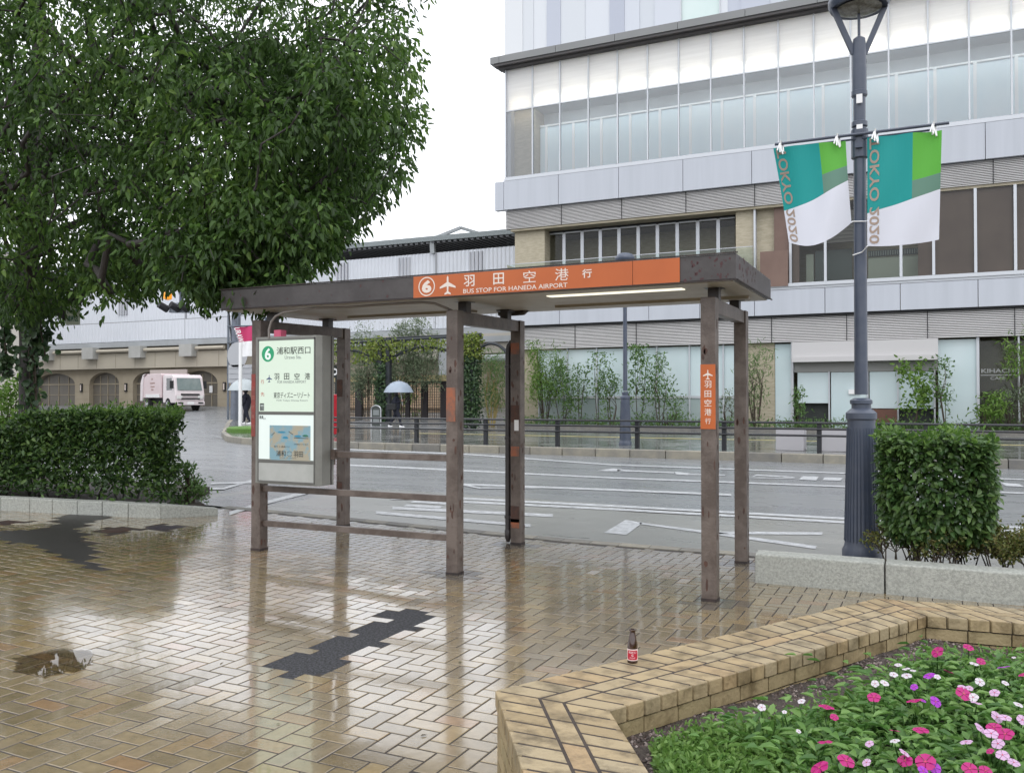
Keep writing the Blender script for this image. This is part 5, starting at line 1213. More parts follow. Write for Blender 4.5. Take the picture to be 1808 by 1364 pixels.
# orange name strip on the right front post
o = plate(fp[2], fx[2] - hw, fx[2] + hw, PY(1250, 757, yf)[2], PY(1250, 643, yf)[2], yf - .001, M['orange'], 'orange_strip')
ms = []; zc = [PY(1250, y, yf)[2] for y in (678, 695, 711, 727, 743)]
for ch, z, w in zip('羽田空港行', zc, (.052, .05, .052, .052, .042)): ms.append(letters(ch, fx[2] - w / 2, fx[2] + w / 2, z - w / 2, z + w / 2, yf - .0065, M['cream'], o, .008))
mb = MB(); plane_icon(mb, fx[2], PY(1250, 661, yf)[2], .075, yf - .0065); me = bpy.data.meshes.new('i'); me.from_pydata(mb.v, [], mb.f); me.materials.append(M['cream']); ms.append(me)
join_meshes('lettering', ms, o)
# worn orange and bare patches on the other posts
plate(fp[1], fx[1] - hw + .003, fx[1] + hw - .02, PY(795, 744, yf)[2], PY(795, 684, yf)[2], yf - .001, M['orange_old'], 'worn_patch', .002)
plate(fp[0], fx[0] - hw, fx[0] - .005, PY(450, 770, yf)[2], PY(450, 660, yf)[2], yf - .001, mat('old_red_strip', (.3, .04, .03), .5, (.2, .05, .04), 12), 'red_strip', .002)
me = letters('羽田空港行', 0, 1, 0, 1, 0, M['cream'], fp[0]); bpy.data.meshes.remove(me)
ms = [letters(ch, fx[0] - .048, fx[0] - .015, z - .018, z + .018, yf - .0045, mat('faint_letter', (.4, .16, .13), .5) if i == 0 else bpy.data.materials['faint_letter'], fp[0]) for i, (ch, z) in enumerate(zip('羽田空港行', [PY(450, y, yf)[2] for y in (686, 702, 718, 735, 752)]))]
join_meshes('lettering', ms, fp[0])
yb = BYp - hw
for z0, z1, m in ((918 + 14, 916, 'orange_old'), (922, 893, 'rust'), (805, 788, 'orange_old'), (625, 605, 'orange_old'), (745, 715, 'rust')):
    plate(bp_[1], bxx[1] - hw + .004, bxx[1] + hw - .012, PY(913, z0, yb)[2], PY(913, z1, yb)[2], yb - .001, M[m], 'worn_patch', .002)
plate(bp_[1], bxx[1] - .01, bxx[1] + .04, PY(913, 760, yb)[2], PY(913, 741, yb)[2], yb - .004, M['white'], 'sticker', .002)
for z0, z1 in ((870, 850), (700, 670)): plate(bp_[0], bxx[0] - hw + .004, bxx[0] + hw - .03, PY(606, z0, yb)[2], PY(606, z1, yb)[2], yb - .001, M['rust'], 'worn_patch', .002)
rr = random.Random(9)
def flakes(po, x, y, z0, z1, n, m):
    mb = MB()
    for _ in range(n):
        z = rr.uniform(z0, z1); w = rr.uniform(.006, .02); h = rr.uniform(.01, .06); xx = rr.uniform(x - hw + w, x + hw - w)
        pts = [(xx + w * rr.uniform(.5, 1) * math.cos(a), z + h * rr.uniform(.5, 1) * math.sin(a)) for a in np.linspace(0, 6.28, 8)[:-1]]
        mb.face([(a, y - hw - .0012, b) for a, b in pts])
        z = rr.uniform(z0, z1); yy = rr.uniform(y - hw + w, y + hw - w)
        pts = [(yy + w * rr.uniform(.5, 1) * math.cos(a), z + h * rr.uniform(.5, 1) * math.sin(a)) for a in np.linspace(0, 6.28, 8)[:-1]]
        mb.face([(x + hw + .0012, a, b) for a, b in pts])
    mb.build('rust_flake', m, po)
for po, x, n in zip(fp, fx, (12, 16, 9)): flakes(po, x, FYp, .1, 2.1, n, M['rust'])
for po, x, n in zip(bp_, bxx, (8, 12, 8)): flakes(po, x, BYp, .1, 2.1, n, M['rust'])
# end frames: beams and stubs
for x0, x1 in zip(fx, bxx):
    mb = MB(); a, b = Vector((x0, FYp + hw, 0)), Vector((x1, BYp - hw, 0)); h = .115
    mb.hexa([(x0 - .04, a.y, ztop - h), (x0 + .04, a.y, ztop - h), (x1 + .04, b.y, zbk - h), (x1 - .04, b.y, zbk - h)], [(x0 - .04, a.y, ztop - .002), (x0 + .04, a.y, ztop - .002), (x1 + .04, b.y, zbk - .002), (x1 - .04, b.y, zbk - .002)])
    mb.build('cross_beam', M['shelter'], S, bevel=.004)
    for f in (.13, .78):
        x = x0 + (x1 - x0) * f; y = FYp + (BYp - FYp) * f; zb0 = ztop + (zbk - ztop) * f - .01; zs = 2.363 + .03 * f
        mb = MB(); mb.box(x - .042, x + .042, y - .042, y + .042, zb0, zs); mb.box(x - .07, x + .07, y - .07, y + .07, zs - .008, zs + .004); mb.build('roof_stub', M['dark_pipe'], S)
# roof
RF = MB()
c0 = [(-6.13, 6.26), (-1.245, 6.26), (-1.32, 8.2), (-6.38, 8.2)]; zl = [2.36, 2.36, 2.42, 2.42]; zu = [2.546, 2.546, 2.6, 2.6]
RF.hexa([(x, y, z) for (x, y), z in zip(c0, zl)], [(x, y, z) for (x, y), z in zip(c0, zu)]); roof = RF.build('roof', M['shelter_dark'], S, bevel=.006)
mb = MB(); ins = .03; cc = [(-6.13 + ins, 6.26 + ins), (-1.245 - ins, 6.26 + ins), (-1.32 - ins, 8.2 - ins), (-6.38 + ins, 8.2 - ins)]
mb.hexa([(x, y, z - .012) for (x, y), z in zip(cc, zl)], [(x, y, z + .002) for (x, y), z in zip(cc, zl)]); mb.build('soffit', M['soffit'], roof)
mb = MB(); mb.box(-6.14, -1.235, 6.25, 6.262, 2.352, 2.3595); mb.box(-6.14, -1.235, 6.25, 6.262, 2.5465, 2.556)
mb.hexa([(-1.242, 6.25, 2.352), (-1.228, 6.25, 2.352), (-1.304, 8.2, 2.412), (-1.318, 8.2, 2.412)], [(-1.242, 6.25, 2.3595), (-1.228, 6.25, 2.3595), (-1.304, 8.2, 2.4195), (-1.318, 8.2, 2.4195)]); mb.build('drip_edge', M['foot'], roof)
mb = MB()
for _ in range(46):
    x = rr.uniform(-1.62, -1.27) if rr.random() < .55 else rr.uniform(-6, -4.2); z = rr.uniform(2.37, 2.54); s_ = rr.uniform(.004, .014)
    mb.face([(x + s_ * rr.uniform(.5, 1.2) * math.cos(a), 6.2588, z + s_ * rr.uniform(.6, 1.5) * math.sin(a)) for a in np.linspace(0, 6.28, 7)[:-1]])
for _ in range(30):
    f = rr.uniform(0.02, .5); y = 6.26 + 1.94 * f; x = -1.245 - .075 * f + .0015; z = rr.uniform(2.38, 2.54) + .06 * f; s_ = rr.uniform(.006, .03)
    mb.face([(x, y + s_ * rr.uniform(.5, 1.2) * math.cos(a), z + s_ * rr.uniform(.6, 1.2) * math.sin(a)) for a in np.linspace(0, 6.28, 7)[:-1]])
mb.build('rust_flake', mat('fascia_rust', (.065, .028, .03), .7), roof)
YP = 6.252
X0, X1, X2 = PY(730, 510, YP)[0], PY(1117, 480, YP)[0], PY(1200, 475, YP)[0]
mb = MB(); mb.box(X0, X1 - .002, YP, 6.2585, 2.361, 2.541); mb.box(X1 + .002, X2, YP, 6.2585, 2.361, 2.541); op = mb.build('name_panel', M['orange'], roof)
ms = []; yl = YP - .0015
def fbox(ch, xa, xb, ya, yb_, m=M['cream'], bold=.02):
    a = PY(xa, ya, YP); b = PY(xb, yb_, YP); ms.append(letters(ch, a[0], b[0], b[2], a[2], yl, m, op, bold))
def fz(x, v): # height on the fascia: v = 0 bottom, 1 top
    return 2.361 + .18 * v
def fch(ch, xa, xb, v0, v1, bold=.03): ms.append(letters(ch, PY(xa, 500, YP)[0], PY(xb, 500, YP)[0], fz(0, v0), fz(0, v1), yl, M['cream'], op, bold))
c6 = PY(753.5, 505, YP)[0]; r6 = (PY(768, 505, YP)[0] - PY(739, 505, YP)[0]) / 2
mb = MB(); ring(mb, c6, fz(0, .5), r6 * .88, r6, yl); plane_icon(mb, PY(790.5, 500, YP)[0], fz(0, .5), .158, yl)
me = bpy.data.meshes.new('i'); me.from_pydata(mb.v, [], mb.f); me.materials.append(M['cream']); ms.append(me)
fch('6', 745, 762, .2, .8, .05)
for ch, a, b in (('羽', 819, 838), ('田', 871, 890), ('空', 924, 946), ('港', 980, 1004)): fch(ch, a, b, .38, .9, .012 if ch in '羽田' else .002)
fch('行', 1028, 1045, .42, .8, .02); fch('BUS STOP FOR HANEDA AIRPORT', 818, 1002, .07, .27, .008)
join_meshes('lettering', ms, op)
mb = MB(); p0 = PZ(925, 534, 2.355); mb.hexa([(-2.85, 6.55, 2.348), (-1.72, 6.55, 2.348), (-1.72, 6.66, 2.352), (-2.85, 6.66, 2.352)], [(-2.85, 6.55, 2.37), (-1.72, 6.55, 2.37), (-1.72, 6.66, 2.37), (-2.85, 6.66, 2.37)]); mb.build('strip_light', M['tube'], roof)
mb = MB()
for xa, xb in ((-5.6, -4.1), (-3.2, -1.4)): mb.hexa([(xa, 7.55, 2.365), (xb, 7.55, 2.365), (xb, 7.68, 2.369), (xa, 7.68, 2.369)], [(xa, 7.55, 2.395), (xb, 7.55, 2.395), (xb, 7.68, 2.4), (xa, 7.68, 2.4)])
mb.build('cable_duct', M['soffit'], roof)
# side rails
for z, xa, xb in ((.995, -4.98, fx[1] - hw), (.645, fx[0] + hw, fx[1] - hw), (.31, fx[0] + hw, fx[1] - hw)):
    mb = MB(); mb.box(xa, xb, FYp - .022, FYp + .022, z - .028, z + .028); mb.build('rail', M['shelter'], S, bevel=.004)
mb = MB(); mb.box(-4.975, -4.93, FYp - .05, FYp + .03, .95, 1.04); mb.tube([(-4.95, FYp - .02, .95), (-4.95, FYp - .02, .9)], .008, 6); mb.build('rail_bracket', M['shelter'], S)
# rain pipe
mb = MB(); xq, yq = -3.985, 8.12
def pt(x, y): return tuple(PY(x, y, 8.12))
a = PY(897, 952, 8.12); r0 = .03
mb.tube([(a[0], 8.12, .08), (a[0], 8.12, PY(897, 628, 8.12)[2]), (a[0] + .01, 8.12, PY(897, 612, 8.12)[2]), (a[0] + .04, 8.12, PY(897, 604, 8.12)[2]), (bxx[1] - .04, 8.12, PY(897, 603, 8.12)[2])], r0, 12)
mb.lathe([(.018, 0), (.026, .03), (.036, .05), (.036, .12), (.03, .13)], (a[0], 8.12, .02), 12)
for y in (647, 773, 912): z = PY(897, y, 8.12)[2]; mb.box(a[0], bxx[1] - hw + .002, 8.1, 8.125, z - .012, z + .012); mb.lathe([(.03, 0), (.038, .002), (.038, .03), (.03, .032)], (a[0], 8.12, z - .015), 12)
mb.build('rain_pipe', M['dark_pipe'], S, smooth=True)
mb = MB(); p = pt(905, 555); q_ = pt(936, 556); zs = 2.41
mb.tube([(p[0] - .06, 7.95, p[2]), (p[0] + .14, 7.95, p[2] - .0), (q_[0], 7.95, p[2]), (q_[0] + .05, 7.95, p[2] + .04), (q_[0] + .055, 7.95, zs)], .034, 10); mb.lathe([(.05, 0), (.06, .01), (.06, .07), (.045, .08)], (p[0] - .02, 7.95, p[2] - .03), 14); mb.build('gutter_elbow', M['dark_pipe'], S, smooth=True)
# power conduit from the sign along the soffit
mb = MB(); K = [PY(475, 597, 6.3), PY(475, 582, 6.3), PY(479, 568, 6.3), PY(487, 558, 6.3), PY(502, 551, 6.3)]
K = [tuple(k) for k in K]; z9 = 2.334
K += [(PY(560, 548, 6.36)[0], 6.33, z9), (PY(610, 542, 6.36)[0], 6.36, z9 - .006), (PY(680, 540, 6.36)[0], 6.36, z9), (PY(745, 536, 6.36)[0], 6.36, z9), (PY(765, 538, 6.36)[0], 6.38, z9 - .012), (fx[1] - .05, FYp - .01, ztop + .012), (fx[1] - .02, FYp + .03, ztop - .01)]
mb.tube(K, .0115, 8); mb.build('conduit', M['conduit'], S, smooth=True)

# ------------------------------------------------------------------ illuminated sign cabinet
sx0, sx1, sz0, sz1, sy0, sy1 = -5.73, -4.985, .715, 2.085, 6.3, 6.52
t = thing('bus_stop_sign', 'illuminated grey bus stop cabinet with green number and route map at the shelter', 'bus stop sign', ((sx0 + sx1) / 2, 6.4, sz0))
mb = MB(); mb.prism([(sx0, sy0), (sx1 - .035, sy0), (sx1, sy0 + .045), (sx1, sy1), (sx0, sy1)], sz0, sz1); cab = mb.build('cabinet', M['sign_grey'], t, bevel=.005)
mb = MB(); mb.box(sx1, sx1 + .006, sy1 - .05, sy1 - .04, sz0, sz1); mb.box(sx0 + .05, sx1 - .05, sy1 - .001, sy1 + .05, sz0 + .1, sz1 - .05); mb.build('cabinet_seam', M['dark_pipe'], cab)
ax0, ax1 = -5.685, -5.04
def pan(z0, z1, m, name):
    mb = MB(); mb.box(ax0, ax1, sy0 - .004, sy0 - .001, z0, z1); return mb.build(name, m, t)
mb = MB()
for z in (1.38, .935): mb.box(ax0 - .01, ax1 + .01, sy0 - .009, sy0 - .001, z - .018, z + .006)
mb.box(ax0 - .012, ax0, sy0 - .007, sy0 - .001, .74, 2.062); mb.box(ax1, ax1 + .012, sy0 - .007, sy0 - .001, .74, 2.062); mb.box(ax0 - .012, ax1 + .012, sy0 - .007, sy0 - .001, 2.05, 2.064); mb.box(ax0 - .012, ax1 + .012, sy0 - .007, sy0 - .001, .732, .742)
mb.build('panel_frame', mat('panel_frame_grey', (.12, .12, .11), .4), t)
UZ0, UZ1 = 1.388, 2.048
up_ = pan(UZ0, UZ1, M['lit'], 'route_panel'); lp = pan(.945, 1.358, M['lit2'], 'map_panel'); pan(.745, .912, M['sign_pale'], 'blank_panel')
ys = sy0 - .0052
def su(cx): return ax0 + (cx - 80) / (562 - 80) * (ax1 - ax0)   # columns and rows read off the panel
def sv(cy): return UZ1 - (cy - 95) / (697 - 95) * (UZ1 - UZ0)
ms = []
def st(body, x0, x1, y0, y1, m=M['ink'], bold=.0): ms.append(letters(body, su(x0), su(x1), sv(y1), sv(y0), ys - .0006, m, up_, bold))
mb = MB(); disc(mb, su(160), sv(207), .0735, ys); me = bpy.data.meshes.new('i'); me.from_pydata(mb.v, [], mb.f); me.materials.append(M['green']); ms.append(me)
st('6', 133, 188, 157, 258, M['lit2'], .03); st('浦和駅西口', 238, 532, 152, 215, bold=.006); st('Urawa Sta.', 310, 455, 225, 254, M['greyink'])
for ch, a, b in (('羽', 218, 262), ('田', 305, 350), ('空', 395, 440), ('港', 484, 530)): st(ch, a, b, 374, 428, bold=.006)
st('FOR HANEDA AIRPORT', 246, 496, 436, 458, M['greyink']); st('東京ディズニーリゾート', 214, 528, 532, 584, bold=.004); st('FOR Tokyo Disney Resort', 240, 512, 595, 613, M['greyink'])
st('行', 98, 126, 425, 460, M['redink']); st('先', 98, 130, 532, 566, M['redink'])
mb = MB(); plane_icon(mb, su(173), sv(417), .07, ys - .0006); me = bpy.data.meshes.new('i'); me.from_pydata(mb.v, [], mb.f); me.materials.append(M['blueink']); ms.append(me)
mb = MB(); mb.face([(su(90), ys, sv(690)), (su(127), ys, sv(690)), (su(127), ys, sv(628)), (su(90), ys, sv(628))]); me = bpy.data.meshes.new('i'); me.from_pydata(mb.v, [], mb.f); me.materials.append(M['ink']); ms.append(me)
st('禁煙', 94, 124, 638, 660, M['lit2']); st('バス', 94, 124, 664, 686, M['lit2'])
join_meshes('lettering', ms, up_)
def lu(cx): return ax0 + (cx - 88) / (562 - 88) * (ax1 - ax0)
def lv(cy): return 1.358 - (cy - 735) / (1130 - 735) * .413
M['map'] = mat('route_map_print', (.2, .34, .4), .5, (.36, .33, .25), 7, 3, lo=.45, hi=.55)
mb = MB(); mb.box(lu(187), lu(535), ys - .003, ys, lv(1134), lv(828)); mp_ = mb.build('map_poster', M['map'], t)
ms = []; ym = ys - .0042
def lt(body, x0, x1, y0, y1, m=M['ink'], bold=.0): ms.append(letters(body, lu(x0), lu(x1), lv(y1), lv(y0), ym, m, mp_, bold))
lt('浦和', 245, 328, 1050, 1100, bold=.008); lt('羽田', 396, 476, 1052, 1102, bold=.008); lt('直行 と 高速バス', 225, 362, 1008, 1022, M['ink']); lt('Urawa ⇄ Haneda', 275, 420, 1108, 1118, M['ink']); lt('空港連絡バスのご案内', 400, 515, 985, 996, M['ink'])
mb = MB()
def arcp(cx, cy, r, a0, a1):
    for i in range(14):
        a, b = a0 + (a1 - a0) * i / 14, a0 + (a1 - a0) * (i + 1) / 14
        mb.face([(lu(cx) + r0 * math.cos(q), ym, lv(cy) + r0 * math.sin(q) * .8) for r0, q in ((r, a), (r + .004, a), (r + .004, b), (r, b))])
arcp(362, 1077, .026, R(20), R(160)); arcp(362, 1077, .026, R(200), R(340))
for (x0, y0), (x1, y1) in (((205, 918), (232, 892)), ((352, 880), (392, 908)), ((400, 935), (520, 938)), ((470, 915), (520, 922))):
    a = np.array([lu(x0), lv(y0)]); b = np.array([lu(x1), lv(y1)]); d = (b - a) / np.linalg.norm(b - a); nn = np.array([-d[1], d[0]]) * .0025
    mb.face([(p[0], ym, p[1]) for p in (a - nn, b - nn, b + nn, a + nn)])
me = bpy.data.meshes.new('i'); me.from_pydata(mb.v, [], mb.f); me.materials.append(M['ink']); ms.append(me)
mb = MB(); mt = mat('map_blue', (.03, .22, .35), .5); mg = mat('map_green', (.03, .2, .13), .5)
for x0, x1, y0, y1, k in ((258, 328, 875, 900, 0), (400, 460, 905, 935, 0), (470, 518, 900, 930, 1), (300, 350, 920, 950, 0)):
    pts = [((x0 + x1) / 2 + (x1 - x0) / 2 * math.cos(a) * (1 + .15 * math.sin(3 * a)), (y0 + y1) / 2 + (y1 - y0) / 2 * math.sin(a) * .7) for a in np.linspace(0, 6.28, 13)[:-1]]
    mb.face([(lu(x), ym + .0004, lv(y)) for x, y in pts], k)
me = bpy.data.meshes.new('i'); me.from_pydata(mb.v, [], mb.f); me.materials.append(mt); me.materials.append(mg); me.polygons.foreach_set('material_index', mb.m); ms.append(me)
ms.append(letters('高速', lu(95), lu(130), lv(772), lv(742), ym + .002, M['ink'], mp_, .02)); ms.append(letters('連絡', lu(128), lu(152), lv(778), lv(762), ym + .002, M['greyink'], mp_))
join_meshes('lettering', ms, mp_)
mb = MB(); mb.box(-5.58, -5.5, sy0 + .08, sy0 + .16, sz1, sz1 + .07); mb.build('pink_tag', mat('pink_tag', (.7, .12, .22), .5), t)

# ------------------------------------------------------------------ brick planter, flower bed, bottle
def brick_mat(name, ramp, stain, bumpy=.4):
    m = mat(name, ramp[0], .5, stain[0], 8, 8, bump=bumpy, bscale=60, attr=True, acol=ramp, lo=.46, hi=.7, rough2=.35)
    nn = m.node_tree.nodes
    for q in nn:
        if q.type == 'MIX' and q.blend_type == 'MIX' and abs(q.inputs['A'].default_value[0] - ramp[0][0]) < 1e-4: q.inputs['A'].default_value = (1, 1, 1, 1); q.inputs['B'].default_value = (*stain[1], 1)
    return m
M['coping'] = brick_mat('yellow_coping_brick', [(.26, .195, .105), (.33, .25, .14), (.31, .25, .155), (.35, .265, .145), (.31, .215, .115)], [(.2, .2, .2), (.34, .33, .3)])
M['wallbrick'] = brick_mat('yellow_wall_brick', [(.27, .205, .11), (.34, .265, .15), (.3, .24, .13)], [(.2, .2, .2), (.4, .38, .33)])
M['mortar'] = mat('dark_mortar', (.028, .02, .016), .8, (.05, .037, .028), 30)
HC = .36
A, Ai = np.array([-1.537, 3.046]), np.array([-1.078, 3.034]); Bo, Bi = np.array([-.285, 5.4]), np.array([-.034, 5.09])
dL = np.array([-.415, .629]); 
Lo = A + (np.array([-1.122, 2.417]) - A) * 2.6; Li = Ai + (np.array([-.789, 2.578]) - Ai) * 3.4
dR = np.array([1, .09]); Ro = Bo + dR * 3.4; Ri = Bi + dR * 3.4
arms = [(Lo, A, Li, Ai), (A, Bo, Ai, Bi), (Bo, Ro, Bi, Ri)]
bp_t = thing('brick_planter', 'low yellow brick planter wall with angled coping around the flower bed', 'planter', (-.3, 4.2, 0))
cop = MB(); wal = MB(); rr = random.Random(31)
def lerp(a, b, s): return a + (b - a) * s
for (o0, o1, i0, i1) in arms:
    def pt2(s, w, z): p = lerp(lerp(o0, o1, s), lerp(i0, i1, s), w); return (p[0], p[1], z)
    L_ = (np.linalg.norm(o1 - o0) + np.linalg.norm(i1 - i0)) / 2
    n = int(round(L_ / .1))
    for w0, w1, cnt in ((0, .4, n), (.4, .62, n // 2), (.62, 1, n)):
        for k in range(cnt):
            s0, s1 = k / cnt, (k + 1) / cnt; g = .0068 / L_; gw = .0054 / .42
            a, b, c, d = s0 + g, s1 - g, w0 + gw, w1 - gw
            e = .0022 / L_; ew = .0022 / .42; jz = max(-.0003, min(.0012, rr.gauss(.0003, .0004)))
            zt_ = HC + jz; ov = -.01 if w0 == 0 else 0; ovr = .012 if w1 == 1 else 0
            if w0 == 0: c = 0 - .02
            if w1 == 1: d = 1 + .02
            base = [pt2(a, c, HC - .058), pt2(b, c, HC - .058), pt2(b, d, HC - .058), pt2(a, d, HC - .058)]
            mid = [pt2(a, c, zt_ - .004), pt2(b, c, zt_ - .004), pt2(b, d, zt_ - .004), pt2(a, d, zt_ - .004)]
            top = [pt2(a + e, c + ew, zt_), pt2(b - e, c + ew, zt_), pt2(b - e, d - ew, zt_), pt2(a + e, d - ew, zt_)]
            P8 = base + mid + top; r_ = .001 + .998 * rr.random()
            q4 = [np.array(v) for v in top[:3]]
            flip = np.cross(q4[1] - q4[0], q4[2] - q4[1])[2] < 0
            fs = [(8, 9, 10, 11), (4, 5, 9, 8), (5, 6, 10, 9), (6, 7, 11, 10), (7, 4, 8, 11), (0, 1, 5, 4), (1, 2, 6, 5), (2, 3, 7, 6), (3, 0, 4, 7), (3, 2, 1, 0)]
            if flip: fs = [f[::-1] for f in fs]
            cop.solid(P8, fs, 0, r_)
    # wall courses under the coping, inner and outer face
    for side in (0, 1):
        zc = HC - .062; course = 0
        while zc > -.02:
            z1, z0 = zc - .004, zc - .062; m_ = max(2, int(round(L_ / .205))); off = .5 * (course % 2)
            for k in range(-1, m_ + 1):
                s0, s1 = clamp((k + off) / m_), clamp((k + 1 + off) / m_)
                if s1 - s0 < .1 / m_: continue
                g = .0045 / L_; w0, w1 = (.0, .2) if side == 0 else (.8, 1.0)
                b4 = [pt2(s0 + g, w0, 0), pt2(s1 - g, w0, 0), pt2(s1 - g, w1, 0), pt2(s0 + g, w1, 0)]
                if np.cross(np.array(b4[1][:2]) - np.array(b4[0][:2]), np.array(b4[2][:2]) - np.array(b4[1][:2])) < 0: b4 = b4[::-1]
                wal.hexa([(p[0], p[1], z0) for p in b4], [(p[0], p[1], z1) for p in b4], 0, .001 + .998 * rr.random())
            zc -= .066; course += 1
cop.build('coping', M['coping'], bp_t); wal.build('brick_wall', M['wallbrick'], bp_t)
core = MB()
for (o0, o1, i0, i1) in arms:
    q4 = [lerp(o0, i0, .025), lerp(o1, i1, .025), lerp(o1, i1, .975), lerp(o0, i0, .975)]
    if np.cross(q4[1] - q4[0], q4[2] - q4[1]) < 0: q4 = q4[::-1]
    core.hexa([(p[0], p[1], -.05) for p in q4], [(p[0], p[1], HC - .0012) for p in q4])
core.build('mortar_core', M['mortar'], bp_t)
SZ = .225
sp4 = [tuple(lerp(Li, Lo, .05)), tuple(Li + np.array([4, 0])), tuple(Ri + np.array([.3, 0])), tuple(Bi - (Bi - Bo) * 0), tuple(Ai)]
bm = bmesh.new(); grid = 70
x0, x1, y0, y1 = -1.3, 3.4, 1.2, 5.35
vs = {}
g5 = np.random.default_rng(8)
ph = g5.uniform(0, 6.28, 12)
def soilz(x, y): return SZ + .012 * math.sin(3.1 * x + ph[0]) * math.cos(2.7 * y + ph[1]) + .008 * math.sin(9 * x + ph[2]) * math.sin(8 * y + ph[3])
def inner(x, y, m=.0):
    def side(p, q): return (q[0] - p[0]) * (y - p[1]) - (q[1] - p[1]) * (x - p[0])
    return side(Ai, Bi) < m and side(Bi, Ri) < m and side(Li, Ai) < m
for i in range(grid + 1):
    for j in range(grid + 1):
        x = x0 + (x1 - x0) * i / grid; y = y0 + (y1 - y0) * j / grid; vs[i, j] = bm.verts.new((x, y, soilz(x, y) + g5.normal(0, .003)))
for i in range(grid):
    for j in range(grid):
        x = x0 + (x1 - x0) * (i + .5) / grid; y = y0 + (y1 - y0) * (j + .5) / grid
        if inner(x, y, .06): bm.faces.new((vs[i, j], vs[i + 1, j], vs[i + 1, j + 1], vs[i, j + 1]))
bm.verts.ensure_lookup_table(); bmesh.ops.delete(bm, geom=[v for v in bm.verts if not v.link_faces], context='VERTS')
me = bpy.data.meshes.new('flower_bed_soil'); bm.to_mesh(me); bm.free(); me.materials.append(M['soil']); tag(link('flower_bed_soil', me), kind='structure')
# loose lava gravel on the soil
mb = MB(); k = 0
while k < 5200:
    x, y = rr.uniform(-1.1, 2.4), rr.uniform(1.9, 5.15)
    if k > 2200 and inner(x, y, -.3): continue
    if not inner(x, y, -.012): continue
    s_ = rr.uniform(.003, .009); z = soilz(x, y); a = rr.uniform(0, 6.28); ca, sa = math.cos(a), math.sin(a)
    pts = [(-1, -.7, 0), (1, -.8, .1), (.9, .7, 0), (-.8, .9, .1), (-.2, .1, 1.1), (.4, -.1, 1.0)]
    V = [(x + s_ * (p[0] * ca - p[1] * sa), y + s_ * (p[0] * sa + p[1] * ca), z + s_ * .8 * p[2]) for p in pts]
    mb.solid(V, [(0, 1, 5, 4), (1, 2, 5), (2, 3, 4, 5), (3, 0, 4)], 0, rr.random() ** 2); k += 1
tag(mb.build('gravel', mat('lava_gravel', (.05, .03, .025), .6, attr=True, acol=[(.03, .02, .017), (.085, .055, .045), (.3, .25, .23)])), kind='stuff')
# bottle
bx0, by0 = -1.173, 3.628
t = thing('glass_bottle', 'small empty brown glass bottle with red label standing on the planter coping', 'bottle', (bx0, by0, HC))
M['amber'] = mat('brown_glass', (.035, .012, .006), .06, spec=.7, coat=.5)
mb = MB(); mb.lathe([(.019, 0), (.0225, .003), (.0225, .066), (.0215, .078), (.0165, .108), (.0125, .128), (.0118, .134), (.0135, .135), (.0135, .143), (.0115, .1445), (.009, .1445), (.009, .11)], (bx0, by0, HC), 28); mb.build('body', M['amber'], t, smooth=True)
mb = MB(); mb.lathe([(.0229, .0135), (.02295, .014), (.02295, .062), (.0229, .0625)], (bx0, by0, HC), 28); lb = mb.build('paper_label', mat('label_white', (.7, .6, .58), .4), t, smooth=True)
def wrap(me, r, mid):
    for v in me.vertices: a = v.co.x / r + mid; v.co = (bx0 + r * math.cos(a), by0 + r * math.sin(a), HC + v.co.z)
ang = math.atan2(-by0, -bx0)
mb = MB(); n = 24; W_, z0_, z1_, rc = .026, .0175, .0585, .01
for i in range(n):
    for j in range(8):
        def q(i_, j_):
            u = -W_ + 2 * W_ * i_ / n; e = max(0, abs(u) - (W_ - rc)); dz = rc - math.sqrt(max(0, rc * rc - e * e)); return (u, 0, z0_ + dz + (z1_ - z0_ - 2 * dz) * j_ / 8)
        mb.face([q(i, j), q(i + 1, j), q(i + 1, j + 1), q(i, j + 1)])
me = bpy.data.meshes.new('red_field'); me.from_pydata(mb.v, [], mb.f); me.materials.append(mat('label_red', (.42, .008, .03), .4)); wrap(me, .0233, ang); link('red_field', me, lb)
ms = []
for body, xw, za, zb__ in (('オロナミン', .036, .045, .0545), ('C', .009, .033, .042), ('ドリンク', .024, .0225, .0295)):
    me = letters(body, -xw / 2, xw / 2, za, zb__, 0, M['white'], lb, .02); wrap(me, .0236, ang); ms.append(me)
join_meshes('lettering', ms, lb)

# ------------------------------------------------------------------ concrete kerbs of the two hedge beds
t = thing('concrete_kerb', 'pale concrete kerb wall of the right bed in front of the lamp and square bush', 'kerb', (1, 7.35, 0))
mb = MB()
for a, b in ((-1.31, -.335), (-.325, .95), (.96, 2.3), (2.31, 3.7)):
    ya, yb2 = 7.29 + .01 * (a + 1.3), 7.29 + .01 * (b + 1.3)
    mb.hexa([(a, ya, -.05), (b, yb2, -.05), (b, yb2 + .17, -.05), (a, ya + .17, -.05)], [(a, ya, .235), (b, yb2, .235), (b, yb2 + .17, .245), (a, ya + .17, .245)])
mb.build('block', M['concrete'], t, bevel=.012)
mb = MB(); mb.box(-1.25, 3.7, 7.5, 8.45, -.05, .06); struct('bed_soil', mb, M['soil'])
t = thing('concrete_kerb', 'pale concrete block kerb curving round the front of the left hedge bed', 'kerb', (-9, 7.2, .1))
kp = [PZ(-160, 893, .1), PZ(0, 902, .1), PZ(52, 904.5, .1), PZ(92, 907, .1), PZ(136, 909.5, .1), PZ(180, 911, .1), PZ(226, 913, .1), PZ(284, 914, .1)]
kp = [np.array(p[:2]) for p in kp]; kp = [kp[0] + (kp[0] - kp[1]) * 1.5] + kp
rr = random.Random(12)
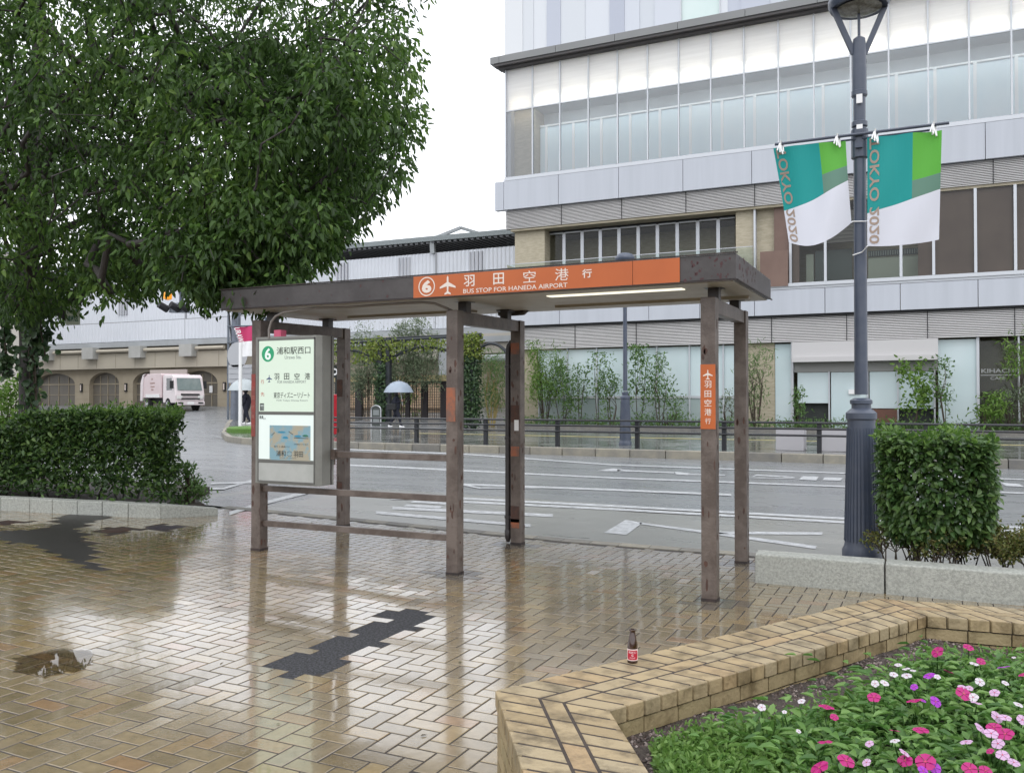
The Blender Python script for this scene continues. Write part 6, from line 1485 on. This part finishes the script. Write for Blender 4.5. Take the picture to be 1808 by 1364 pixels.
for i, (a, b) in enumerate(zip(kp[:-1], kp[1:])):
    d = (b - a) / np.linalg.norm(b - a); nn = np.array([-d[1], d[0]]); g = .004
    q = [a + d * g, b - d * g, b - d * g + nn * .16, a + d * g + nn * .16]
    mb = MB(); mb.hexa([(p[0], p[1], gz(*p) - .05) for p in q], [(p[0], p[1], gz(*p) + .165) for p in q]); mb.build('block', M['concrete'], t, bevel=.012)
a, b = kp[-1], PZ(385, 907, .1)[:2]; d = (b - a) / np.linalg.norm(b - a); nn = np.array([-d[1], d[0]])
q = [a + d * .006, b, b + nn * .15, a + nn * .15]
mb = MB(); mb.hexa([(p[0], p[1], gz(*p) - .05) for p in q], [(q[0][0], q[0][1], gz(*q[0]) + .165), (q[1][0], q[1][1], gz(*q[1]) + .08), (q[2][0], q[2][1], gz(*q[2]) + .08), (q[3][0], q[3][1], gz(*q[3]) + .165)]); mb.build('end_block', M['concrete'], t, bevel=.01)
mb = MB(); poly = [tuple(kp[0] + np.array([0, .1])), *[tuple(k + np.array([-.01, .1])) for k in kp[1:]], tuple(b + np.array([-.28, .06])), (-8.95, 8.6), (-9.7, 9.7), (-20, 10.6), (-20, 7.0)]
mb.prism([p for p in poly], .02, .2); struct('hedge_bed_soil', mb, M['soil'])

# ------------------------------------------------------------------ hedges
def hedge_leaves(n, x0, x1, y0, y1, z0, topf, g, shell=.12):
    """points crowded towards the clipped faces of a box-like hedge"""
    X = g.uniform(x0, x1, n); Y = g.uniform(y0, y1, n); T = np.array([topf(x) for x in X]); Z = z0 + (T - z0) * g.random(n)
    f = g.integers(0, 10, n); e = np.abs(g.normal(0, shell, n))
    m = f < 4; Y[m] = y0 + e[m]
    m = (f >= 4) & (f < 7); Z[m] = T[m] - e[m]
    m = f == 7; X[m] = x1 - e[m]
    m = f == 8; Y[m] = y1 - e[m]
    return np.stack([X, Y, Z], 1)
g = np.random.default_rng(77)
t = thing('hedge', 'large dark clipped hedge above the left concrete kerb with bright new shoots on top', 'hedge', (-9.8, 8, .2))
def htop(x): return .97 + .34 * sstep(-11.3, -10.2, x) - .05 * sstep(-8.9, -8.3, x)
n = 42000
C = hedge_leaves(n, -14.5, -8.28, 7.45, 9.1, .3, htop, g)
C[:, 1] += (C[:, 0] + 8.3) * .12
k = (g.random(n) > .35) | (C[:, 2] > .75); k &= ~((C[:, 2] < .42) & (g.random(n) < .6)); k &= C[:, 0] < -8.18 - (C[:, 1] - 7.6) * .95; C = C[k]; n = len(C)
C += g.normal(0, .03, (n, 3)); D = g.normal(size=(n, 3)); D[:, 1] -= .4; D[:, 2] += .15; Nn = g.normal(size=(n, 3)) * .6; Nn[:, 2] += .8; Nn[:, 1] -= .5
leaf_mesh('foliage', C, D, Nn, g.uniform(.05, .095, n), g.uniform(.026, .046, n), M['leaf_hedge'], t, g.random(n))
n = 6500; X = g.uniform(-14.5, -8.25, n); Y = g.uniform(7.45, 9.1, n) + (X + 8.3) * .12; Z = np.array([htop(x) for x in X]) + g.normal(-.01, .035, n) + .06 * (g.random(n) ** 6) * 2
kk_ = X < -8.15 - (Y - 7.6) * .95; X, Y, Z = X[kk_], Y[kk_], Z[kk_]; n = len(X)
D = g.normal(size=(n, 3)) * .7; D[:, 2] += .9; Nn = g.normal(size=(n, 3)); Nn[:, 2] += .6
leaf_mesh('new_shoots', np.stack([X, Y, Z], 1), D, Nn, g.uniform(.04, .075, n), g.uniform(.018, .03, n), M['leaf_top'], t, g.random(n))
mb = MB(); rr = random.Random(5)
for k in range(60):
    x = rr.uniform(-14, -9.3); y = rr.uniform(7.7, 8.3) + (x + 8.3) * .12; mb.tube([(x, y, .15), (x + rr.gauss(0, .1), y + rr.gauss(0, .08), .5), (x + rr.gauss(0, .25), y + rr.gauss(0, .2), htop(x) - .15)], [.016, .011, .006], 5, cap=False)
mb.build('stem', M['bark_dark'], t)
shrub('shrub', 'small bright shrub at the right end of the left hedge by the road', 'shrub', (-8.42, 8.08, .15), .52, .5, M['leaf_mid'], 700, (.06, .028), 4, 81, .1, 'oval', None, -.2, clumps=16)
b = PD(14, 745, 15.5); shrub('shrub', 'bright yellow-green shrub at the left photo edge behind the hedge', 'shrub', (b[0], b[1], .1), PD(14, 676, 15.5)[2] - .1, 1.3, M['leaf_bright'], 1500, (.12, .05), 5, 82, .2, 'oval', None, .2, clumps=26)
bo = PD(22, 752, 16.5); t = thing('utility_box', 'small grey roadside box behind the shrub at the left edge', 'box', (bo[0], bo[1], .1))
mb = MB(); mb.box(bo[0] - .12, bo[0] + .1, bo[1] - .12, bo[1] + .12, .1, PD(22, 728, 16.5)[2]); mb.build('cabinet', M['concrete'], t, bevel=.02)

t = thing('square_bush', 'clipped square camellia bush on a short trunk beside the near lamp post', 'bush', (.03, 7.8, .13))
n = 8200; g = np.random.default_rng(78)
ux = g.uniform(-1, 1, n); uy = g.uniform(-1, 1, n); uz = g.uniform(-1, 1, n); f = g.integers(0, 8, n); e = 1 - np.abs(g.normal(0, .2, n))
for i in range(2): uy[f == i] = -e[f == i]
ux[f == 2] = -e[f == 2]; ux[f == 3] = e[f == 3]; uz[f == 4] = e[f == 4]; uz[f == 5] = e[f == 5]; uz[f == 6] = -e[f == 6]
rad = np.maximum(0, (np.abs(ux) ** 6 + np.abs(uz) ** 6 + np.abs(uy) ** 6) ** (1 / 6)); s_ = np.where(rad > 1, 1 / rad, 1); ux, uy, uz = ux * s_, uy * s_, uz * s_
taper = 1 - .16 * np.clip(-uz, 0, 1) ** 2
C = np.stack([.03 + .4 * ux * taper, 7.84 + .33 * uy * taper, .79 + .4 * uz], 1)
C[:, 2] += .03 * np.sin(C[:, 0] * 17) * (uz > .6) ; C += g.normal(0, .021, (n, 3))
keep = ~((C[:, 2] < .5) & (C[:, 0] > .08) & (C[:, 0] < .32) & (uy < 0) & (g.random(n) < .55)); C = C[keep]; ux, uy, uz = ux[keep], uy[keep], uz[keep]; n = len(C)
D = np.stack([ux * .6, uy * .6, uz * .2 - .45], 1) + g.normal(size=(n, 3)) * .55; Nn = np.stack([ux, uy, uz + .7], 1) + g.normal(size=(n, 3)) * .35
leaf_mesh('foliage', C, D, Nn, g.uniform(.05, .085, n), g.uniform(.026, .042, n), M['leaf_bush'], t, g.random(n))
n = 650; X = g.uniform(-.42, .46, n); C = np.stack([X, g.uniform(7.5, 8.15, n), 1.17 + .04 * np.sin(X * 13) + g.normal(0, .03, n) + .05 * g.random(n) ** 5], 1); D = g.normal(size=(n, 3)); D[:, 2] += .9; Nn = g.normal(size=(n, 3)); Nn[:, 2] += .5
leaf_mesh('new_shoots', C, D, Nn, g.uniform(.045, .08, n), g.uniform(.018, .03, n), M['leaf_top'], t, g.random(n))
mb = MB(); mb.tube([(-.12, 7.78, .08), (-.11, 7.79, .3), (-.09, 7.8, .5)], [.035, .028, .024], 8); rr = random.Random(4)
for k in range(16): mb.tube([(-.1, 7.79, .34 + .01 * k), (rr.uniform(-.3, .35), rr.uniform(7.6, 8.05), rr.uniform(.5, .7)), (rr.uniform(-.36, .42), rr.uniform(7.55, 8.1), rr.uniform(.7, 1.12))], [.014, .009, .004], 5, cap=False)
mb.build('trunk', M['bark'], t)
def twiggy(label, x0, x1, y0, y1, h, n, seed):
    g = np.random.default_rng(seed); r_ = random.Random(seed); t = thing('low_shrub', label, 'shrub', ((x0 + x1) / 2, (y0 + y1) / 2, .12)); mb = MB(); tips = []
    for k in range(int((x1 - x0) * 46)):
        x, y = r_.uniform(x0, x1), r_.uniform(y0, y1); a, b = r_.gauss(0, .1), r_.gauss(0, .07); hh = h * r_.uniform(.55, 1.05)
        m_ = (x + a * .5 + r_.gauss(0, .015), y + b * .5, .12 + hh * .5); mb.tube([(x, y, .1), m_, (x + a, y + b, .12 + hh)], [.007, .005, .003], 5, cap=False); tips.append((x + a, y + b, .12 + hh))
        for q in range(3): tt = (m_[0] + r_.gauss(0, .09), m_[1] + r_.gauss(0, .07), m_[2] + h * r_.uniform(.1, .4)); mb.tube([m_, tt], [.004, .002], 4, cap=False); tips.append(tt)
    mb.build('stem', M['twig'], t)
    C = np.array([tips[i] for i in g.integers(0, len(tips), n)]) + g.normal(0, .035, (n, 3)); C[:, 2] = np.maximum(C[:, 2], .2 + .1 * g.random(n)); D = g.normal(size=(n, 3)); D[:, 2] += .4; Nn = g.normal(size=(n, 3)); Nn[:, 2] += .7
    leaf_mesh('foliage', C, D, Nn, g.uniform(.018, .036, n), g.uniform(.011, .02, n), M['leaf_brown'], t, g.random(n)); return t
twiggy('low twiggy boxwood under the square bush showing bare crossing stems', -.4, .34, 7.56, 8.1, .33, 3200, 91)
twiggy('fuller low boxwood to the right of the square bush at the photo edge', .38, 1.7, 7.56, 8.2, .38, 17000, 92)
twiggy('low boxwood further right in the kerb bed beyond the photo edge', 1.75, 3.2, 7.56, 8.2, .36, 2000, 93) if False else None

# ------------------------------------------------------------------ flower bed
def flower_mesh(mb, c, r, nrm, rot, mi, eye=4):
    nrm = Vector(nrm).normalized(); u = nrm.orthogonal().normalized(); v = nrm.cross(u); c = Vector(c)
    for k in range(5):
        a = rot + 2 * math.pi * k / 5
        def p(rr_, da, h=0): return tuple(c + (u * math.cos(a + da) + v * math.sin(a + da)) * (r * rr_) + nrm * (r * h))
        mb.solid([p(.06, 0), p(.5, -.62, .1), p(.94, -.56, .02), p(1.0, 0, -.06), p(.94, .56, .02), p(.5, .62, .1)], [(0, 1, 2, 3), (0, 3, 4, 5)], mi)
    mb.face([tuple(c + (u * math.cos(a) + v * math.sin(a)) * r * .13 + nrm * r * .06) for a in np.linspace(0, 6.28, 7)[:-1]], eye)
PET = ['petal_mag', 'petal_pink', 'petal_white', 'petal_pur']
PM = [M['petal_mag'], M['petal_pink'], M['petal_white'], M['petal_pur'], M['petal_eye']]
# plants: (picture position of the blooms, colour, size), plant label
beds = [
 ([(1345, 1248, 2, .8)], 'white bloom near the planter wall beside the weeds, leftmost of the periwinkles'),
 ([(1415, 1237, 2, .8), (1385, 1256, 2, .5)], 'pale bloom beside the planter wall just right of the leftmost white one'),
 ([(1459, 1247, 0, 1.1), (1473, 1265, 0, .6)], 'magenta bloom above a smaller drooping one, close to the planter wall'),
 ([(1457, 1309, 0, 1.0), (1410, 1290, 2, .5)], 'single magenta bloom with a pale bud above, in the lower middle of the bed'),
 ([(1447, 1354, 0, 1.25), (1494, 1342, 0, 1.2)], 'pair of big magenta blooms at the bottom photo edge'),
 ([(1543, 1230, 0, 1.05)], 'lone magenta bloom left of a row of three, in the middle of the bed'),
 ([(1614, 1236, 0, 1.15), (1630, 1236, 3, .6)], 'large magenta bloom touching a purple one in the middle of the bed'),
 ([(1652, 1238, 3, 1.05)], 'purple bloom with ruffled petals in the middle of the bed'),
 ([(1641, 1192, 3, 1.2), (1655, 1194, 2, .7), (1614, 1212, 3, .8)], 'purple blooms with a white one below the far corner of the planter'),
 ([(1586, 1173, 2, .8), (1600, 1180, 2, .9), (1578, 1190, 2, .8), (1601, 1192, 2, 1.0), (1612, 1183, 2, .6)], 'cluster of white blooms left of the purple one near the far corner'),
 ([(1545, 1206, 2, .8), (1562, 1205, 2, .8)], 'two small white blooms near the planter wall'),
 ([(1655, 1150, 0, 1.1)], 'magenta bloom nearest the inner far corner of the planter'),
 ([(1710, 1142, 0, .9)], 'small magenta bloom by the right planter arm, farthest back'),
 ([(1720, 1171, 1, 1.1), (1732, 1167, 0, .8)], 'pale pink bloom with a magenta one behind it near the right planter arm'),
 ([(1772, 1177, 3, 1.3)], 'large violet bloom near the right photo edge'),
 ([(1806, 1190, 0, .8), (1790, 1160, 2, .5)], 'magenta bloom cut by the right photo edge'),
 ([(1675, 1185, 0, .85), (1698, 1212, 1, .8)], 'small magenta bloom between purple and pale pink ones'),
 ([(1702, 1224, 0, 1.2), (1718, 1230, 1, 1.0), (1724, 1240, 1, 1.0), (1712, 1214, 1, .7)], 'magenta bloom above a trail of pale pink ones'),
 ([(1730, 1203, 1, 1.0), (1756, 1222, 1, 1.0), (1775, 1205, 1, .7)], 'pale pink blooms in the right part of the bed'),
 ([(1798, 1243, 2, 1.0)], 'white bloom at the right photo edge, mid height'),
 ([(1626, 1288, 0, 1.1), (1579, 1289, 0, .8), (1580, 1307, 2, .9)], 'oval magenta bloom right of a small pink and white pair, lower middle'),
 ([(1760, 1265, 1, 1.2), (1775, 1266, 1, 1.0), (1805, 1270, 1, 1.0)], 'pale pink cluster at the right photo edge'),
 ([(1731, 1285, 1, 1.2), (1750, 1294, 1, 1.1), (1775, 1295, 0, 1.1), (1755, 1283, 0, 1.0)], 'mixed pink and magenta blooms in the lower right of the bed'),
 ([(1706, 1309, 1, 1.2), (1762, 1312, 1, 1.2), (1770, 1332, 1, 1.0), (1748, 1325, 0, .5)], 'pale lilac blooms in the lower right of the bed'),
 ([(1597, 1328, 1, 1.0), (1598, 1342, 0, .9)], 'small pink bloom under a pale starry one near the bottom edge'),
 ([(1634, 1344, 0, 1.2), (1650, 1354, 3, 1.1), (1630, 1360, 3, .9)], 'magenta and purple blooms at the bottom photo edge'),
 ([(1712, 1356, 0, .9), (1740, 1360, 0, .8)], 'flat magenta blooms at the bottom edge, right of centre'),
 ([(1530, 1345, 1, .7), (1535, 1312, 1, .7)], 'faded pale blooms low down in the bed between dark gravel'),
 ([(1790, 1345, 1, .9)], 'pale bloom in the bottom right corner of the photo'),
]
g = np.random.default_rng(5)
for idx, (bl, lab) in enumerate(beds):
    zf = .41; pts = [PZ(x, y, zf + g.uniform(-.015, .015)) for x, y, c, s in bl]; c0 = np.mean([p[:2] for p in pts], 0)
    c0 = c0 + np.array([.0, .04]); base = (c0[0], c0[1], SZ)
    t = thing('periwinkle', 'periwinkle plant with ' + ' '.join(lab.split()[:13]), 'flower', base, 'periwinkles in the brick planter')
    far = len(bl); n = 46 + 14 * far
    R_ = .085 + .02 * far
    C = np.stack([c0[0] + g.normal(0, R_, n), c0[1] + g.normal(0, R_, n), SZ + g.uniform(.05, .165, n)], 1)
    D = np.concatenate([C[:, :2] - c0, np.zeros((n, 1))], 1) + g.normal(size=(n, 3)) * .06; D[:, 2] = np.abs(D[:, 2]) * .5 + .02; Nn = g.normal(size=(n, 3)) * .25; Nn[:, 2] += 1
    C -= D / np.linalg.norm(D, axis=1, keepdims=True) * .02
    kq = np.array([inner(p_[0], p_[1], -.085) for p_ in C]); C, D, Nn = C[kq], D[kq], Nn[kq]; n = len(C)
    leaf_mesh('foliage', C, D, Nn, g.uniform(.035, .07, n), g.uniform(.016, .026, n), M['leaf_flower'], t, g.random(n), droop=.25)
    mb = MB()
    for p in pts: mb.tube([(c0[0] + g.normal(0, .015), c0[1] + g.normal(0, .015), SZ - .01), ((p[0] + c0[0]) / 2, (p[1] + c0[1]) / 2, SZ + .1), (p[0], p[1], p[2] - .012)], [.004, .003, .002], 5, cap=False)
    for k in range(5): mb.tube([(c0[0], c0[1], SZ - .01), (c0[0] + g.normal(0, .05), c0[1] + g.normal(0, .05), SZ + .13)], [.004, .002], 5, cap=False)
    mb.build('stem', M['leaf_flower'], t)
    for (x, y, cidx, s), p in zip(bl, pts):
        mb = MB(); flower_mesh(mb, p, (.0255 if cidx == 0 else .0195) * s * g.uniform(.88, 1.1), (g.normal(0, .34), -.4 + g.normal(0, .3), 1), g.uniform(0, 6), cidx if cidx != 1 else (1 if g.random() < .8 else 2)); mb.build('bloom', PM, t)
# plants without open blooms, and a carpet of weeds
def spread_leaves(n, poly, zlo, zhi, g, dens=None):
    P = zpoly(poly, SZ + .06); out = []
    xs_, ys_ = [p[0] for p in P], [p[1] for p in P]
    while len(out) < n:
        x, y = g.uniform(min(xs_), max(xs_)), g.uniform(min(ys_), max(ys_))
        if inpoly(x, y, P) and inner(x, y, -.055): out.append((x, y, soilz(x, y) + g.uniform(zlo, zhi) * (g.random() ** .6)))
    return np.array(out)
C = np.concatenate([spread_leaves(9000, [(1150, 1300), (1230, 1275), (1330, 1262), (1420, 1255), (1450, 1300), (1440, 1400), (1180, 1420)], .0, .085, g),
                    spread_leaves(1500, [(1330, 1262), (1420, 1235), (1560, 1190), (1600, 1220), (1500, 1300), (1420, 1300)], .0, .07, g),
                    spread_leaves(700, [(1540, 1180), (1640, 1130), (1808, 1130), (1808, 1180), (1650, 1200)], .0, .05, g)])
n = len(C); D = g.normal(size=(n, 3)) * .8; D[:, 2] += .5; Nn = g.normal(size=(n, 3)) * .5; Nn[:, 2] += .8
tag(leaf_mesh('weeds', C, D, Nn, g.uniform(.014, .034, n), g.uniform(.008, .016, n), M['leaf_weed'], None, g.random(n)), kind='stuff')
C = spread_leaves(3600, [(1400, 1280), (1500, 1230), (1640, 1170), (1830, 1160), (1900, 1420), (1380, 1420)], .02, .13, g)
C = np.concatenate([C, spread_leaves(3000, [(1830, 1150), (2500, 1140), (2700, 1420), (1890, 1420)], .02, .15, g)])
n = len(C); D = g.normal(size=(n, 3)); D[:, 2] = np.abs(D[:, 2]) * .3; Nn = g.normal(size=(n, 3)) * .3; Nn[:, 2] += 1
tag(leaf_mesh('low_foliage', C, D, Nn, g.uniform(.03, .06, n), g.uniform(.014, .023, n), M['leaf_flower'], None, g.random(n), droop=.25), kind='stuff')

# ------------------------------------------------------------------ the big tree
tb = np.array([-13.55, 9.5, .1])
TR = thing('broadleaf_tree', 'large evergreen tree with wide dark crown overhanging the left end of the shelter', 'tree', tb)
g = np.random.default_rng(42); rr = random.Random(42)
mb = MB()
fork = np.array([-13.5, 9.45, 3.3])
mb.tube([tb, tb + np.array([.01, 0, 1.2]), tb + np.array([.03, -.02, 2.4]), fork, fork + np.array([.1, -.1, 1.4]), fork + np.array([.25, -.1, 3.2]), fork + np.array([.2, .1, 5.6])], [.17, .15, .145, .17, .15, .11, .05], 14)
SIL = [(-900, -900), (840, -900), (810, -200), (792, 0), (757, 30), (742, 60), (757, 95), (748, 150), (762, 240), (742, 262), (734, 300), (702, 325), (728, 350), (688, 365), (650, 385), (645, 420), (605, 425), (597, 455), (570, 478), (540, 488), (535, 520), (525, 545), (478, 572), (452, 556), (428, 545), (398, 532), (378, 552), (332, 548), (318, 516), (282, 508), (262, 565), (238, 545), (200, 530), (165, 545), (120, 570), (90, 590), (20, 585), (-200, 600), (-900, 560)]
tips = []
EL = [(np.array(PD(330, 170, 11.2)), np.array([3.9, 3.0, 3.6])), (np.array([-13.4, 9.4, 6.6]), np.array([5.2, 4.6, 4.6])), (np.array(PD(560, 330, 9.6)), np.array([1.9, 1.7, 1.75])), (np.array(PD(450, 470, 9.0)), np.array([1.1, 1.1, .75])), (np.array(PD(150, 480, 12.5)), np.array([2.2, 2.0, 1.0]))]
wts = [.43, .27, .18, .05, .07]
gaps = [(np.array(PD(310, 262, 11.3)), 1.05), (np.array(PD(215, 75, 12)), .75), (np.array(PD(480, 395, 10)), .5), (np.array(PD(470, 240, 11)), .5)]
while len(tips) < 2350:
    c, r = EL[rr.choices(range(5), wts)[0]]
    v = np.array([rr.gauss(0, 1) for _ in range(3)]); v /= np.linalg.norm(v); p = c + v * r * (rr.random() ** .45)
    if p[2] < 2.55: continue
    x, y, z = to_px(p)
    if z < 6.3: continue
    if -100 < x < 1900 and -60 < y < 1400:
        if not inpoly(x, y, SIL): continue
        # a twig reaches about 0.25 m
        if not all(inpoly(x + dx * 32, y + dy * 32, SIL) or rr.random() < .3 for dx, dy in ((1, 0), (0, 1), (.7, -.7))): continue
    if any(np.linalg.norm((p - gc_)[:2]) < gr_ * 1.5 and abs(p[2] - gc_[2]) < gr_ * .6 and rr.random() < .62 for gc_, gr_ in gaps): continue
    if math.sin(p[0] * 1.9 + 1.3) + math.sin(p[1] * 2.1 + .4) + math.sin(p[2] * 2.3 + 2.0) < -1.9: continue
    tips.append(p)
T_ = np.array(tips)
# boughs seen through the gaps, then every twig joins the nearest wood already grown
BO = [[fork, PD(90, 300, 14), PD(160, 325, 13.2), PD(250, 318, 12.2), PD(330, 300, 11.2), PD(420, 292, 10.3), PD(520, 300, 9.6)],
      [fork + [0, 0, .5], PD(75, 250, 14), PD(140, 262, 13.3), PD(225, 262, 12.5), PD(300, 235, 11.8), PD(390, 200, 11), PD(480, 160, 10.5), PD(600, 110, 10)],
      [PD(160, 325, 13.2), PD(220, 330, 12.5), PD(310, 335, 11.5), PD(380, 350, 10.7), PD(440, 385, 9.9), PD(475, 425, 9.3)],
      [PD(225, 262, 12.5), PD(330, 262, 12), PD(420, 250, 11.6), PD(540, 225, 11.2), PD(660, 215, 10.8)],
      [fork + [.25, -.1, 3.0], PD(160, 90, 13.4), PD(235, 40, 12.6), PD(330, -40, 12), PD(480, -130, 11.5)],
      [fork + [.1, -.1, 1.6], PD(20, 160, 13.5), PD(-90, 60, 13), PD(-220, -60, 12.5)],
      [fork, PD(-40, 330, 13.5), PD(-150, 330, 12.5), PD(-300, 300, 12)],
      [fork + [.2, 0, 4.5], fork + [-.8, .6, 6.5], fork + [-1.4, 1, 8]], [fork + [.2, 0, 4.2], fork + [1.4, -.6, 6.2], fork + [2.6, -1, 7.8]],
      [fork + [0, 0, 1], fork + [-1.5, 1.5, 2.4], fork + [-2.8, 2.8, 3.4]], [fork + [0, 0, .8], fork + [1.2, 1.6, 2.0], fork + [2.4, 3.0, 3.0]]]
nodes, par, rads = [np.array(fork)], [-1], [.2]
bough_i = []
for path in BO:
    path = [np.array(p, float) for p in path]; pts = []
    for p, q in zip(path[:-1], path[1:]):
        k = max(2, int(np.linalg.norm(q - p) / .22)); pts += [p + (q - p) * i_ / k for i_ in range(k)]
    pts.append(path[-1]); pts = np.array(pts)
    for _ in range(3): pts[1:-1] = (pts[:-2] + pts[1:-1] * 2 + pts[2:]) / 4
    pts[1:-1] += np.cumsum(g.normal(0, .012, (len(pts) - 2, 3)), 0) * .6
    k0 = int(np.argmin(((np.array(nodes) - pts[0]) ** 2).sum(1))); prev = k0
    for i_, p in enumerate(pts[1:] if np.linalg.norm(nodes[k0] - pts[0]) < .05 else pts):
        nodes.append(p); par.append(prev); prev = len(nodes) - 1
order = np.argsort(((T_ - np.array(fork)) ** 2).sum(1)); n_wood = len(nodes); tipn = []
for k in order:
    p = T_[k]; A_ = np.array(nodes); w_ = ((A_ - p) ** 2).sum(1) + .15 * np.maximum(0, A_[:, 2] - p[2] - .1) ** 2; c = int(np.argmin(w_)); d = p - A_[c]; L_ = np.linalg.norm(d); m_ = max(1, int(L_ / .3)); prev = c; bend = unit(1)[0] * L_ * .13 + np.array([0, 0, .05 * L_])
    for i_ in range(1, m_ + 1): t_ = i_ / m_; nodes.append(A_[c] + d * t_ + bend * math.sin(math.pi * t_)); par.append(prev); prev = len(nodes) - 1
    tipn.append(prev)
cnt = np.zeros(len(nodes))
for k in tipn: cnt[k] += 1
for k in range(len(nodes) - 1, 0, -1): cnt[par[k]] += cnt[k]
rad_ = np.clip(.0042 * np.maximum(cnt, 1) ** .52, .0035, .13)
kids = {}
for k in range(1, len(nodes)): kids.setdefault(par[k], []).append(k)
def chain(k):   # follow the thickest child, tube per unbranched run
    out = [k]
    while k in kids: k = max(kids[k], key=lambda q_: cnt[q_]); out.append(k)
    return out
starts = [k for k in range(1, len(nodes)) if par[k] == 0 or k != max(kids[par[k]], key=lambda q_: cnt[q_])]
for k in starts:
    ch = chain(k); ch = [par[k]] + ch; rr_ = [min(rad_[q_], rad_[ch[1]]) for q_ in ch]
    mb.tube([nodes[q_] for q_ in ch], rr_, 9 if rr_[0] > .03 else (6 if rr_[0] > .012 else 4), cap=False)
mb.build('trunk', M['bark_dark'], TR, smooth=True)
n0 = 40; N_ = len(T_) * n0
P = np.repeat(T_, n0, 0); off = unit(N_) * (g.random((N_, 1)) ** .6) * .3; off[:, 2] *= .75; off[:, 2] += -.05
C = P + off
pxs = np.array([to_px(c)[:2] for c in C]); ok = np.ones(len(C), bool)
for i, (x, y) in enumerate(pxs):
    if -20 < x < 900 and -20 < y < 700 and not inpoly(x, y, SIL) and g.random() < .8: ok[i] = False
C = C[ok]; off = off[ok]; n = len(C)
D = off / np.linalg.norm(off, axis=1, keepdims=True) + g.normal(size=(n, 3)) * .4; D[:, 2] -= .75
Nn = g.normal(size=(n, 3)) * .5; Nn[:, 2] += .8
leaf_mesh('crown', C, D, Nn, g.uniform(.055, .13, n), g.uniform(.024, .05, n), M['leaf_tree'], TR, np.clip(g.normal(.42, .24, n) + .25 * np.sin(C[:, 0] * 1.7) * np.sin(C[:, 2] * 2 + C[:, 1]), 0, 1), droop=.2)
# ivy on the trunk and the small plate fixed to it
ivy('ivy vines hanging round the dark trunk of the big tree', [(-14.0, -13.72, 9.2, 9.45, 1.9, 3.2, 3), (-13.36, -13.2, 9.3, 9.5, .9, 2.8, 2), (-13.3, -12.8, 9.1, 9.5, 2.2, 3.3, 3)], 560, M['leaf_ivy'], 71, (.13, .11), tuple(tb))
q = PD(129, 556, 13.2); t = thing('tree_plate', 'small pale plate with green lettering among the ivy on the trunk', 'sign', tuple(q))
rx2 = np.array([_cy, _sy, 0]); w2, h2 = .105, .15
mb = MB(); c = q; mb.hexa([tuple(c + rx2 * s * w2 + _f0 * f + np.array([0, 0, -h2])) for s, f in ((-1, -.01), (1, -.01), (1, .01), (-1, .01))], [tuple(c + rx2 * s * w2 + _f0 * f + np.array([0, 0, h2])) for s, f in ((-1, -.01), (1, -.01), (1, .01), (-1, .01))])
o = mb.build('plate', mat('pale_plate', (.45, .5, .42), .5), t)
mg2 = mat('plate_green', (.02, .12, .07), .5); ms = []
for body, z0, z1 in (('緑の木', .02, .1), ('浦和区', -.1, -.01)):
    me = letters(body, -w2 * .85, w2 * .85, z0, z1, 0, mg2, o, .02)
    for v in me.vertices: pnt = c + rx2 * v.co.x + _f0 * -.0125 + np.array([0, 0, v.co.z]); v.co = tuple(pnt)
    ms.append(me)
join_meshes('lettering', ms, o)
mb = MB(); mb.tube([tuple(q + np.array([0, 0, h2])), tuple(q + np.array([-.1, .2, h2 + .25])), tuple(fork + np.array([.12, -.12, -.4]))], .008, 5); mb.build('cord', M['gap'], t)

# ------------------------------------------------------------------ fallen leaves and grit on the wet paving
g = np.random.default_rng(15); n = 150
C = np.stack([g.uniform(-9, .5, n), g.uniform(2.2, 8.2, n), np.zeros(n)], 1); C = C[~((C[:, 0] > -1.8) & (C[:, 1] < 5.8))]; n = len(C)
C[:, 2] = [gz(x, y) + .0035 for x, y in C[:, :2]]; D = g.normal(size=(n, 3)); D[:, 2] = .02; Nn = g.normal(size=(n, 3)) * .1; Nn[:, 2] += 1
sz_ = g.uniform(.008, .05, n) * (g.random(n) ** .7)
tag(leaf_mesh('fallen_leaves', C, D, Nn, np.maximum(sz_, .008), np.maximum(sz_ * .4, .003), leafm('fallen_leaf', [(.035, .025, .012), (.08, .06, .02), (.06, .07, .02), (.12, .07, .03)], .4, .1), None, g.random(n)), kind='stuff')
